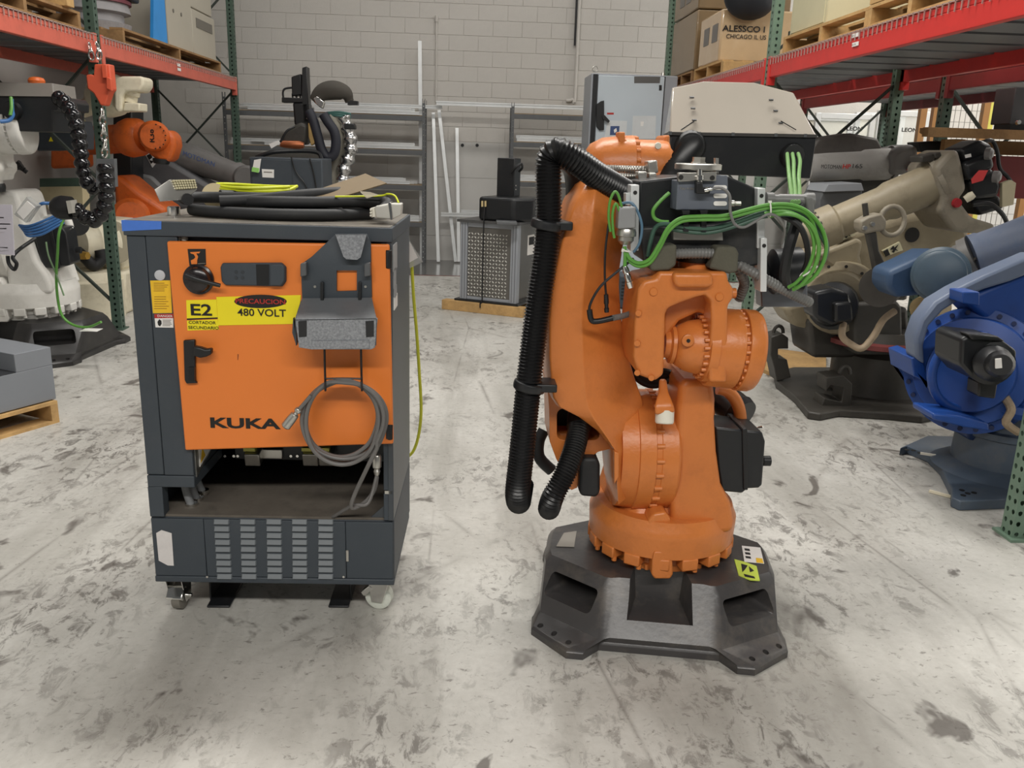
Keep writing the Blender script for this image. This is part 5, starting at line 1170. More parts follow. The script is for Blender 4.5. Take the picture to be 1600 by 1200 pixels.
# cream robot (wrist up high, body lower)
cr = thing('cream_robot_arm', PY(150, 490, 8.3), 'cream painted robot arm with a stubby wrist behind the orange-red hook', 'robot arm')
m = MB(); m.lathe(PY(128, 172, 8.4), PY(170, 150, 8.3), [(0, .07), (.5, .09), (.55, .14), (1, .16)], 24); m.build('forearm', CREAM, cr)
m = MB(); m.lathe(PY(160, 150, 8.3), PY(188, 148, 8.15), [(0, .17), (.3, .19), (.7, .18), (1, .13)], 28); m.build('wrist_body', CREAM, cr)
m = MB(); m.pp([(178, 122), (190, 119), (218, 119), (224, 122), (224, 134), (218, 143), (196, 143), (190, 150), (190, 172), (184, 176), (178, 170)], 7.95, 8.2); m.build('wrist_fork', CREAM, cr, bevel=.03, seg=3)
m = MB(); m.lathe(PY(205, 142, 8.07), PY(203, 160, 8.07), [(0, .075), (.4, .075), (.45, .06), (1, .06)], 20); m.build('wrist_flange', CREAM, cr)
m = MB(); m.pp([(194, 160), (218, 161), (218, 174), (191, 174)], 7.98, 8.18); m.build('tool_plate', CREAM, cr, bevel=.012)
m = MB(); m.pp([(62, 286), (128, 285), (130, 335), (100, 345), (64, 320)], 8.2, 8.35); m.build('cream_panel', mat('cardboard_cream', (196, 184, 150), .7, dirt=.4, dirt_rgb=(150, 130, 96), scale=4), cr)
m = MB(); m.lathe(PY(118, 380, 8.0), PY(168, 378, 8.3), [(0, .17), (.3, .2), (.35, .22), (.6, .22), (.65, .17), (1, .2)], 30); m.build('shoulder_gear', CREAM, cr)
m = MB(); m.pp([(98, 350), (130, 340), (190, 345), (192, 425), (170, 420), (150, 420), (120, 425), (100, 400)], 8.3, 8.7); m.build('body', CREAM, cr, bevel=.04, seg=3)
m = MB(); m.lathe(PY(168, 380, 8.2), PY(178, 378, 8.15), [(0, .2), (1, .2)], 30); m.build('rim_disc', mat('worn_steel_rim', (150, 142, 120), .5, dirt=.4, scale=8), cr)
m = MB(); m.tube([PY(125, 395, 7.95), PY(135, 405, 7.9), PY(147, 415, 7.95), PY(158, 405, 8.0), PY(155, 390, 8.0)], .05, 10); m.build('black_duct', SOFTBLACK, cr)
m = MB(); m.pp([(126, 428), (195, 425), (197, 492), (128, 490)], 8.1, 8.6); m.build('base_block', CREAM, cr, bevel=.03)
m = MB(); m.lathe(V((PY(140, 470, 8.0).x, 8.0, .0)), V((PY(140, 470, 8.0).x, 8.0, .42)), [(0, .30), (.8, .30), (.85, .26), (1, .24)], 28); m.build('pedestal', CREAM, cr)
for i in range(5):
    q = PY(138+9*i, 436+(3 if i % 2 else 0), 8.08); MB().box((q.x-.02, 8.06, q.z-.025), (q.x+.02, 8.11, q.z+.005)).build('base_slot', INK, cr)
q = PY(128, 399, 7.85); MB().lathe(q, q+V((.06, -.02, 0)), [(0, .04), (1, .035)], 6).build('brass_nut', mat('brass', (190, 150, 70), .4, metal=.5), cr)
# orange robots on the rack floor
def tube_part(name, m_, par, pts, r, n=20, k=6): MB().tube(pts, r, n, k).build(name, m_, par)
orr = thing('old_orange_robot_arm', PY(220, 330, 9.2), 'old orange robot arm with a round black-lettered head, right of the black bubble hose', 'robot arm')
m = MB(); m.lathe(PY(118, 222, 9.3), PY(224, 214, 9.0), [(0, .13), (.35, .14), (.72, .14), (.74, .17), (.82, .19), (.95, .18), (1, .14)], 28); m.build('forearm', OLDORANGE, orr)
m = MB(); m.lathe(PY(242, 212, 8.95), PY(240, 213, 8.75), [(0, .14), (.7, .145), (1, .12)], 32); hd = m.build('head', OLDORANGE, orr)
m = MB(); m.pp([(222, 205), (240, 204), (262, 203), (272, 212), (274, 228), (268, 248), (262, 254), (246, 252), (236, 244), (222, 232)], 8.85, 9.1); m.build('wrist_casting', OLDORANGE, orr, bevel=.04, seg=3)
q = PY(236.5, 212, 8.742); text('unit_number', 'R38', q, .055, (0, 0, 1), (-1, 0, 0), INK, hd, width=.12, bold=.02)
bolt_set(hd, PY(240, 213, 8.76), (0, -1, 0), .115, 16, .007, .01, INK)
MB().lathe(PY(252, 248, 8.9), PY(252, 256, 8.9), [(0, .08), (.7, .08), (1, .07)], 22).build('tool_flange', BLACK, orr)
m = MB(); m.pp([(78, 232), (120, 232), (122, 262), (78, 264)], 9.1, 9.5); m.build('rear_casting', OLDORANGE, orr, bevel=.03)
m = MB(); m.pp([(176, 272), (192, 278), (218, 300), (262, 328), (252, 345), (180, 345)], 9.0, 9.5); m.build('lower_arm', OLDORANGE, orr, bevel=.05, seg=3)
m = MB(); m.lathe(PY(205, 338, 9.0), PY(205, 338, 8.8), [(0, .17), (.8, .18), (1, .14)], 28); m.build('shoulder_gear', OLDORANGE, orr)
m = MB(); m.pp([(180, 345), (262, 345), (262, 470), (180, 470)], 9.1, 9.5); m.build('pedestal', DARKIRON, orr, bevel=.03)
# grey robot behind
gr_ = thing('grey_robot_arm', PY(300, 330, 10.3), 'dark grey robot arm with a long tube reaching right, behind the cabinet top', 'robot arm')
m = MB(); m.lathe(PY(262, 236, 10.3), PY(390, 280, 10.2), [(0, .15), (.3, .16), (.8, .13), (.85, .15), (1, .12)], 26); m.build('forearm_tube', GREYROBOT, gr_)
m = MB(); m.lathe(PY(386, 278, 10.15), PY(384, 279, 9.98), [(0, .14), (.8, .145), (1, .12)], 28); m.build('wrist_cap', GREYROBOT, gr_)
m = MB(); m.pp([(209, 232), (228, 226), (262, 250), (345, 300), (340, 330), (270, 330), (215, 268), (208, 250)], 10.05, 10.45); m.build('lower_arm', mat('charcoal_grey_robot_paint', (92, 92, 94), .5, dirt=.3, scale=5), gr_, bevel=.05, seg=3)
m = MB(); m.pp([(226, 240), (236, 236), (246, 252), (238, 262)], 10.04, 10.05); wl = m.build('warning_sign', WHITE, gr_); MB().pp([(229, 243), (235, 240), (238, 246), (233, 250), (240, 252), (236, 256)], 10.033, 10.04).build('warning_print', INK, wl)
q = PY(312, 248, 10.13); text('maker_name', 'MOTOMAN', q+V((0, -.03, 0)), .05, (PY(340, 258, 10.1)-PY(286, 238, 10.1)), (.2, 0, 1), mat('blue_print', (70, 96, 150), .6), gr_, width=.36)
m = MB(); m.pp([(212, 270), (236, 275), (262, 300), (262, 330), (218, 328)], 10.0, 10.3); m.build('shoulder_block', mat('mid_grey_robot_paint', (128, 128, 128), .5, dirt=.3, scale=5), gr_, bevel=.03)
m = MB(); m.pp([(262, 300), (350, 310), (350, 420), (200, 420), (200, 330)], 10.1, 10.5); m.build('pedestal', DARKIRON, gr_, bevel=.03)
# black block added to stand in for the shade inside the rack
tag(MB().pp([(176, 165), (206, 165), (206, 300), (176, 300)], 9.6, 9.95).build('rack_shade_block', BLACKMETAL, bevel=.02), 'tall matt black block standing in for rack shade behind the orange robot arm on the left', 'enclosure')
# green angle and timber between
tag(MB().pp([(62, 279), (128, 278), (128, 291), (62, 292)], 7.9, 7.98).build('green_rail', RACKGREENDK), 'dull green horizontal steel rail behind the white robot wrist', 'rail')
# hook block with chains on the rack post
hk = thing('hook_block', PY(157, 165, 7.2), 'orange-red steel hook block hanging on chains from the left rack beam', 'hook block')
m = MB(); m.pp([(147, 100), (171, 100), (175, 140), (171, 144), (164, 165), (157, 165), (146, 146), (136, 138), (134, 117), (141, 116), (146, 118)], 7.14, 7.24); m.build('hook_body', HOISTRED, hk, bevel=.01)
m = MB(); m.pp([(158, 100), (166, 101), (167, 122), (160, 122)], 7.11, 7.15); m.pp([(166, 120), (173, 123), (174, 142), (166, 138)], 7.11, 7.15); m.build('hook_rib', HOISTRED, hk, bevel=.004)
def chain(par, pts, r, link):
    P = resample(spline([V(p) for p in pts], 10), link)
    for i, (a, b) in enumerate(zip(P, P[1:])):
        d = (b-a); L = d.length; d.normalize(); s = V((1, 0, 0)) if i % 2 else V((0, 1, 0)); s = (s-d*s.dot(d)).normalized(); c = (a+b)/2; pp_ = []
        for j in range(11):
            t = 2*pi*j/10; pp_.append(c+d*math.cos(t)*L*.68+s*math.sin(t)*L*.36)
        MB().tube(pp_, r, 6, 1, ends=False).build('chain_link', CHROME, par)
chain(hk, [PY(151, 68, 7.18), PY(155, 84, 7.17), PY(154, 101, 7.17)], .008, .055)
chain(hk, [PY(139, 68, 7.2), PY(142, 84, 7.2), PY(146, 102, 7.2)], .007, .055)
ch2 = thing('hanging_chain', PY(163, 245, 7.2), 'galvanised chain hanging down in front of the left rack post', 'chain')
chain(ch2, [PY(159, 170, 7.2), PY(161, 200, 7.2), PY(164, 225, 7.2), PY(163, 246, 7.2)], .009, .06)
# sheet-metal box on a pallet, bottom left
gA = PZ(-6, 648, .135); gB = PZ(88, 623, .135); gx = (gB-gA); gx.z = 0; gx.normalize(); gy = V((-gx.y, gx.x, 0)); gB.z = .135
hB = PPL(84, 541, gB, -gy).z; GL = 1.15; GD = .8
def gp(u, v, z): return V((gB.x, gB.y, 0))+gx*(u-GL)+gy*v+UZ*z
gb = thing('steel_enclosure', gp(GL/2, GD/2, .135), 'plain grey steel enclosure with a dark recessed top on a pallet, bottom left', 'enclosure')
def gbox(u0, u1, v0, v1, z0, z1): return MB().loft([[gp(u0, v0, z0), gp(u1, v0, z0), gp(u1, v1, z0), gp(u0, v1, z0)], [gp(u0, v0, z1), gp(u1, v0, z1), gp(u1, v1, z1), gp(u0, v1, z1)]])
SHEET = mat('plain_sheet_grey', (124, 128, 134), .5, scale=3, var=.03); INSET = mat('dark_inset_grey', (44, 46, 50), .6)
zf = PPL(63, 574, gp(GL, 0, 0), -gy).z
gbox(0, GL, 0, GD, .136, zf).build('enclosure_body', SHEET, gb, bevel=.003)
gbox(GL-.22, GL, 0, GD, zf, hB).build('enclosure_end', SHEET, gb, bevel=.003)
gbox(0, GL-.22, .30, GD, zf, hB+.02).build('dark_inset', INSET, gb, bevel=.003)
gbox(0, GL-.22, .001, .30, zf, zf+.004).build('dark_ledge', INSET, gb)
pl_ = pallet('small pale wooden pallet under the plain grey enclosure, bottom left', *gp(GL/2-.02, GD/2, 0)[:2], 0, GL+.02, GD+.04, math.atan2(gx.y, gx.x), WOOD)
# ---- on top of the left rack
DZ = ZT+.016
pallet_open('weathered pallet on the left rack, nearest the camera, under loose timber', -3.5, 6.35, DZ, 1.0, 1.7, WOODDK)
pallet_open('weathered pallet on the left rack carrying the beige cabinets', -3.52, 9.55, DZ, 1.02, 3.0, WOODDK)
tb_ = [(-3.05, 5.9, .14, .09, 'near'), (-3.08, 6.9, .12, .09, 'far')]
for x, y, w_, h_, n_ in tb_:
    tag(MB().box((x-.5, y, DZ+.132), (x+.12, y+w_, DZ+.132+h_)).build('timber_block', WOOD, bevel=.004), 'pale timber block sticking out over the left rack beam, %s one' % n_, 'timber')
for i in range(2):
    pallet_open('%s weathered pallet stacked over the timber blocks on the left rack' % ('lower', 'upper')[i], -3.55, 6.35, DZ+.225+.135*i, .95, 1.5, WOODDK)
bc_ = thing('beige_cabinet', (-3.5, 9.8, DZ+.13), 'large beige steel cabinet with louvre slots on the left rack pallet', 'cabinet')
def rackx(px, py, X): return PXP(px, py, X)
XF = -3.10
y0 = rackx(262, 40, XF).y; y1 = rackx(300, 40, XF).y; y2 = rackx(335, 40, XF).y
BEIGECAB = mat('beige_cabinet_paint', (176, 170, 156), .5, scale=3, var=.03)
m = MB(); m.box((-3.9, y0, DZ+.132), (XF, y1, DZ+1.3)); m.build('cabinet_body', BEIGECAB, bc_, bevel=.008)
m = MB(); m.box((-3.9, y1+.01, DZ+.132), (XF, y2, DZ+.62)); lowb = m.build('lower_unit', BEIGECAB, bc_, bevel=.008)
m = MB(); m.box((-3.9, y1+.01, DZ+.64), (XF-.02, y2-.02, DZ+1.3)); m.build('upper_unit', BEIGECAB, bc_, bevel=.008)
m = MB(); m.box((XF, y1+.15, DZ+.44), (XF+.006, y2-.12, DZ+.54)); m.build('vent', mat('vent_dark', (110, 106, 98), .6), lowb)
for i in range(4):
    MB().cyl((XF, y0+.2+.25*(i % 2), DZ+.5+.35*(i//2)), (XF+.006, y0+.2+.25*(i % 2), DZ+.5+.35*(i//2)), .02, n=12).build('knockout', mat('vent_dark', (110, 106, 98), .6), bc_)
yb0 = rackx(237, 30, -3.08).y; yb1 = rackx(260, 40, -3.08).y
bp_ = MB().prism([(-3.08, yb0, DZ+.135), (-3.08, yb1, DZ+.135), (-3.08, yb1, DZ+.62), (-3.08, yb0+.12, DZ+.62)], (-.03, 0, 0)).build('blue_board', mat('bright_blue_panel', (44, 140, 214), .45)); tag(bp_, 'bright blue board leaning between the grey robot and beige cabinet on the rack', 'board')
sr = thing('stored_grey_robot', (-3.5, 8.3, DZ+.13), 'grey robot base stored on the left rack pallet beside the blue panel', 'robot')
yc = yb0-.42
m = MB(); m.lathe((-3.5, yc, DZ+.132), (-3.5, yc, DZ+.40), [(0, .34), (.3, .36), (.35, .30), (.6, .30), (.65, .36), (1, .34)], 30); m.build('robot_base', mat('pale_grey_robot_paint', (150, 148, 150), .5, dirt=.3, scale=5), sr)
m = MB(); m.box((-3.75, yc-.2, DZ+.40), (-3.2, yc+.25, DZ+.8)); m.build('robot_body', GREYROBOT, sr, bevel=.06, seg=3)
m = MB(); m.lathe((-3.5, yc, DZ+.385), (-3.5, yc, DZ+.415), [(0, .37), (1, .37)], 30); m.build('red_seal', mat('maroon_seal', (110, 52, 62), .5), sr)
m = MB(); m.box((-3.26, yc-.05, DZ+.42), (-3.10, yc+.2, DZ+.6)); m.build('motor', BLACKMETAL, sr, bevel=.02)
yc2 = rackx(140, 10, -3.4).y
tag(MB().lathe((-3.55, yc2, DZ+.132+.23+.135+.13), (-3.55, yc2, DZ+1.0), [(0, .3), (.4, .32), (1, .3)], 26).build('grey_drum', mat('lilac_grey_drum', (150, 148, 158), .5)), 'pale grey drum shape standing behind the left rack post, above the beam', 'drum') if False else None

# ================================================================== BACK OF THE HALL
def shelf_unit(label, xa, xb, Y, levels, ztop, name='shelf_unit', depth=.45):
    r = thing(name, ((xa+xb)/2, Y+depth/2, 0), label, 'shelf')
    for x in (xa, xb-.04):
        for y in (Y, Y+depth-.04):
            m = MB(); m.perf((x, y, 0), (1, 0, 0), (0, 0, 1), .04, ztop, .075, 1, .007); m.box((x, y+.001, 0), (x+.006, y+.04, ztop)); m.box((x+.034, y+.001, 0), (x+.04, y+.04, ztop)); m.build('post', SHELFGREY, r)
    for z in levels:
        MB().box((xa+.005, Y+.004, z-.075), (xb-.005, Y+.03, z-.012)).build('shelf_beam', SHELFGREY, r, bevel=.004)
        MB().box((xa+.01, Y+.01, z-.012), (xb-.01, Y+depth-.01, z)).build('shelf_board', mat('particle_board', (140, 122, 96), .7, scale=6), r)
    return r
YS = 12.15
def lv(py, px=600): return PY(px, py, YS).z
xR = PY(664, 250, YS).x; xL = PY(352, 250, YS).x
L1 = [lv(178), lv(232), lv(287), lv(345)]
shelf_unit('long grey steel shelf unit with wooden shelves along the back wall, left one', xL, xR, YS, L1, lv(152))
xR2 = PY(935, 250, YS).x; xL2 = PY(797, 250, YS).x
L2 = [PY(850, 178, YS).z, PY(850, 222, YS).z, PY(850, 284, YS).z, PY(850, 345, YS).z]
shelf_unit('shorter grey steel shelf unit along the back wall beside the tall cabinet', xL2, xR2, YS, L2, PY(800, 160, YS).z)
rs = random.Random(11)
def profile(label, x0, x1, y, z, s=.04, group=None):
    m = MB(); h = s/2; g = s*.18
    pts = [(-h, -h), (-g, -h), (-g*.9, -h*.6), (g*.9, -h*.6), (g, -h), (h, -h), (h, -g), (h*.6, -g*.9), (h*.6, g*.9), (h, g), (h, h), (g, h), (-g, h), (-h, h), (-h, g), (-h*.6, g*.9), (-h*.6, -g*.9), (-h, -g)]
    m.loft([[V((x0, y+a, z+h+b)) for a, b in pts], [V((x1, y+a, z+h+b)) for a, b in pts]])
    return tag(m.build('aluminium_profile', ALU), label, 'profile', group)
for li, z in enumerate(L1):
    ends = [[655, 650, 640, 652, 630], [657, 649, 638, 655, 620], [640, 628, 632, 645, 650], [655, 662, 650, 648, 640]][li]
    wd = ('top', 'second', 'third', 'lowest')[li]
    for i in range(5):
        for j in range(2 if i < 3 else 1):
            xe = PY(ends[i]-rs.random()*14*j, 200, YS).x; xs_ = xL+.05+rs.random()*.5
            profile('%s aluminium profile%s on the %s shelf of the long unit' % (('front', 'second', 'third', 'fourth', 'rearmost')[i], (', lower one' if j == 0 else ', upper one') if i < 3 else '', wd), xs_, xe, YS+.02+.07*i, z+.001+.042*j, .04, 'profiles on the %s shelf of the long unit' % wd)
for li, z in enumerate(L2):
    wd = ('top', 'second', 'third', 'lowest')[li]
    if li == 0: continue
    for i in range(3):
        for j in range(2 if i < 2 else 1):
            profile('%s aluminium profile%s on the %s shelf of the short unit' % (('front', 'middle', 'rear')[i], (', lower one' if j == 0 else ', upper one') if i < 2 else '', wd), xL2+.06+rs.random()*.25, xR2-.05, YS+.05+.09*i, z+.001+.042*j, .04, 'profiles on the %s shelf of the short unit' % wd)
p = PY(682, 165, YS+.25); q = PY(940, 174, YS+.25)
profile('long aluminium profile lying across on top of the short shelf unit', p.x, xR2+.1, YS+.2, PY(850, 170, YS+.2).z-.0, .055)
profile('single aluminium profile lying in front on top of the long shelf unit, overhanging its post', PY(480, 170, YS).x, PY(690, 170, YS).x, YS+.3, L1[0]+.10, .045)
def leaning(label, top, bot, Yt, w_=.045):
    a = PY(*top, Yt); b = PZ(bot[0], bot[1], .0)
    m = MB(); m.bar(b+UZ*.02, a, w_, w_*.6, (1, 0, 0)); tag(m.build('leaning_profile', ALU), label, 'profile')
leaning('white aluminium profile standing nearly upright right of the long shelf unit', (677, 176), (685, 411), YB-.07)
leaning('aluminium profile leaning at a slant between two upright ones at the back wall', (686, 172), (712, 411), YB-.10)
leaning('short aluminium profile leaning on the back wall beside the diamond-plate crate', (714, 200), (717, 411), YB-.07)
leaning('tall thin aluminium profile rising above the end of the long shelf unit', (656, 64), (659, 409), YB-.16, .05)
profile('long aluminium profile jutting out left from the lowest shelf of the short unit', PY(688, 335, YS).x, xL2+1.2, YS+.33, L2[3]+.001, .055)
profile('dark capped aluminium profile above the one jutting out from the short unit', PY(720, 324, YS).x, xL2+1.0, YS+.33, L2[3]+.058, .04)
for px in (722.5, 745.5):
    q = PY(px, 227, YB-.01); o = MB().lathe(q, q-V((0, .02, 0)), [(0, .025), (1, .02)], 12).build('wall_anchor', BLACK, bpy.data.objects['wall_back'])

# ---- diamond plate crate with black scara on top
A_ = PZ(690, 483, 0); B_ = PZ(816, 497, 0); kx = (B_-A_).normalized(); ky = V((-kx.y, kx.x, 0))
tl_ = MB(); tl_.obox((A_+B_)/2+ky*.05+UZ*.05, ((B_-A_).length, .10, .10), kx, ky)
tag(tl_.build('timber_beam', WOOD, bevel=.004), 'square pale timber under the front of the diamond-plate crate', 'timber')
tl_ = MB(); tl_.obox((A_+B_)/2+ky*.62+UZ*.05, ((B_-A_).length, .10, .10), kx, ky)
tag(tl_.build('timber_beam', WOOD, bevel=.004), 'square timber under the back of the diamond-plate crate', 'timber')
ct_ = PPL(806, 474, A_+ky*.06, ky); ZC0 = .10
n0 = (ct_-A_).dot(kx); uL = (PPL(718, 464, A_+ky*.06, ky)-A_).dot(kx); HH = PPL(806, 352, A_+ky*.06, ky).z
crate = thing('diamond_plate_crate', A_+kx*(n0+uL)/2+ky*.4+UZ*ZC0, 'aluminium framed crate with diamond-plate sides on timber beams', 'crate')
def kp(u, v, z): return A_+kx*u+ky*v+UZ*z
def kbox(m, u0, u1, v0, v1, z0, z1): return m.loft([[kp(u0, v0, z0), kp(u1, v0, z0), kp(u1, v1, z0), kp(u0, v1, z0)], [kp(u0, v0, z1), kp(u1, v0, z1), kp(u1, v1, z1), kp(u0, v1, z1)]])
V0, V1_ = .06, .72
m = MB(); kbox(m, uL-.05, n0+.03, V0-.02, V1_+.02, ZC0, ZC0+.02); m.build('base_plate', BLACKMETAL, crate)
for u in (uL, n0-.075):
    for v in (V0, V1_-.075):
        m = MB(); kbox(m, u, u+.075, v, v+.075, ZC0+.02, HH); m.build('corner_profile', CABGREYDK, crate, bevel=.004)
        for du in (.02, .05):
            m = MB(); kbox(m, u+du, u+du+.006, v-.001, v+.002, ZC0+.03, HH-.01); m.build('profile_slot', mat('slot_grey', (92, 94, 98), .5), crate)
for v in (V0+.01, V1_-.05):
    m = MB(); kbox(m, uL+.075, n0-.075, v, v+.04, HH-.045, HH); m.build('top_rail', CABGREYDK, crate, bevel=.004)
    m = MB(); kbox(m, uL+.075, n0-.075, v, v+.04, ZC0+.02, ZC0+.05); m.build('bottom_rail', CABGREYDK, crate, bevel=.004)
PLATE = mat('diamond_plate', (112, 110, 106), .4, metal=.5, scale=4, dirt=.3, dirt_rgb=(96, 92, 86))
m = MB(); kbox(m, uL+.07, n0-.07, V0+.02, V0+.03, ZC0+.05, HH-.04); pf = m.build('front_panel', PLATE, crate)
m = MB(); kbox(m, n0-.03, n0-.02, V0+.07, V1_-.07, ZC0+.05, HH-.005); ps = m.build('side_panel', PLATE, crate)
m = MB(); kbox(m, uL+.02, uL+.03, V0+.07, V1_-.07, ZC0+.05, HH-.005); m.build('side_panel', PLATE, crate)
tr = MB(); nz = int((HH-ZC0-.11)/.036); nu = int((n0-uL-.16)/.034)
for i in range(nu):
    for j in range(nz):
        p = kp(uL+.09+.034*i, V0+.02, ZC0+.07+.036*j); s_ = 1 if (i+j) % 2 else -1
        a = (kx*.7+UZ*.7*s_); b = (kx*-.7+UZ*.7*s_)
        tr.loft([[p-a*.016, p+b*.008, p+a*.016, p-b*.008], [p-a*.008-ky*.008, p+b*.003-ky*.008, p+a*.008-ky*.008, p-b*.003-ky*.008]])
t_ = tr.build('tread_pattern', mat('bright_tread', (225, 224, 218), .3, metal=.3), pf); t_['kind'] = 'stuff'
m = MB(); kbox(m, uL-.03, n0+.02, V0-.02, V1_+.02, HH, HH+.025); m.build('top_plate', mat('dark_top_plate', (74, 74, 74), .5), crate)
m = MB(); kbox(m, n0-.021, n0-.018, V0+.30, V0+.50, HH-.32, HH-.12); sg_ = m.build('side_sign', WHITE, crate); m = MB(); kbox(m, n0-.0185, n0-.016, V0+.33, V0+.47, HH-.22, HH-.14); m.build('sign_symbol', INK, sg_)
sp_ = uL+.27; m = MB()
m.tube([kp(sp_, -.012, .06), kp(sp_, -.012, .12), kp(sp_, V0-.03, .14), kp(sp_, V0-.03, HH+.03), kp(sp_, V0+.02, HH+.2)], .007, 6, 2); tag(m.build('black_strap', BLACK), 'thin black strap running down the front of the diamond-plate crate', 'strap')
sc_ = thing('scara_robot', kp((n0+uL)/2+.1, .4, HH+.026), 'black scara robot with an upright column, on top of the diamond-plate crate', 'robot')
m = MB(); m.loft([[kp(u, v, HH+.027) for u, v in ((uL+.18, .10), (uL+.22, .06), (n0-.06, .06), (n0+.10, .20), (n0+.10, .50), (n0-.05, .62), (uL+.22, .62), (uL+.18, .56))], [kp(u, v, HH+.255) for u, v in ((uL+.18, .10), (uL+.22, .06), (n0-.06, .06), (n0+.10, .20), (n0+.10, .50), (n0-.05, .62), (uL+.22, .62), (uL+.18, .56))]]); m.build('scara_arm', BLACKMETAL, sc_, bevel=.03, seg=3)
pc = PY(795, 300, 8.75); zt_ = PY(795, 247, 8.75).z
m = MB(); m.obox((pc.x, 8.85, (HH+.25+zt_)/2), (.19, .16, zt_-HH-.25), kx, ky); cl_ = m.build('scara_column', BLACKMETAL, sc_, bevel=.008)
for i in range(2):
    for j in range(2): q = PY(801+5*i, 290+6*j, 8.76); MB().lathe(q, q-V((0, .012, 0)), [(0, .007), (1, .006)], 8).build('column_screw', STEEL, cl_)
m = MB(); m.tube([PY(799, 270, 8.72), PY(806, 262, 8.68), PY(814, 256, 8.68), PY(816, 262, 8.7), PY(811, 268, 8.74)], .012, 8); m.build('cable_loop', BLACK, cl_)
for px in (752, 757): MB().pp([(px, 314), (px+3, 314), (px+3, 323), (px, 323)], 8.56, 8.575).build('tan_stripe', mat('tan_stripe', (186, 166, 120), .6), sc_)
MB().pp([(776, 346), (808, 347), (808, 352), (776, 351)], 8.30, 8.5).build('front_lug', SHELFGREY, sc_, bevel=.005)

# ---- tall light grey cabinet
YT = 9.7
tc = thing('tall_light_grey_cabinet', PY(980, 470, YT+.3), 'tall light grey switch cabinet with a black lever handle behind the orange robot', 'cabinet')
def tpoly(name, pts, y0, y1, mtl, par=tc, bevel=0): return MB().pp(pts, y0, y1).build(name, mtl, par, bevel=bevel)
xl = PY(915, 300, YT).x; xr_ = PY(1046, 300, YT).x; ztp = PY(980, 116, YT).z
MB().box((xl, YT, 0), (xr_, YT+.6, ztp)).build('cabinet_body', CABGREYDK, tc, bevel=.012)
xd0 = PY(931, 200, YT-.02).x; xd1 = PY(1033, 200, YT-.02).x
MB().box((xd0+.002, YT-.022, .1), (xd1, YT-.001, ztp-.02)).build('door', CABGREY, tc, bevel=.006)
MB().box((xd0-.055, YT-.012, .1), (xd0-.004, YT, ztp-.01)).build('side_gasket', BLACKMETAL, tc)
MB().box((xd1+.002, YT-.008, .1), (xd1+.012, YT, ztp-.01)).build('hinge_gap', INK, tc)
tpoly('handle_plate', [(939, 158), (944, 157), (944, 203), (937, 204), (932, 198), (932, 163)], YT-.05, YT-.022, BLACK, tc, .004)
tpoly('handle_lever', [(941, 180), (945, 180), (953, 189), (951, 192), (942, 186)], YT-.07, YT-.05, BLACK)
tpoly('vent_label', [(991, 119.5), (1032, 120), (1031, 130), (991, 130)], YT-.024, YT-.022, mat('brown_grey_plate', (92, 90, 88), .4), tc)
q = tpoly('red_label', [(948.5, 176), (959, 176), (959, 179), (948.5, 179)], YT-.024, YT-.022, REDINK)
pp1 = tpoly('paper_pocket', [(950, 188), (980, 189), (978, 216), (944, 216)], YT-.026, YT-.022, mat('pale_pocket', (206, 210, 212), .3))
tpoly('blue_picture', [(954, 197), (968, 197), (967, 211), (953, 211)], YT-.029, YT-.026, mat('navy_print', (56, 76, 120), .5), pp1)
tpoly('picture_mark', [(959, 203), (963, 200), (964, 205), (960, 208)], YT-.031, YT-.029, WHITE, pp1)
pp2 = tpoly('document_pocket', [(989, 181), (1025, 181), (1024, 217), (987, 217)], YT-.03, YT-.022, mat('pale_pocket', (206, 210, 212), .3))
tpoly('pocket_marks', [(1001, 190), (1006, 190), (1005, 197), (1001, 197)], YT-.033, YT-.03, WHITE, pp2)
tpoly('yellow_sticker', [(917, 247), (925, 249), (921, 256), (916, 253)], YT-.014, YT-.002, YELLOW)
tpoly('door_hinge', [(1030, 133), (1034, 133), (1034, 141), (1030, 141)], YT-.03, YT, BLACK)
q = PY(930, 113, YT+.1); m = MB(); m.tube([q+V((.03*math.cos(t), 0, .035+.03*math.sin(t))) for t in [2*pi*i/12 for i in range(13)]], .007, 8, 1); m.build('eye_bolt', STEEL, tc)
q = PY(1036, 115, YT+.1); MB().lathe(q-UZ*.02, q+UZ*.015, [(0, .02), (1, .012)], 12).build('top_bolt', STEEL, tc)
# small dark unit on the floor behind
du = thing('small_dark_unit', PZ(982, 482, 0)+V((0, .2, 0)), 'small dark grey louvred unit on the floor behind the orange link arm', 'unit')
q0 = PZ(966, 482, 0); q1 = PZ(1000, 482, 0); hz_ = PY(980, 432, q0.y).z
MB().box((q0.x, q0.y, 0.004), (q1.x+.1, q0.y+.4, hz_)).build('unit_body', DKGREY, du, bevel=.008)
for i in range(6): MB().box((q0.x+.02, q0.y-.006, .10+.035*i), (q1.x, q0.y, .115+.035*i)).build('louvre', BLACK, du)

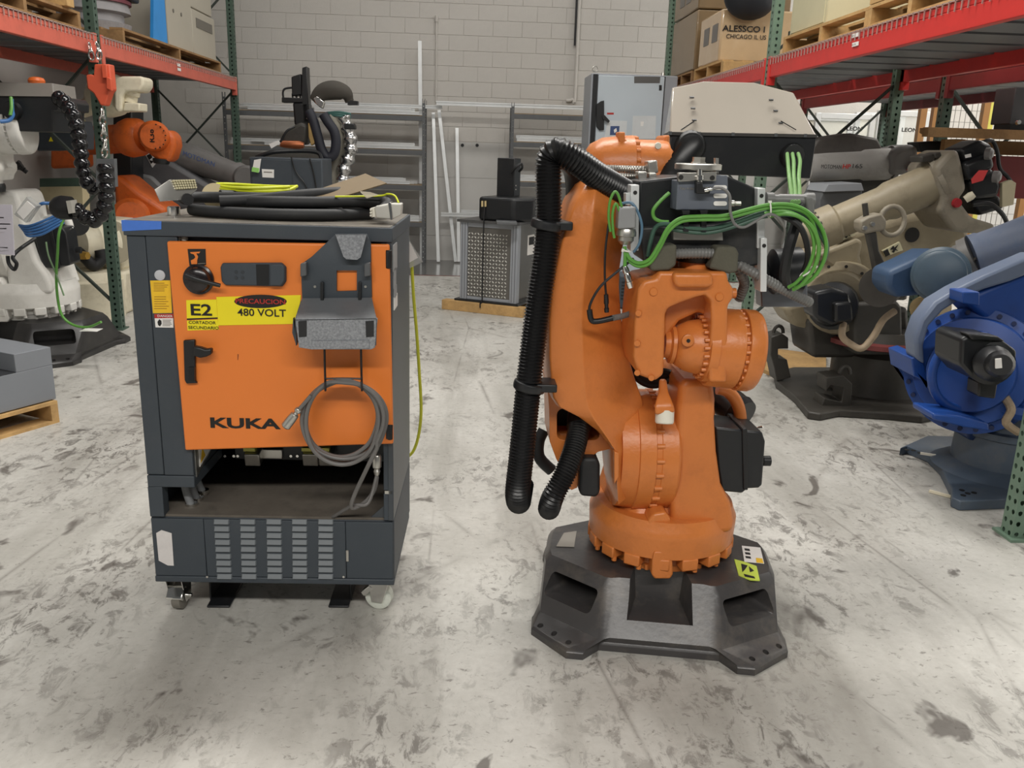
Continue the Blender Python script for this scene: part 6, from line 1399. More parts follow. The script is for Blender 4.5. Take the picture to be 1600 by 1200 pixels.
# ---- dark box with black robot head above it (left of centre)
YD = 9.0
db = thing('dark_grey_control_box', PY(455, 330, YD+.2), 'dark grey control box with a white label, behind the cabinet top', 'controller')
z0 = PY(450, 247, YD).z
MB().box((PY(392, 300, YD).x, YD, 0.0), (PY(505, 300, YD).x, YD+.6, z0)).build('box_body', DKGREY, db, bevel=.012)
MB().box((PY(392, 300, YD).x+.02, YD-.006, .15), (PY(456, 300, YD).x, YD, z0-.02)).build('door_panel', DKGREY, db, bevel=.004); MB().box((PY(458, 300, YD).x, YD-.006, .15), (PY(503, 300, YD).x, YD, z0-.02)).build('door_panel', DKGREY, db, bevel=.004)
lb_ = MB().pp([(409, 264), (428, 265), (428, 278), (410, 277)], YD-.012, YD-.007).build('label', WHITE, db); MB().pp([(412, 268), (425, 268.5), (425, 270), (412, 269.5)], YD-.015, YD-.012).build('label_print', GREYINK, lb_)
m = MB(); m.pp([(397, 250), (408, 248), (405, 269), (394, 267)], YD-.05, YD-.045); tg_ = m.build('hang_tag', WHITE); MB().pp([(394, 261), (405, 263), (404, 270), (393, 268)], YD-.055, YD-.05).build('tag_base', mat('tag_green', (150, 210, 110), .5), tg_); tag(tg_, 'small white and green hang tag in front of the dark grey control box', 'tag')
br_ = thing('black_welding_robot', PY(500, 330, 9.4), 'black robot head with bundled hoses and a foil-wrapped arm above the dark box', 'robot arm')
YBk = 9.78
m = MB(); m.pp([(472, 106), (479, 103.5), (481, 150), (484, 190), (474, 192), (471, 150)], YBk, YBk+.18); m.build('upright_plate', BLACK, br_, bevel=.006)
m = MB(); m.pp([(455, 120), (470, 115), (472, 148), (456, 150)], YBk+.02, YBk+.2); m.build('motor_block', BLACK, br_, bevel=.01)
m = MB(); m.pp([(440, 152), (474, 153), (474, 160), (440, 160)], YBk, YBk+.14); m.build('side_arm', BLACK, br_, bevel=.006)
for px in (457, 463, 469): MB().tube([PY(px, 146, YBk+.05), PY(px+.5, 156, YBk+.05)], .01, 8, 1).build('motor_lead', BLACK, br_)
MB().tube([PY(456, 137, YBk+.05), PY(445, 139, YBk+.05), PY(442, 145, YBk+.05), PY(443, 154, YBk+.05)], .011, 8).build('motor_lead', BLACK, br_)
m = MB(); m.pp([(457, 160), (482, 160), (486, 200), (460, 196)], YBk, YBk+.2); m.build('lower_block', BLACK, br_, bevel=.02)
m = MB(); m.tube([PY(490, 158, YBk), PY(503, 145, YBk), PY(522, 141, YBk), PY(540, 146, YBk+.02), PY(546, 158, YBk+.05)], lambda t: .05+.05*math.sin(pi*min(1, t*1.1)), 16); m.build('padded_cover', mat('dark_taupe_cover', (70, 66, 60), .8), br_)
m = MB(); m.pp([(543, 156), (559, 158), (559, 164), (543, 164)], YBk, YBk+.1); m.build('stub_end', BLACK, br_)
m = MB(); m.pp([(489, 154), (495, 150), (507, 159), (504, 170), (500, 168), (492, 161)], YBk-.1, YBk-.02); m.build('chrome_clamp', CHROME, br_, bevel=.01)
m = MB(); m.tube([PY(490, 168, YBk-.05), PY(484, 178, YBk-.06), PY(480, 186, YBk-.06)], .012, 8); m.build('small_rod', STEEL, br_)
for i, pts in enumerate(([(482, 172), (490, 190), (497, 215), (503, 235), (512, 246), (522, 240), (525, 222), (522, 205), (512, 190), (505, 178)],)):
    m = MB(); m.tube([PY(x, y, YBk-.1) for x, y in pts], .052, 14); m.build('bundled_hose', mat('dark_navy_sleeve', (36, 38, 48), .6), br_)
m = MB(); m.tube([PY(516, 180, YBk), PY(524, 196, YBk), PY(529, 216, YBk+.05), PY(527, 245, YBk+.1), PY(518, 280, YBk+.1), PY(515, 330, YBk+.1)], lambda t: .055+.03*t, 14); m.build('grey_support_arm', mat('grey_beige_arm', (146, 142, 130), .5, dirt=.4, scale=6), br_)
m = MB(); m.tube([PY(536, 182, YBk), PY(543, 200, YBk), PY(548, 222, YBk), PY(546, 242, YBk), PY(538, 262, YBk), PY(536, 282, YBk)], lambda t: .07+.012*math.sin(t*40), 14, 8); m.build('foil_sleeve', FOIL, br_)
m = MB(); m.pp([(537, 193), (554, 193), (555, 202), (538, 202)], YBk-.09, YBk+.05); m.build('black_band', BLACK, br_, bevel=.01)
for i in range(3): MB().tube([PY(512+2*i, 176+2*i, YBk-.04), PY(530, 175+3*i, YBk-.05), PY(548, 178+3*i, YBk)], .011, 8).build('teal_cable', mat('teal_cable', (60, 104, 98), .5), br_)
m = MB(); m.pp([(440, 215), (450, 200), (470, 190), (482, 195), (480, 226), (440, 228)], YBk-.05, YBk+.2); m.build('torch_body', DARKIRON, br_, bevel=.04, seg=3)
m = MB(); m.lathe(PY(438, 225, YBk-.1), PY(475, 227, YBk-.1), [(0, .03), (.2, .04), (.8, .045), (1, .03)], 14); m.build('copper_part', mat('copper', (170, 100, 64), .4, metal=.6), br_)
m = MB(); m.pp([(481, 192), (490, 192), (494, 206), (492, 224), (486, 228), (482, 214)], YBk-.12, YBk-.05); m.build('tan_grip', mat('tan_grip', (170, 140, 86), .6), br_, bevel=.01)
m = MB(); m.tube([PY(400, 246, YBk-.3), PY(425, 238, YBk-.3), PY(460, 236, YBk-.25), PY(495, 238, YBk-.25), PY(503, 250, YBk-.3)], .022, 8); m.tube([PY(410, 248, YBk-.32), PY(440, 243, YBk-.32), PY(480, 244, YBk-.3)], .018, 8) if False else None
m.build('cable_run', BLACK, br_)
m = MB(); m.tube([PY(455, 245, YD-.03), PY(462, 268, YD-.03), PY(475, 285, YD-.03), PY(480, 296, YD-.03)], .007, 6); m.build('thin_lead', BLACK, br_); m = MB(); m.tube([PY(484, 248, YD-.03), PY(490, 270, YD-.03), PY(495, 300, YD-.03)], .008, 6); m.build('thin_lead', BLACK, br_)
m = MB(); m.pp([(420, 225), (435, 219), (438, 224), (424, 232)], YBk-.35, YBk-.345); tag(m.build('paper_tag', WHITE), 'blank white paper tag tied left of the black welding robot', 'tag')
m = MB(); m.tube([PY(438, 222, YBk-.3), PY(448, 205, YBk-.3), PY(460, 198, YBk-.25)], .012, 8); m.build('torch_cable', BLACK, br_)

# ================================================================== RIGHT SIDE
def pt(name, par, poly, Y0, Y1, m_, bevel=.01, seg=2): return MB().pp(poly, Y0, Y1).build(name, m_, par, bevel=bevel, seg=seg)
def lt(name, par, a, b, prof, m_, n=28): return MB().lathe(PY(*a), PY(*b), prof, n).build(name, m_, par)
# ---- loads on top of the right rack
def wrapbox(label, x0, x1, y0, y1, z0, z1, m_, name='cardboard_box', cat='box'):
    return tag(MB().box((x0, y0, z0), (x1, y1, z1)).build(name, m_, bevel=.015), label, cat)
DZ = ZT+.016
pallet_open('pale pallet carrying the lettered cardboard box on the right rack', 2.98, 9.35, DZ, 1.1, 1.1, WOOD)
xb = PY(1114, 60, 9.0).x; xc = PY(1200, 60, 9.0).x; zt_ = PY(1150, 14, 9.0).z
z0 = DZ+.133
bxx = thing('lettered_cardboard_box', ((xb+2.9+.3)/2, 9.3, z0), 'stretch-wrapped cardboard box with black lettering on the right rack', 'box')
WRAP = mat('stretch_wrapped_cardboard', (196, 168, 132), .22, dirt=.2, dirt_rgb=(220, 206, 184), scale=3, coat=.5, var=.06)
m = MB(); m.box((2.44, 9.0, z0), (3.4, 9.8, zt_)); m.build('box_body', WRAP, bxx, bevel=.02)
k = MPP(9.0, 2.6)
text('box_print', 'ALESSCO I', PY(1162, 45, 8.99), 9*k, (1, 0, 0), (0, 0, 1), INK, bxx, width=68*k, bold=.02)
text('box_print', 'CHICAGO IL US', PY(1166, 57.5, 8.99), 6.5*k, (1, 0, 0), (0, 0, 1), INK, bxx, width=64*k, bold=.01)
for y0 in (9.1, 9.42): MB().box((2.436, y0, z0+.2), (2.441, y0+.2, zt_-.12)).build('shipping_paper', mat('dark_paper', (104, 100, 96), .4), bxx)
q = PY(1172, 4, 8.9); o = MB().ball(q+UZ*.06, .26, 22, 14, (1, .7, .85)).build('black_bag', mat('black_bag_fabric', (24, 27, 34), .6)); tag(o, 'rounded black bag bulging over the lettered cardboard box', 'bag')
BROWN = mat('dark_wrapped_cardboard', (126, 104, 74), .35, dirt=.3, dirt_rgb=(90, 80, 64), scale=3, coat=.3)
pallet_open('dark pallet at the far end of the right rack under wrapped boxes', 2.98, 10.5, DZ, 1.1, 1.0, WOODDK)
wrapbox('lower dark wrapped cardboard box at the far end of the right rack', 2.43, 3.45, 9.95, 11.1, z0, z0+.62, BROWN)
o = wrapbox('upper dark wrapped cardboard box at the far end of the right rack', 2.43, 3.45, 9.95, 11.1, z0+.63, z0+1.5, BROWN)
for y0 in (10.0, 10.3, 10.6): MB().box((2.426, y0, z0+.75), (2.4305, y0+.22, z0+1.3)).build('shipping_paper', mat('dark_paper', (104, 100, 96), .4), o)
tag(MB().box((2.42, 8.72, DZ+.001), (2.9, 8.8, DZ+.11)).build('timber_block', WOOD, bevel=.004), 'pale timber block before the lettered cardboard box on the right rack', 'timber')
# cream cabinet and pallets nearer
yA = PXP(1236, 30, 2.5).y; yB = PXP(1290, 30, 2.5).y
pallet_open('low pale pallet under the cream cabinet on the right rack', 2.95, 6.35, DZ, 1.04, 1.5, WOOD)
cc = thing('cream_steel_cabinet', (2.95, 6.5, z0), 'cream steel cabinet standing on a pallet on the right rack', 'cabinet')
MB().box((2.5, yB, z0), (3.3, yA, z0+1.3)).build('cabinet_body', mat('cream_cabinet_paint', (196, 190, 158), .5, scale=3), cc, bevel=.01)
MB().box((2.495, yB+.03, z0+.03), (2.5, yA-.03, z0+1.2)).build('cabinet_door', mat('cream_cabinet_paint', (196, 190, 158), .5, scale=3), cc); MB().box((2.51, yA-.2, z0+.001), (2.6, yA+.06, z0+.06)).build('black_foot', BLACK, cc)
for i, (yy, zz, n_) in enumerate(((5.05, DZ, 'lower'), (5.05, DZ+.135, 'upper'))):
    pallet_open('%s of two pale pallets stacked near the front of the right rack' % n_, 2.95, yy, zz, 1.06, 1.05, WOOD)
dm = thing('dark_machine_cover', (2.95, 5.0, DZ+.27), 'dark machine with a white sheet on the two stacked pallets, right rack', 'machine')
MB().box((2.6, 4.7, DZ+.268), (3.4, 5.5, DZ+.8)).build('machine_body', BLACKMETAL, dm, bevel=.02)
MB().prism([(2.55, 5.6, DZ+.62), (2.55, 4.9, DZ+.66), (2.58, 4.95, DZ+.40), (2.58, 5.5, DZ+.34)], (-.004, 0, 0)).build('white_sheet', mat('pale_blue_sheet', (196, 208, 226), .6), dm)

# ---- grey HP robot at the back of the bay
hp_ = thing('grey_motoman_robot', PY(1340, 420, 6.9), 'grey robot arm with red and black lettering on its horizontal tube', 'robot arm')
lt('forearm_tube', hp_, (1262, 262, 6.75), (1396, 256, 6.75), [(0, .10), (.25, .105), (.62, .105), (.66, .118), (.9, .12), (1, .12)], mat('light_grey_robot_paint', (156, 154, 150), .5, dirt=.4, dirt_rgb=(110, 106, 100), scale=5))
pt('elbow_casting', hp_, [(1392, 240), (1408, 230), (1424, 226), (1436, 228), (1436, 272), (1392, 274)], 6.6, 6.95, GREYROBOT, .04, 3)
lt('elbow_flange', hp_, (1390, 256, 6.75), (1396, 256, 6.75), [(0, .135), (1, .135)], GREYROBOT)
bolt_set(bpy.data.objects[[c.name for c in hp_.children if c.name.startswith('elbow_flange')][0]], PY(1391, 256, 6.75), (-1, 0, 0), .122, 18, .008, .012, DARKIRON)
pt('rear_motor', hp_, [(1436, 222), (1472, 220), (1474, 235), (1440, 238)], 6.65, 6.85, BLACKMETAL); pt('red_plug', hp_, [(1420, 266), (1432, 252), (1440, 254), (1436, 270)], 6.55, 6.6, mat('red_plastic', (160, 34, 42), .4), .004)
k = MPP(6.6, 1.5)
text('robot_print', 'MOTOMAN', PY(1299, 260.5, 6.636), 6*k, (1, 0, 0), (0, 0, 1), INK, hp_, width=33*k); text('robot_print', 'HP', PY(1323, 260, 6.636), 7*k, (1, 0, 0), (.1, 0, 1), REDINK, hp_, width=13*k, bold=.03); text('robot_print', '165', PY(1340, 259.5, 6.636), 6.5*k, (1, 0, 0), (0, 0, 1), INK, hp_, width=16*k)
pt('upper_casting', hp_, [(1264, 236), (1280, 216), (1330, 208), (1372, 216), (1384, 240), (1264, 244)], 7.0, 7.3, mat('dark_grey_casting', (98, 94, 90), .5, dirt=.4, scale=5), .04, 3)
pt('stand', hp_, [(1290, 275), (1400, 272), (1420, 470), (1280, 470)], 6.85, 7.2, DARKIRON, .03)
lg_ = thing('grey_floor_controller', PY(1315, 330, 6.6), 'grey box-shaped controller below the lettered grey robot tube', 'controller')
pt('controller_body', lg_, [(1290, 292), (1346, 290), (1352, 330), (1352, 420), (1278, 420), (1280, 312)], 6.35, 6.7, SHELFGREY); pt('controller_lid', lg_, [(1294, 288), (1346, 286), (1350, 298), (1288, 300)], 6.3, 6.65, CABGREYDK, .004)

# ---- beige robot on its dark base plate
be = thing('beige_robot_arm', (2.8, 5.75, 0), 'beige robot arm with a long tube and a red ring on a black base plate', 'robot arm')
cb = V((2.86, 5.72, 0))
pl0 = [PZ(1212, 600, .03), PZ(1240, 622, .03), PZ(1262, 648, .03), PZ(1282, 651, .03), PZ(1310, 645, .03), PZ(1390, 650, .03), PZ(1440, 655, .03)]
base_pts = [(p.x, p.y) for p in pl0]+[(3.35, 5.3), (3.4, 6.1), (3.2, 6.35), (2.5, 6.3), (2.3, 6.15)]
MB().prism([V((x, y, 0)) for x, y in base_pts], (0, 0, .05)).build('base_plate', DARKIRON, be, bevel=.01)
MB().lathe(cb, cb+UZ*.42, [(0, .33), (.3, .30), (.75, .30), (.85, .26), (1, .26)], 32).build('pedestal', DARKIRON, be)
rc_ = PZ(1338, 560, .40); rc_ = V((2.80, 5.62, .40))
MB().lathe(rc_, rc_+UZ*.05, [(0, .34), (.2, .37), (.8, .37), (1, .34)], 48).build('red_ring', REDRING, be)
MB().lathe(rc_+UZ*.05, rc_+UZ*.11, [(0, .33), (1, .30)], 40).build('turret_plate', DARKIRON, be)
# loop brackets on the base plate
for poly, Y0 in (([(1205, 527), (1222, 521), (1232, 528), (1232, 545), (1216, 545), (1216, 560), (1230, 562), (1236, 590), (1214, 596), (1210, 575), (1204, 555)], 5.85), ([(1291, 590), (1318, 587), (1332, 600), (1330, 636), (1280, 646), (1288, 622), (1315, 628), (1318, 606), (1298, 602), (1291, 612)], 5.25)):
    pt('lifting_bracket', be, poly, Y0, Y0+.16, DARKIRON, .006)
for cx, cy, Y0 in ((1216, 520, 5.9), (1320, 584, 5.3)):
    q = PY(cx, cy, Y0); MB().tube([q+V((.035*math.cos(t), 0, .05*math.sin(t))) for t in [pi*i/8 for i in range(9)]], .013, 8, 1).build('shackle', DARKIRON, be)
# turret, motors, gear
pt('turret_block', be, [(1336, 474), (1402, 470), (1410, 480), (1412, 555), (1336, 555)], 5.35, 5.7, mat('oily_motor_grey', (70, 68, 64), .5, dirt=.4, scale=6), .02)
pt('turret_mass', be, [(1262, 500), (1420, 480), (1425, 560), (1270, 560)], 5.55, 5.95, DARKIRON, .03)
lt('shoulder_gear', be, (1312, 470, 5.75), (1306, 474, 5.5), [(0, .27), (.3, .285), (.6, .27), (.62, .22), (1, .20)], BEIGE, 40)
g_ = [c for c in be.children if c.name.startswith('shoulder_gear')][0]
bolt_set(g_, PY(1307, 473, 5.575), (PY(1306, 474, 5.5)-PY(1312, 470, 5.75)).normalized(), .245, 14, .011, .01, INK)
lt('shoulder_motor', be, (1305, 475, 5.5), (1296, 482, 5.25), [(0, .15), (.5, .155), (.55, .12), (.9, .12), (1, .10)], BLACKMETAL, 20)
pt('motor_head', be, [(1272, 456), (1300, 450), (1328, 458), (1330, 500), (1300, 510), (1272, 496)], 5.15, 5.35, BLACKMETAL, .025, 3); pt('motor_label', be, [(1313, 489), (1324, 489), (1324, 495), (1313, 495)], 5.14, 5.15, WHITE, 0)
pt('motor_head', be, [(1305, 474), (1332, 472), (1334, 502), (1306, 504)], 5.1, 5.3, BLACK, .015)
m = MB(); m.tube([PY(1318, 505, 5.25), PY(1316, 525, 5.2), PY(1330, 538, 5.15), PY(1347, 544, 5.12), PY(1365, 525, 5.12), PY(1380, 500, 5.12), PY(1398, 486, 5.15)], .022, 10); m.build('beige_conduit', mat('dirty_cream_conduit', (172, 152, 126), .6, dirt=.4, scale=12), be)
pt('bottom_skirt', be, [(1222, 480), (1262, 470), (1300, 506), (1290, 520), (1240, 510)], 5.6, 5.9, BEIGE, .04, 3)
arm_ = [(1246, 400), (1270, 388), (1300, 372), (1345, 360), (1420, 338), (1470, 330), (1510, 350), (1518, 372), (1480, 395), (1430, 420), (1385, 440), (1372, 462), (1330, 448), (1290, 430), (1262, 440)]
pt('lower_arm', be, arm_, 5.72, 5.98, BEIGE, .04, 3)
pt('arm_rib', be, [(1275, 398), (1340, 372), (1350, 378), (1345, 400), (1356, 440), (1330, 446), (1300, 420)], 5.64, 5.74, BEIGE, .03, 3)
q = PY(1425, 367, 5.715); MB().lathe(q, q-V((0, .004, 0)), [(0, .05), (1, .05)], 22).build('arm_hole', INK, be)
for x, y in ((1321, 364), (1395, 387)):
    d = .36; s0 = [(x-16, y+6-1), (x+11, y-9), (x+16, y+4), (x-11, y+14)]
    sg_ = pt('warning_sign', be, s0, 5.66 if x < 1350 else 5.7, 5.72, mat('cream_label', (206, 200, 168), .6), 0)
    yy = 5.655 if x < 1350 else 5.695
    pt('warning_field', sg_, [(x-15, y+6), (x-8, y+2), (x-4, y+11), (x-11, y+14)], yy, yy+.004, INK, 0)
    pt('warning_figure', sg_, [(x-4, y+3), (x+1, y-3), (x+3, y+0), (x+9, y-5), (x+5, y+2), (x+9, y+5), (x+4, y+4), (x+2, y+8), (x-1, y+7), (x+1, y+3)], yy, yy+.004, INK, 0)
lt('upper_arm_tube', be, (1262, 366, 5.45), (1478, 278, 5.35), [(0, .08), (.06, .09), (.08, .128), (.20, .128), (.22, .104), (.55, .108), (.60, .122), (.95, .126), (1, .132)], BEIGE, 32)
lt('wrist_stub', be, (1240, 372, 5.5), (1268, 362, 5.45), [(0, .07), (.5, .09), (1, .09)], BEIGE, 22)
u_ = [c for c in be.children if c.name.startswith('upper_arm_tube')][0]; ad = (PY(1478, 278, 5.35)-PY(1262, 366, 5.45)).normalized()
lt('elbow_flange', be, (1464, 284, 5.36), (1472, 280, 5.35), [(0, .155), (1, .155)], mat('grey_beige_casting', (140, 132, 116), .5, dirt=.4, scale=6), 32)
bolt_set(u_, PY(1463, 284.5, 5.36), -ad, .145, 18, .009, .012, DARKIRON); bolt_set(u_, PY(1281, 358, 5.44), -ad, .125, 18, .009, .01, DARKIRON)
GB = mat('grey_beige_casting', (140, 132, 116), .5, dirt=.4, scale=6)
pt('elbow_casting', be, [(1462, 262), (1482, 240), (1498, 232), (1506, 262), (1512, 296), (1500, 312), (1520, 340), (1560, 352), (1545, 368), (1490, 362), (1466, 330), (1474, 310), (1464, 290)], 5.22, 5.6, GB, .03, 3)
pt('elbow_block', be, [(1440, 244), (1458, 240), (1464, 252), (1440, 254)], 5.3, 5.45, DARKIRON, .008); pt('elbow_block', be, [(1460, 240), (1470, 237), (1472, 246), (1462, 248)], 5.28, 5.4, DARKIRON, .006)
for poly, Y0 in (([(1500, 234), (1534, 218), (1552, 226), (1550, 240), (1510, 258)], 5.25), ([(1506, 256), (1550, 238), (1556, 262), (1514, 284)], 5.2), ([(1512, 282), (1552, 262), (1566, 290), (1560, 308), (1520, 312)], 5.25), ([(1516, 308), (1562, 304), (1572, 326), (1530, 338)], 5.3)):
    pt('axis_motor', be, poly, Y0, Y0+.22, BLACKMETAL, .025, 3)
for cx, cy in ((1540, 240), (1552, 276)): q = PY(cx, cy, 5.2); MB().lathe(q, q-V((-.03, .03, 0)), [(0, .035), (.7, .035), (1, .02)], 16).build('motor_cap', GREYROBOT, be)
pt('red_tag', be, [(1518, 280), (1530, 266), (1544, 266), (1536, 282), (1519, 287)], 5.16, 5.165, mat('red_tag', (206, 60, 60), .5), 0); pt('white_sticker', be, [(1508, 242), (1517, 240), (1518, 245), (1509, 247)], 5.185, 5.19, WHITE, 0)
pt('cream_flap', be, [(1566, 286), (1580, 281), (1588, 286), (1584, 320), (1566, 324)], 5.25, 5.28, mat('cream_flap', (196, 186, 156), .6), .003)
q = PY(1494, 317, 5.2); MB().lathe(q, q-V((0, .02, 0)), [(0, .03), (1, .026)], 16).build('red_cap', mat('red_plastic', (160, 34, 42), .4), be)
MB().lathe(PY(1508, 312, 5.2), PY(1522, 303, 5.18), [(0, .022), (.6, .026), (1, .02)], 12).build('cream_plug', CREAM, be)
m = MB(); m.tube([PY(1520, 320, 5.2), PY(1545, 318, 5.18), PY(1562, 330, 5.18), PY(1572, 345, 5.2), PY(1574, 362, 5.22)], .014, 8); m.build('arm_cable', BLACK, be)
m = MB(); m.tube([PY(1535, 222, 5.3), PY(1550, 220, 5.3), PY(1558, 236, 5.3), PY(1562, 262, 5.3), PY(1574, 276, 5.3), PY(1580, 284, 5.28)], .012, 8); m.build('arm_cable', BLACK, be)
lt('drive_cylinder', be, (1470, 480, 5.3), (1438, 482, 5.15), [(0, .07), (.7, .075), (.72, .085), (1, .07)], mat('ochre_beige', (160, 140, 100), .5, dirt=.4, scale=6), 20)
# clamp stand before it
cm = thing('steel_clamp', PY(1375, 470, 5.08), 'grimy steel clamp with an open ring on a rod, before the beige robot', 'clamp')
lt('upper_rod', cm, (1351, 318, 5.08), (1354, 342, 5.08), [(0, .017), (1, .017)], DARKIRON, 12)
pt('clamp_block', cm, [(1344, 346), (1358, 338), (1378, 333), (1386, 344), (1384, 360), (1352, 366), (1344, 360)], 5.03, 5.13, GB, .012)
q = PY(1394, 345, 5.08); m = MB(); m.tube([q+V((.075*math.cos(t), .01*math.sin(t), .085*math.sin(t))) for t in [2*pi*i/20 for i in range(21)]], .015, 10, 1); m.build('clamp_ring', GB, cm)
pt('lower_rod', cm, [(1356, 364), (1370, 362), (1374, 392), (1388, 420), (1392, 460), (1384, 466), (1370, 430), (1362, 390)], 5.05, 5.11, DARKIRON, .008)
lt('clamp_disc', cm, (1380, 447, 5.13), (1374, 449, 5.05), [(0, .12), (1, .12)], DARKIRON, 26)
for x, y in ((1350, 356), (1362, 350)): q = PY(x, y, 5.025); MB().lathe(q, q-V((0, .02, 0)), [(0, .014), (1, .012)], 10).build('clamp_bolt', STEEL, cm)

# ---- blue robot
bl_ = thing('blue_robot_arm', (2.78, 4.12, 0), 'blue robot arm with a big round shoulder and black motor, at the right edge', 'robot arm')
bp0 = [PZ(x, y, .04) for x, y in ((1406, 702), (1418, 699), (1450, 712), (1470, 732), (1487, 766), (1487, 780), (1500, 786), (1530, 785))]
pts = [(p.x, p.y) for p in bp0]+[(2.75, 3.72), (3.1, 3.78), (3.25, 4.0), (3.2, 4.4), (3.0, 4.65), (2.7, 4.66)]
MB().prism([V((x, y, 0)) for x, y in pts], (0, 0, .05)).build('base_plate', SLATE, bl_, bevel=.008)
for x, y in ((1417, 703), (1427, 704), (1437, 708), (1503, 766), (1512, 771), (1522, 770), (1505, 774)):
    p = PZ(x, y, .051); MB().lathe(p, p+UZ*.002, [(0, .013), (1, .013)], 12).build('bolt_hole', INK, bl_)
cc_ = V((2.82, 4.14, .05))
MB().lathe(cc_, cc_+UZ*.36, [(0, .34), (.06, .30), (.12, .245), (.55, .24), (.57, .255), (.66, .255), (.68, .23), (1, .22)], 36).build('pedestal', SLATE, bl_)
MB().lathe(cc_+UZ*.36, cc_+UZ*.42, [(0, .36), (.5, .38), (1, .36)], 40).build('turret_plate', BLUE, bl_)
pt('turret_step', bl_, [(1458, 646), (1500, 650), (1546, 662), (1546, 674), (1508, 668), (1458, 656)], 3.75, 3.95, BLUE, .01)
YQ = 3.98
sc0 = (1517, 580, YQ+.02); 
lt('shoulder_disc', bl_, (1524, 577, 4.25), (1515, 582, 3.9), [(0, .315), (.35, .325), (.6, .315), (.63, .27), (.8, .26), (.83, .20), (1, .19)], BLUE, 56)
sd = [c for c in bl_.children if c.name.startswith('shoulder_disc')][0]; axd = (PY(1515, 582, 3.9)-PY(1524, 577, 4.25)).normalized()
bolt_set(sd, PY(1524, 577, 4.25).lerp(PY(1515, 582, 3.9), .615), axd, .293, 26, .012, .012, mat('dark_blue_bolt', (18, 36, 78), .5))
q0_ = PY(1515, 582, 3.9); R_ = [q0_+axd*.0+V((.185*math.cos(t), 0, .185*math.sin(t))) for t in [2*pi*i/36 for i in range(37)]]
MB().tube(R_, .022, 10, 1).build('gear_rim', BLUE, bl_)
pt('shoulder_motor', bl_, [(1502, 530), (1512, 524), (1565, 530), (1590, 548), (1588, 580), (1560, 604), (1520, 592), (1500, 570)], 3.62, 3.85, BLACKMETAL, .03, 3)
lt('motor_body', bl_, (1540, 563, 3.7), (1556, 570, 3.52), [(0, .10), (.5, .10), (.55, .08), (.8, .08), (1, .05)], BLACKMETAL, 26)
lt('motor_cap', bl_, (1560, 568, 3.56), (1564, 570, 3.47), [(0, .06), (.6, .06), (1, .045)], BLACK, 20)
pt('motor_label', bl_, [(1556, 561), (1565, 560), (1566, 575), (1556, 576)], 3.462, 3.468, WHITE, 0)
pt('motor_clamp', bl_, [(1512, 522), (1560, 526), (1572, 534), (1520, 532)], 3.6, 3.68, BLACK, .008); pt('motor_connector', bl_, [(1530, 596), (1560, 598), (1556, 624), (1528, 620)], 3.66, 3.76, BLACK, .01)
ringp = [(1432, 560), (1430, 530), (1440, 500), (1462, 472), (1495, 452), (1540, 430), (1620, 396), (1620, 424), (1580, 440), (1540, 452), (1506, 466), (1474, 486), (1452, 510), (1444, 540), (1446, 570)]
pt('link_arm_edge', bl_, ringp, 4.02, 4.14, mat('blue_grey_paint', (104, 116, 138), .45, dirt=.3, dirt_rgb=(60, 84, 130), scale=5), .015)
pt('link_arm', bl_, [(1505, 466), (1620, 420), (1620, 560), (1590, 600), (1560, 520)], 4.05, 4.3, BLUE, .03, 3)
pt('arm_bracket', bl_, [(1504, 456), (1531, 456), (1531, 478), (1504, 474)], 3.9, 4.02, BLUE, .006)
pt('lower_leg', bl_, [(1424, 560), (1440, 556), (1452, 600), (1440, 590), (1470, 640), (1540, 640), (1545, 660), (1500, 655), (1445, 596), (1428, 588)], 4.05, 4.3, BLUE, .015)
pt('turret_column', bl_, [(1500, 600), (1600, 590), (1600, 690), (1515, 690)], 4.05, 4.3, mat('deep_blue_robot_paint', (26, 50, 96), .45, dirt=.3, scale=5), .02)
m = MB(); m.tube([PY(1570, 620, 3.85), PY(1580, 640, 3.8), PY(1572, 660, 3.8), PY(1590, 675, 3.85)], .02, 8); m.build('beige_conduit', mat('dirty_cream_conduit', (172, 152, 126), .6, dirt=.4, scale=12), bl_)
pt('foot_bracket', bl_, [(1444, 636), (1456, 618), (1462, 616), (1500, 634), (1498, 640), (1462, 630), (1452, 644)], 4.15, 4.3, mat('rusty_grey', (124, 112, 98), .6), .006)
# dusty blue forearm with round cap
lt('forearm_cap', bl_, (1474, 427, 4.75), (1468, 430, 4.5), [(0, .14), (.4, .15), (.8, .15), (.84, .135), (.95, .13), (1, .11)], mat('dark_teal_cap', (66, 84, 98), .45, dirt=.3, scale=6), 44)
pt('forearm_body', bl_, [(1388, 424), (1420, 410), (1452, 394), (1486, 394), (1490, 460), (1440, 462), (1400, 466), (1386, 450)], 4.68, 4.9, TEAL, .03, 3)
lt('forearm_neck', bl_, (1494, 412, 4.75), (1522, 400, 4.7), [(0, .08), (.2, .10), (.45, .10), (.5, .12), (1, .12)], GREYROBOT, 26)
lt('forearm_tube', bl_, (1520, 401, 4.7), (1625, 366, 4.6), [(0, .125), (.12, .125), (.16, .118), (.5, .12), (1, .13)], mat('grey_blue_tube', (104, 114, 134), .5, dirt=.4, dirt_rgb=(60, 90, 130), scale=6), 30)
bolt_set([c for c in bl_.children if c.name.startswith('forearm_neck')][0], PY(1510, 405, 4.72), (-1, .05, .3), .105, 12, .010, .014, DARKIRON)
ys_ = thing('yellow_steel_frame', PY(1540, 440, 5.0), 'yellow steel frame piece behind the dusty blue forearm', 'frame')
pt('frame_bar', ys_, [(1506, 436), (1600, 420), (1600, 428), (1510, 450)], 4.98, 5.04, mat('yellow_steel', (214, 184, 40), .5)); pt('frame_rail', ys_, [(1510, 428), (1590, 412), (1600, 416), (1516, 436)], 5.02, 5.3, ALU)

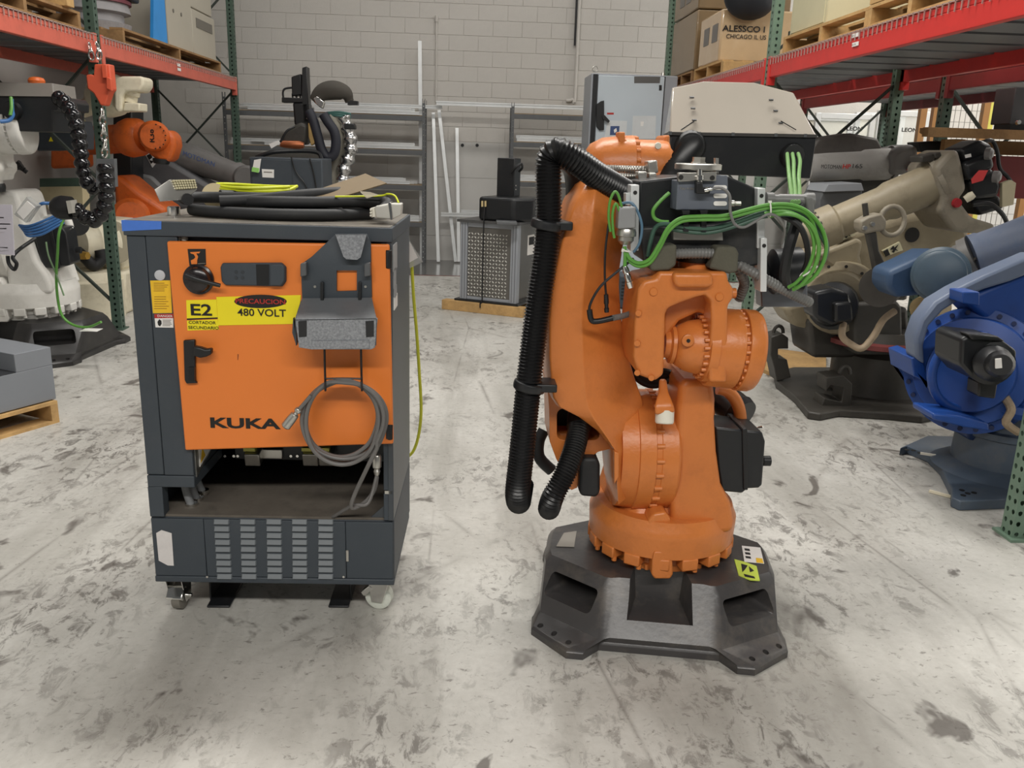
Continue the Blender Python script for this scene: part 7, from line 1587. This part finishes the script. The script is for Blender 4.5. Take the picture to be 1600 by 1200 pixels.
# ---- floor pieces, shelf, cases
tag(MB().prism([PZ(1180, 578, .0), PZ(1216, 592, 0), PZ(1290, 590, 0), PZ(1290, 560, 0), PZ(1196, 548, 0)], (0, 0, .03)).build('plywood_sheet', WOOD), 'plywood sheet on the floor beside the black base plate of the beige robot', 'plywood') 
tag(MB().bar(PZ(1438, 708, .06), PZ(1488, 716, .06), .012, .012).build('white_rod', WHITEPL), 'thin white rod lying on the blue robot base plate', 'rod'); tag(MB().bar(PZ(1452, 767, .008), PZ(1486, 776, .008), .016, .012).build('wood_stick', CREAM), 'thin cream stick on the floor by the blue robot base', 'stick')
wp = thing('wooden_shelf', PY(1525, 215, 5.9), 'rough wooden plank shelf over the motors of the beige robot', 'shelf')
xs0 = PY(1450, 205, 6.2).x; zz = PY(1500, 207, 6.2).z
MB().box((xs0, 6.2, zz-.035), (4.9, 6.28, zz+.03)).build('front_plank', WOODDK, wp, bevel=.003)
for i in range(4): MB().box((xs0+.08*i+.05, 6.29+.14*i, zz-.005), (4.9, 6.42+.14*i, zz+.03)).build('plank', WOODDK, wp, bevel=.002)
MB().box((xs0+.3, 6.5, zz-.14), (4.9, 6.56, zz-.04)).build('under_beam', WOODDK, wp)
MB().box((PY(1556, 250, 6.3).x, 6.32, zz-.45), (4.9, 6.4, zz-.15)).build('red_beam', mat('dark_red_beam', (110, 30, 32), .5), wp, bevel=.004)
for x in (xs0+.4, 4.62): MB().box((x, 6.55, 0), (x+.08, 6.63, zz-.035)).build('leg', BRACE, wp)
bb = thing('black_cabinet', (4.2, 6.5, zz+.03), 'large matt black cabinet on the wooden shelf at the right edge', 'cabinet')
xq = PY(1585, 150, 6.22).x; zq = PY(1565, 93, 6.22).z
MB().box((xq, 6.22, zz+.07), (xq+.6, 6.46, min(zq+.1, 2.13))).build('cabinet_body', mat('matt_charcoal', (66, 66, 68), .6), bb, bevel=.006); MB().box((xq+.02, 6.24, zz+.031), (xq+.6, 6.44, zz+.07)).build('cabinet_plinth', BLACK, bb)
q = PY(1590, 191, 6.2); MB().lathe(q, q-V((0, .02, 0)), [(0, .02), (1, .015)], 12).build('plinth_screw', CHROME, bb)
# glass cases far behind
for lab, x0, x1, y0, y1, tx in (('left glass display case lettered in black behind the right racks', 1276, 1372, 176, 300, 1335), ('right glass display case lettered in black behind the right racks', 1374, 1458, 172, 300, 1421)):
    Yc_ = 11.9; a = PY(x0, y0, Yc_); b = PY(x1-2, y0, Yc_)
    g = thing('glass_case', ((a.x+b.x)/2, Yc_+.4, 0), lab, 'case')
    for x in (a.x, b.x-.07):
        for y in (Yc_, Yc_+.7): MB().box((x, y, 0), (x+.07, y+.07, a.z)).build('frame_post', ALU, g, bevel=.004)
    for z in (.05, a.z-.07):
        for y in (Yc_, Yc_+.7): MB().box((a.x+.07, y, z), (b.x-.07, y+.07, z+.07)).build('frame_rail', ALU, g, bevel=.004)
    MB().box((a.x+.07, Yc_+.03, .12), (b.x-.07, Yc_+.036, a.z-.07)).build('glass_pane', GLASS, g); MB().box((a.x+.07, Yc_+.73, .12), (b.x-.07, Yc_+.736, a.z-.07)).build('rear_panel', WHITEPL, g)
    k = MPP(Yc_, 1.8); text('case_lettering', 'LEON', PY(tx, 201 if tx < 1400 else 203, Yc_+.028), 6.5*k, (1, 0, 0), (0, 0, 1), INK, g, width=25*k, bold=.03)
    MB().box((a.x+.25, Yc_+.3, .1), (a.x+.45, Yc_+.5, a.z-.35)).build('display_stand', GREYROBOT, g)
# guard mesh with yellow posts in the bright side bay
gm = thing('guard_fence', PY(1500, 250, 11.0), 'yellow-posted wire mesh guard fence in the bright bay at the far right', 'fence')
Yf = 11.0
for px in (1440, 1460, 1538, 1620):
    x = PY(px, 170, Yf).x; MB().box((x, Yf, 0), (x+.08, Yf+.08, 2.6)).build('fence_post', mat('amber_post', (140, 98, 50), .5), gm)
x = PY(1546, 170, Yf).x; MB().box((x, Yf+.02, 0), (x+.09, Yf+.08, 2.6)).build('fence_post', mat('bright_yellow_post', (190, 184, 84), .5), gm)
m = MB(); xa = PY(1462, 170, Yf).x; xb_ = PY(1618, 170, Yf).x; n = int((xb_-xa)/.07)
for i in range(n): m.bar((xa+.07*i, Yf+.04, .1), (xa+.07*i, Yf+.04, 2.5), .006, .006)
for i in range(18): m.bar((xa, Yf+.045, .15+.14*i), (xb_, Yf+.045, .15+.14*i), .006, .006)
o = m.build('wire_mesh', mat('grey_mesh_wire', (120, 118, 112), .5), gm); o['kind'] = 'stuff'
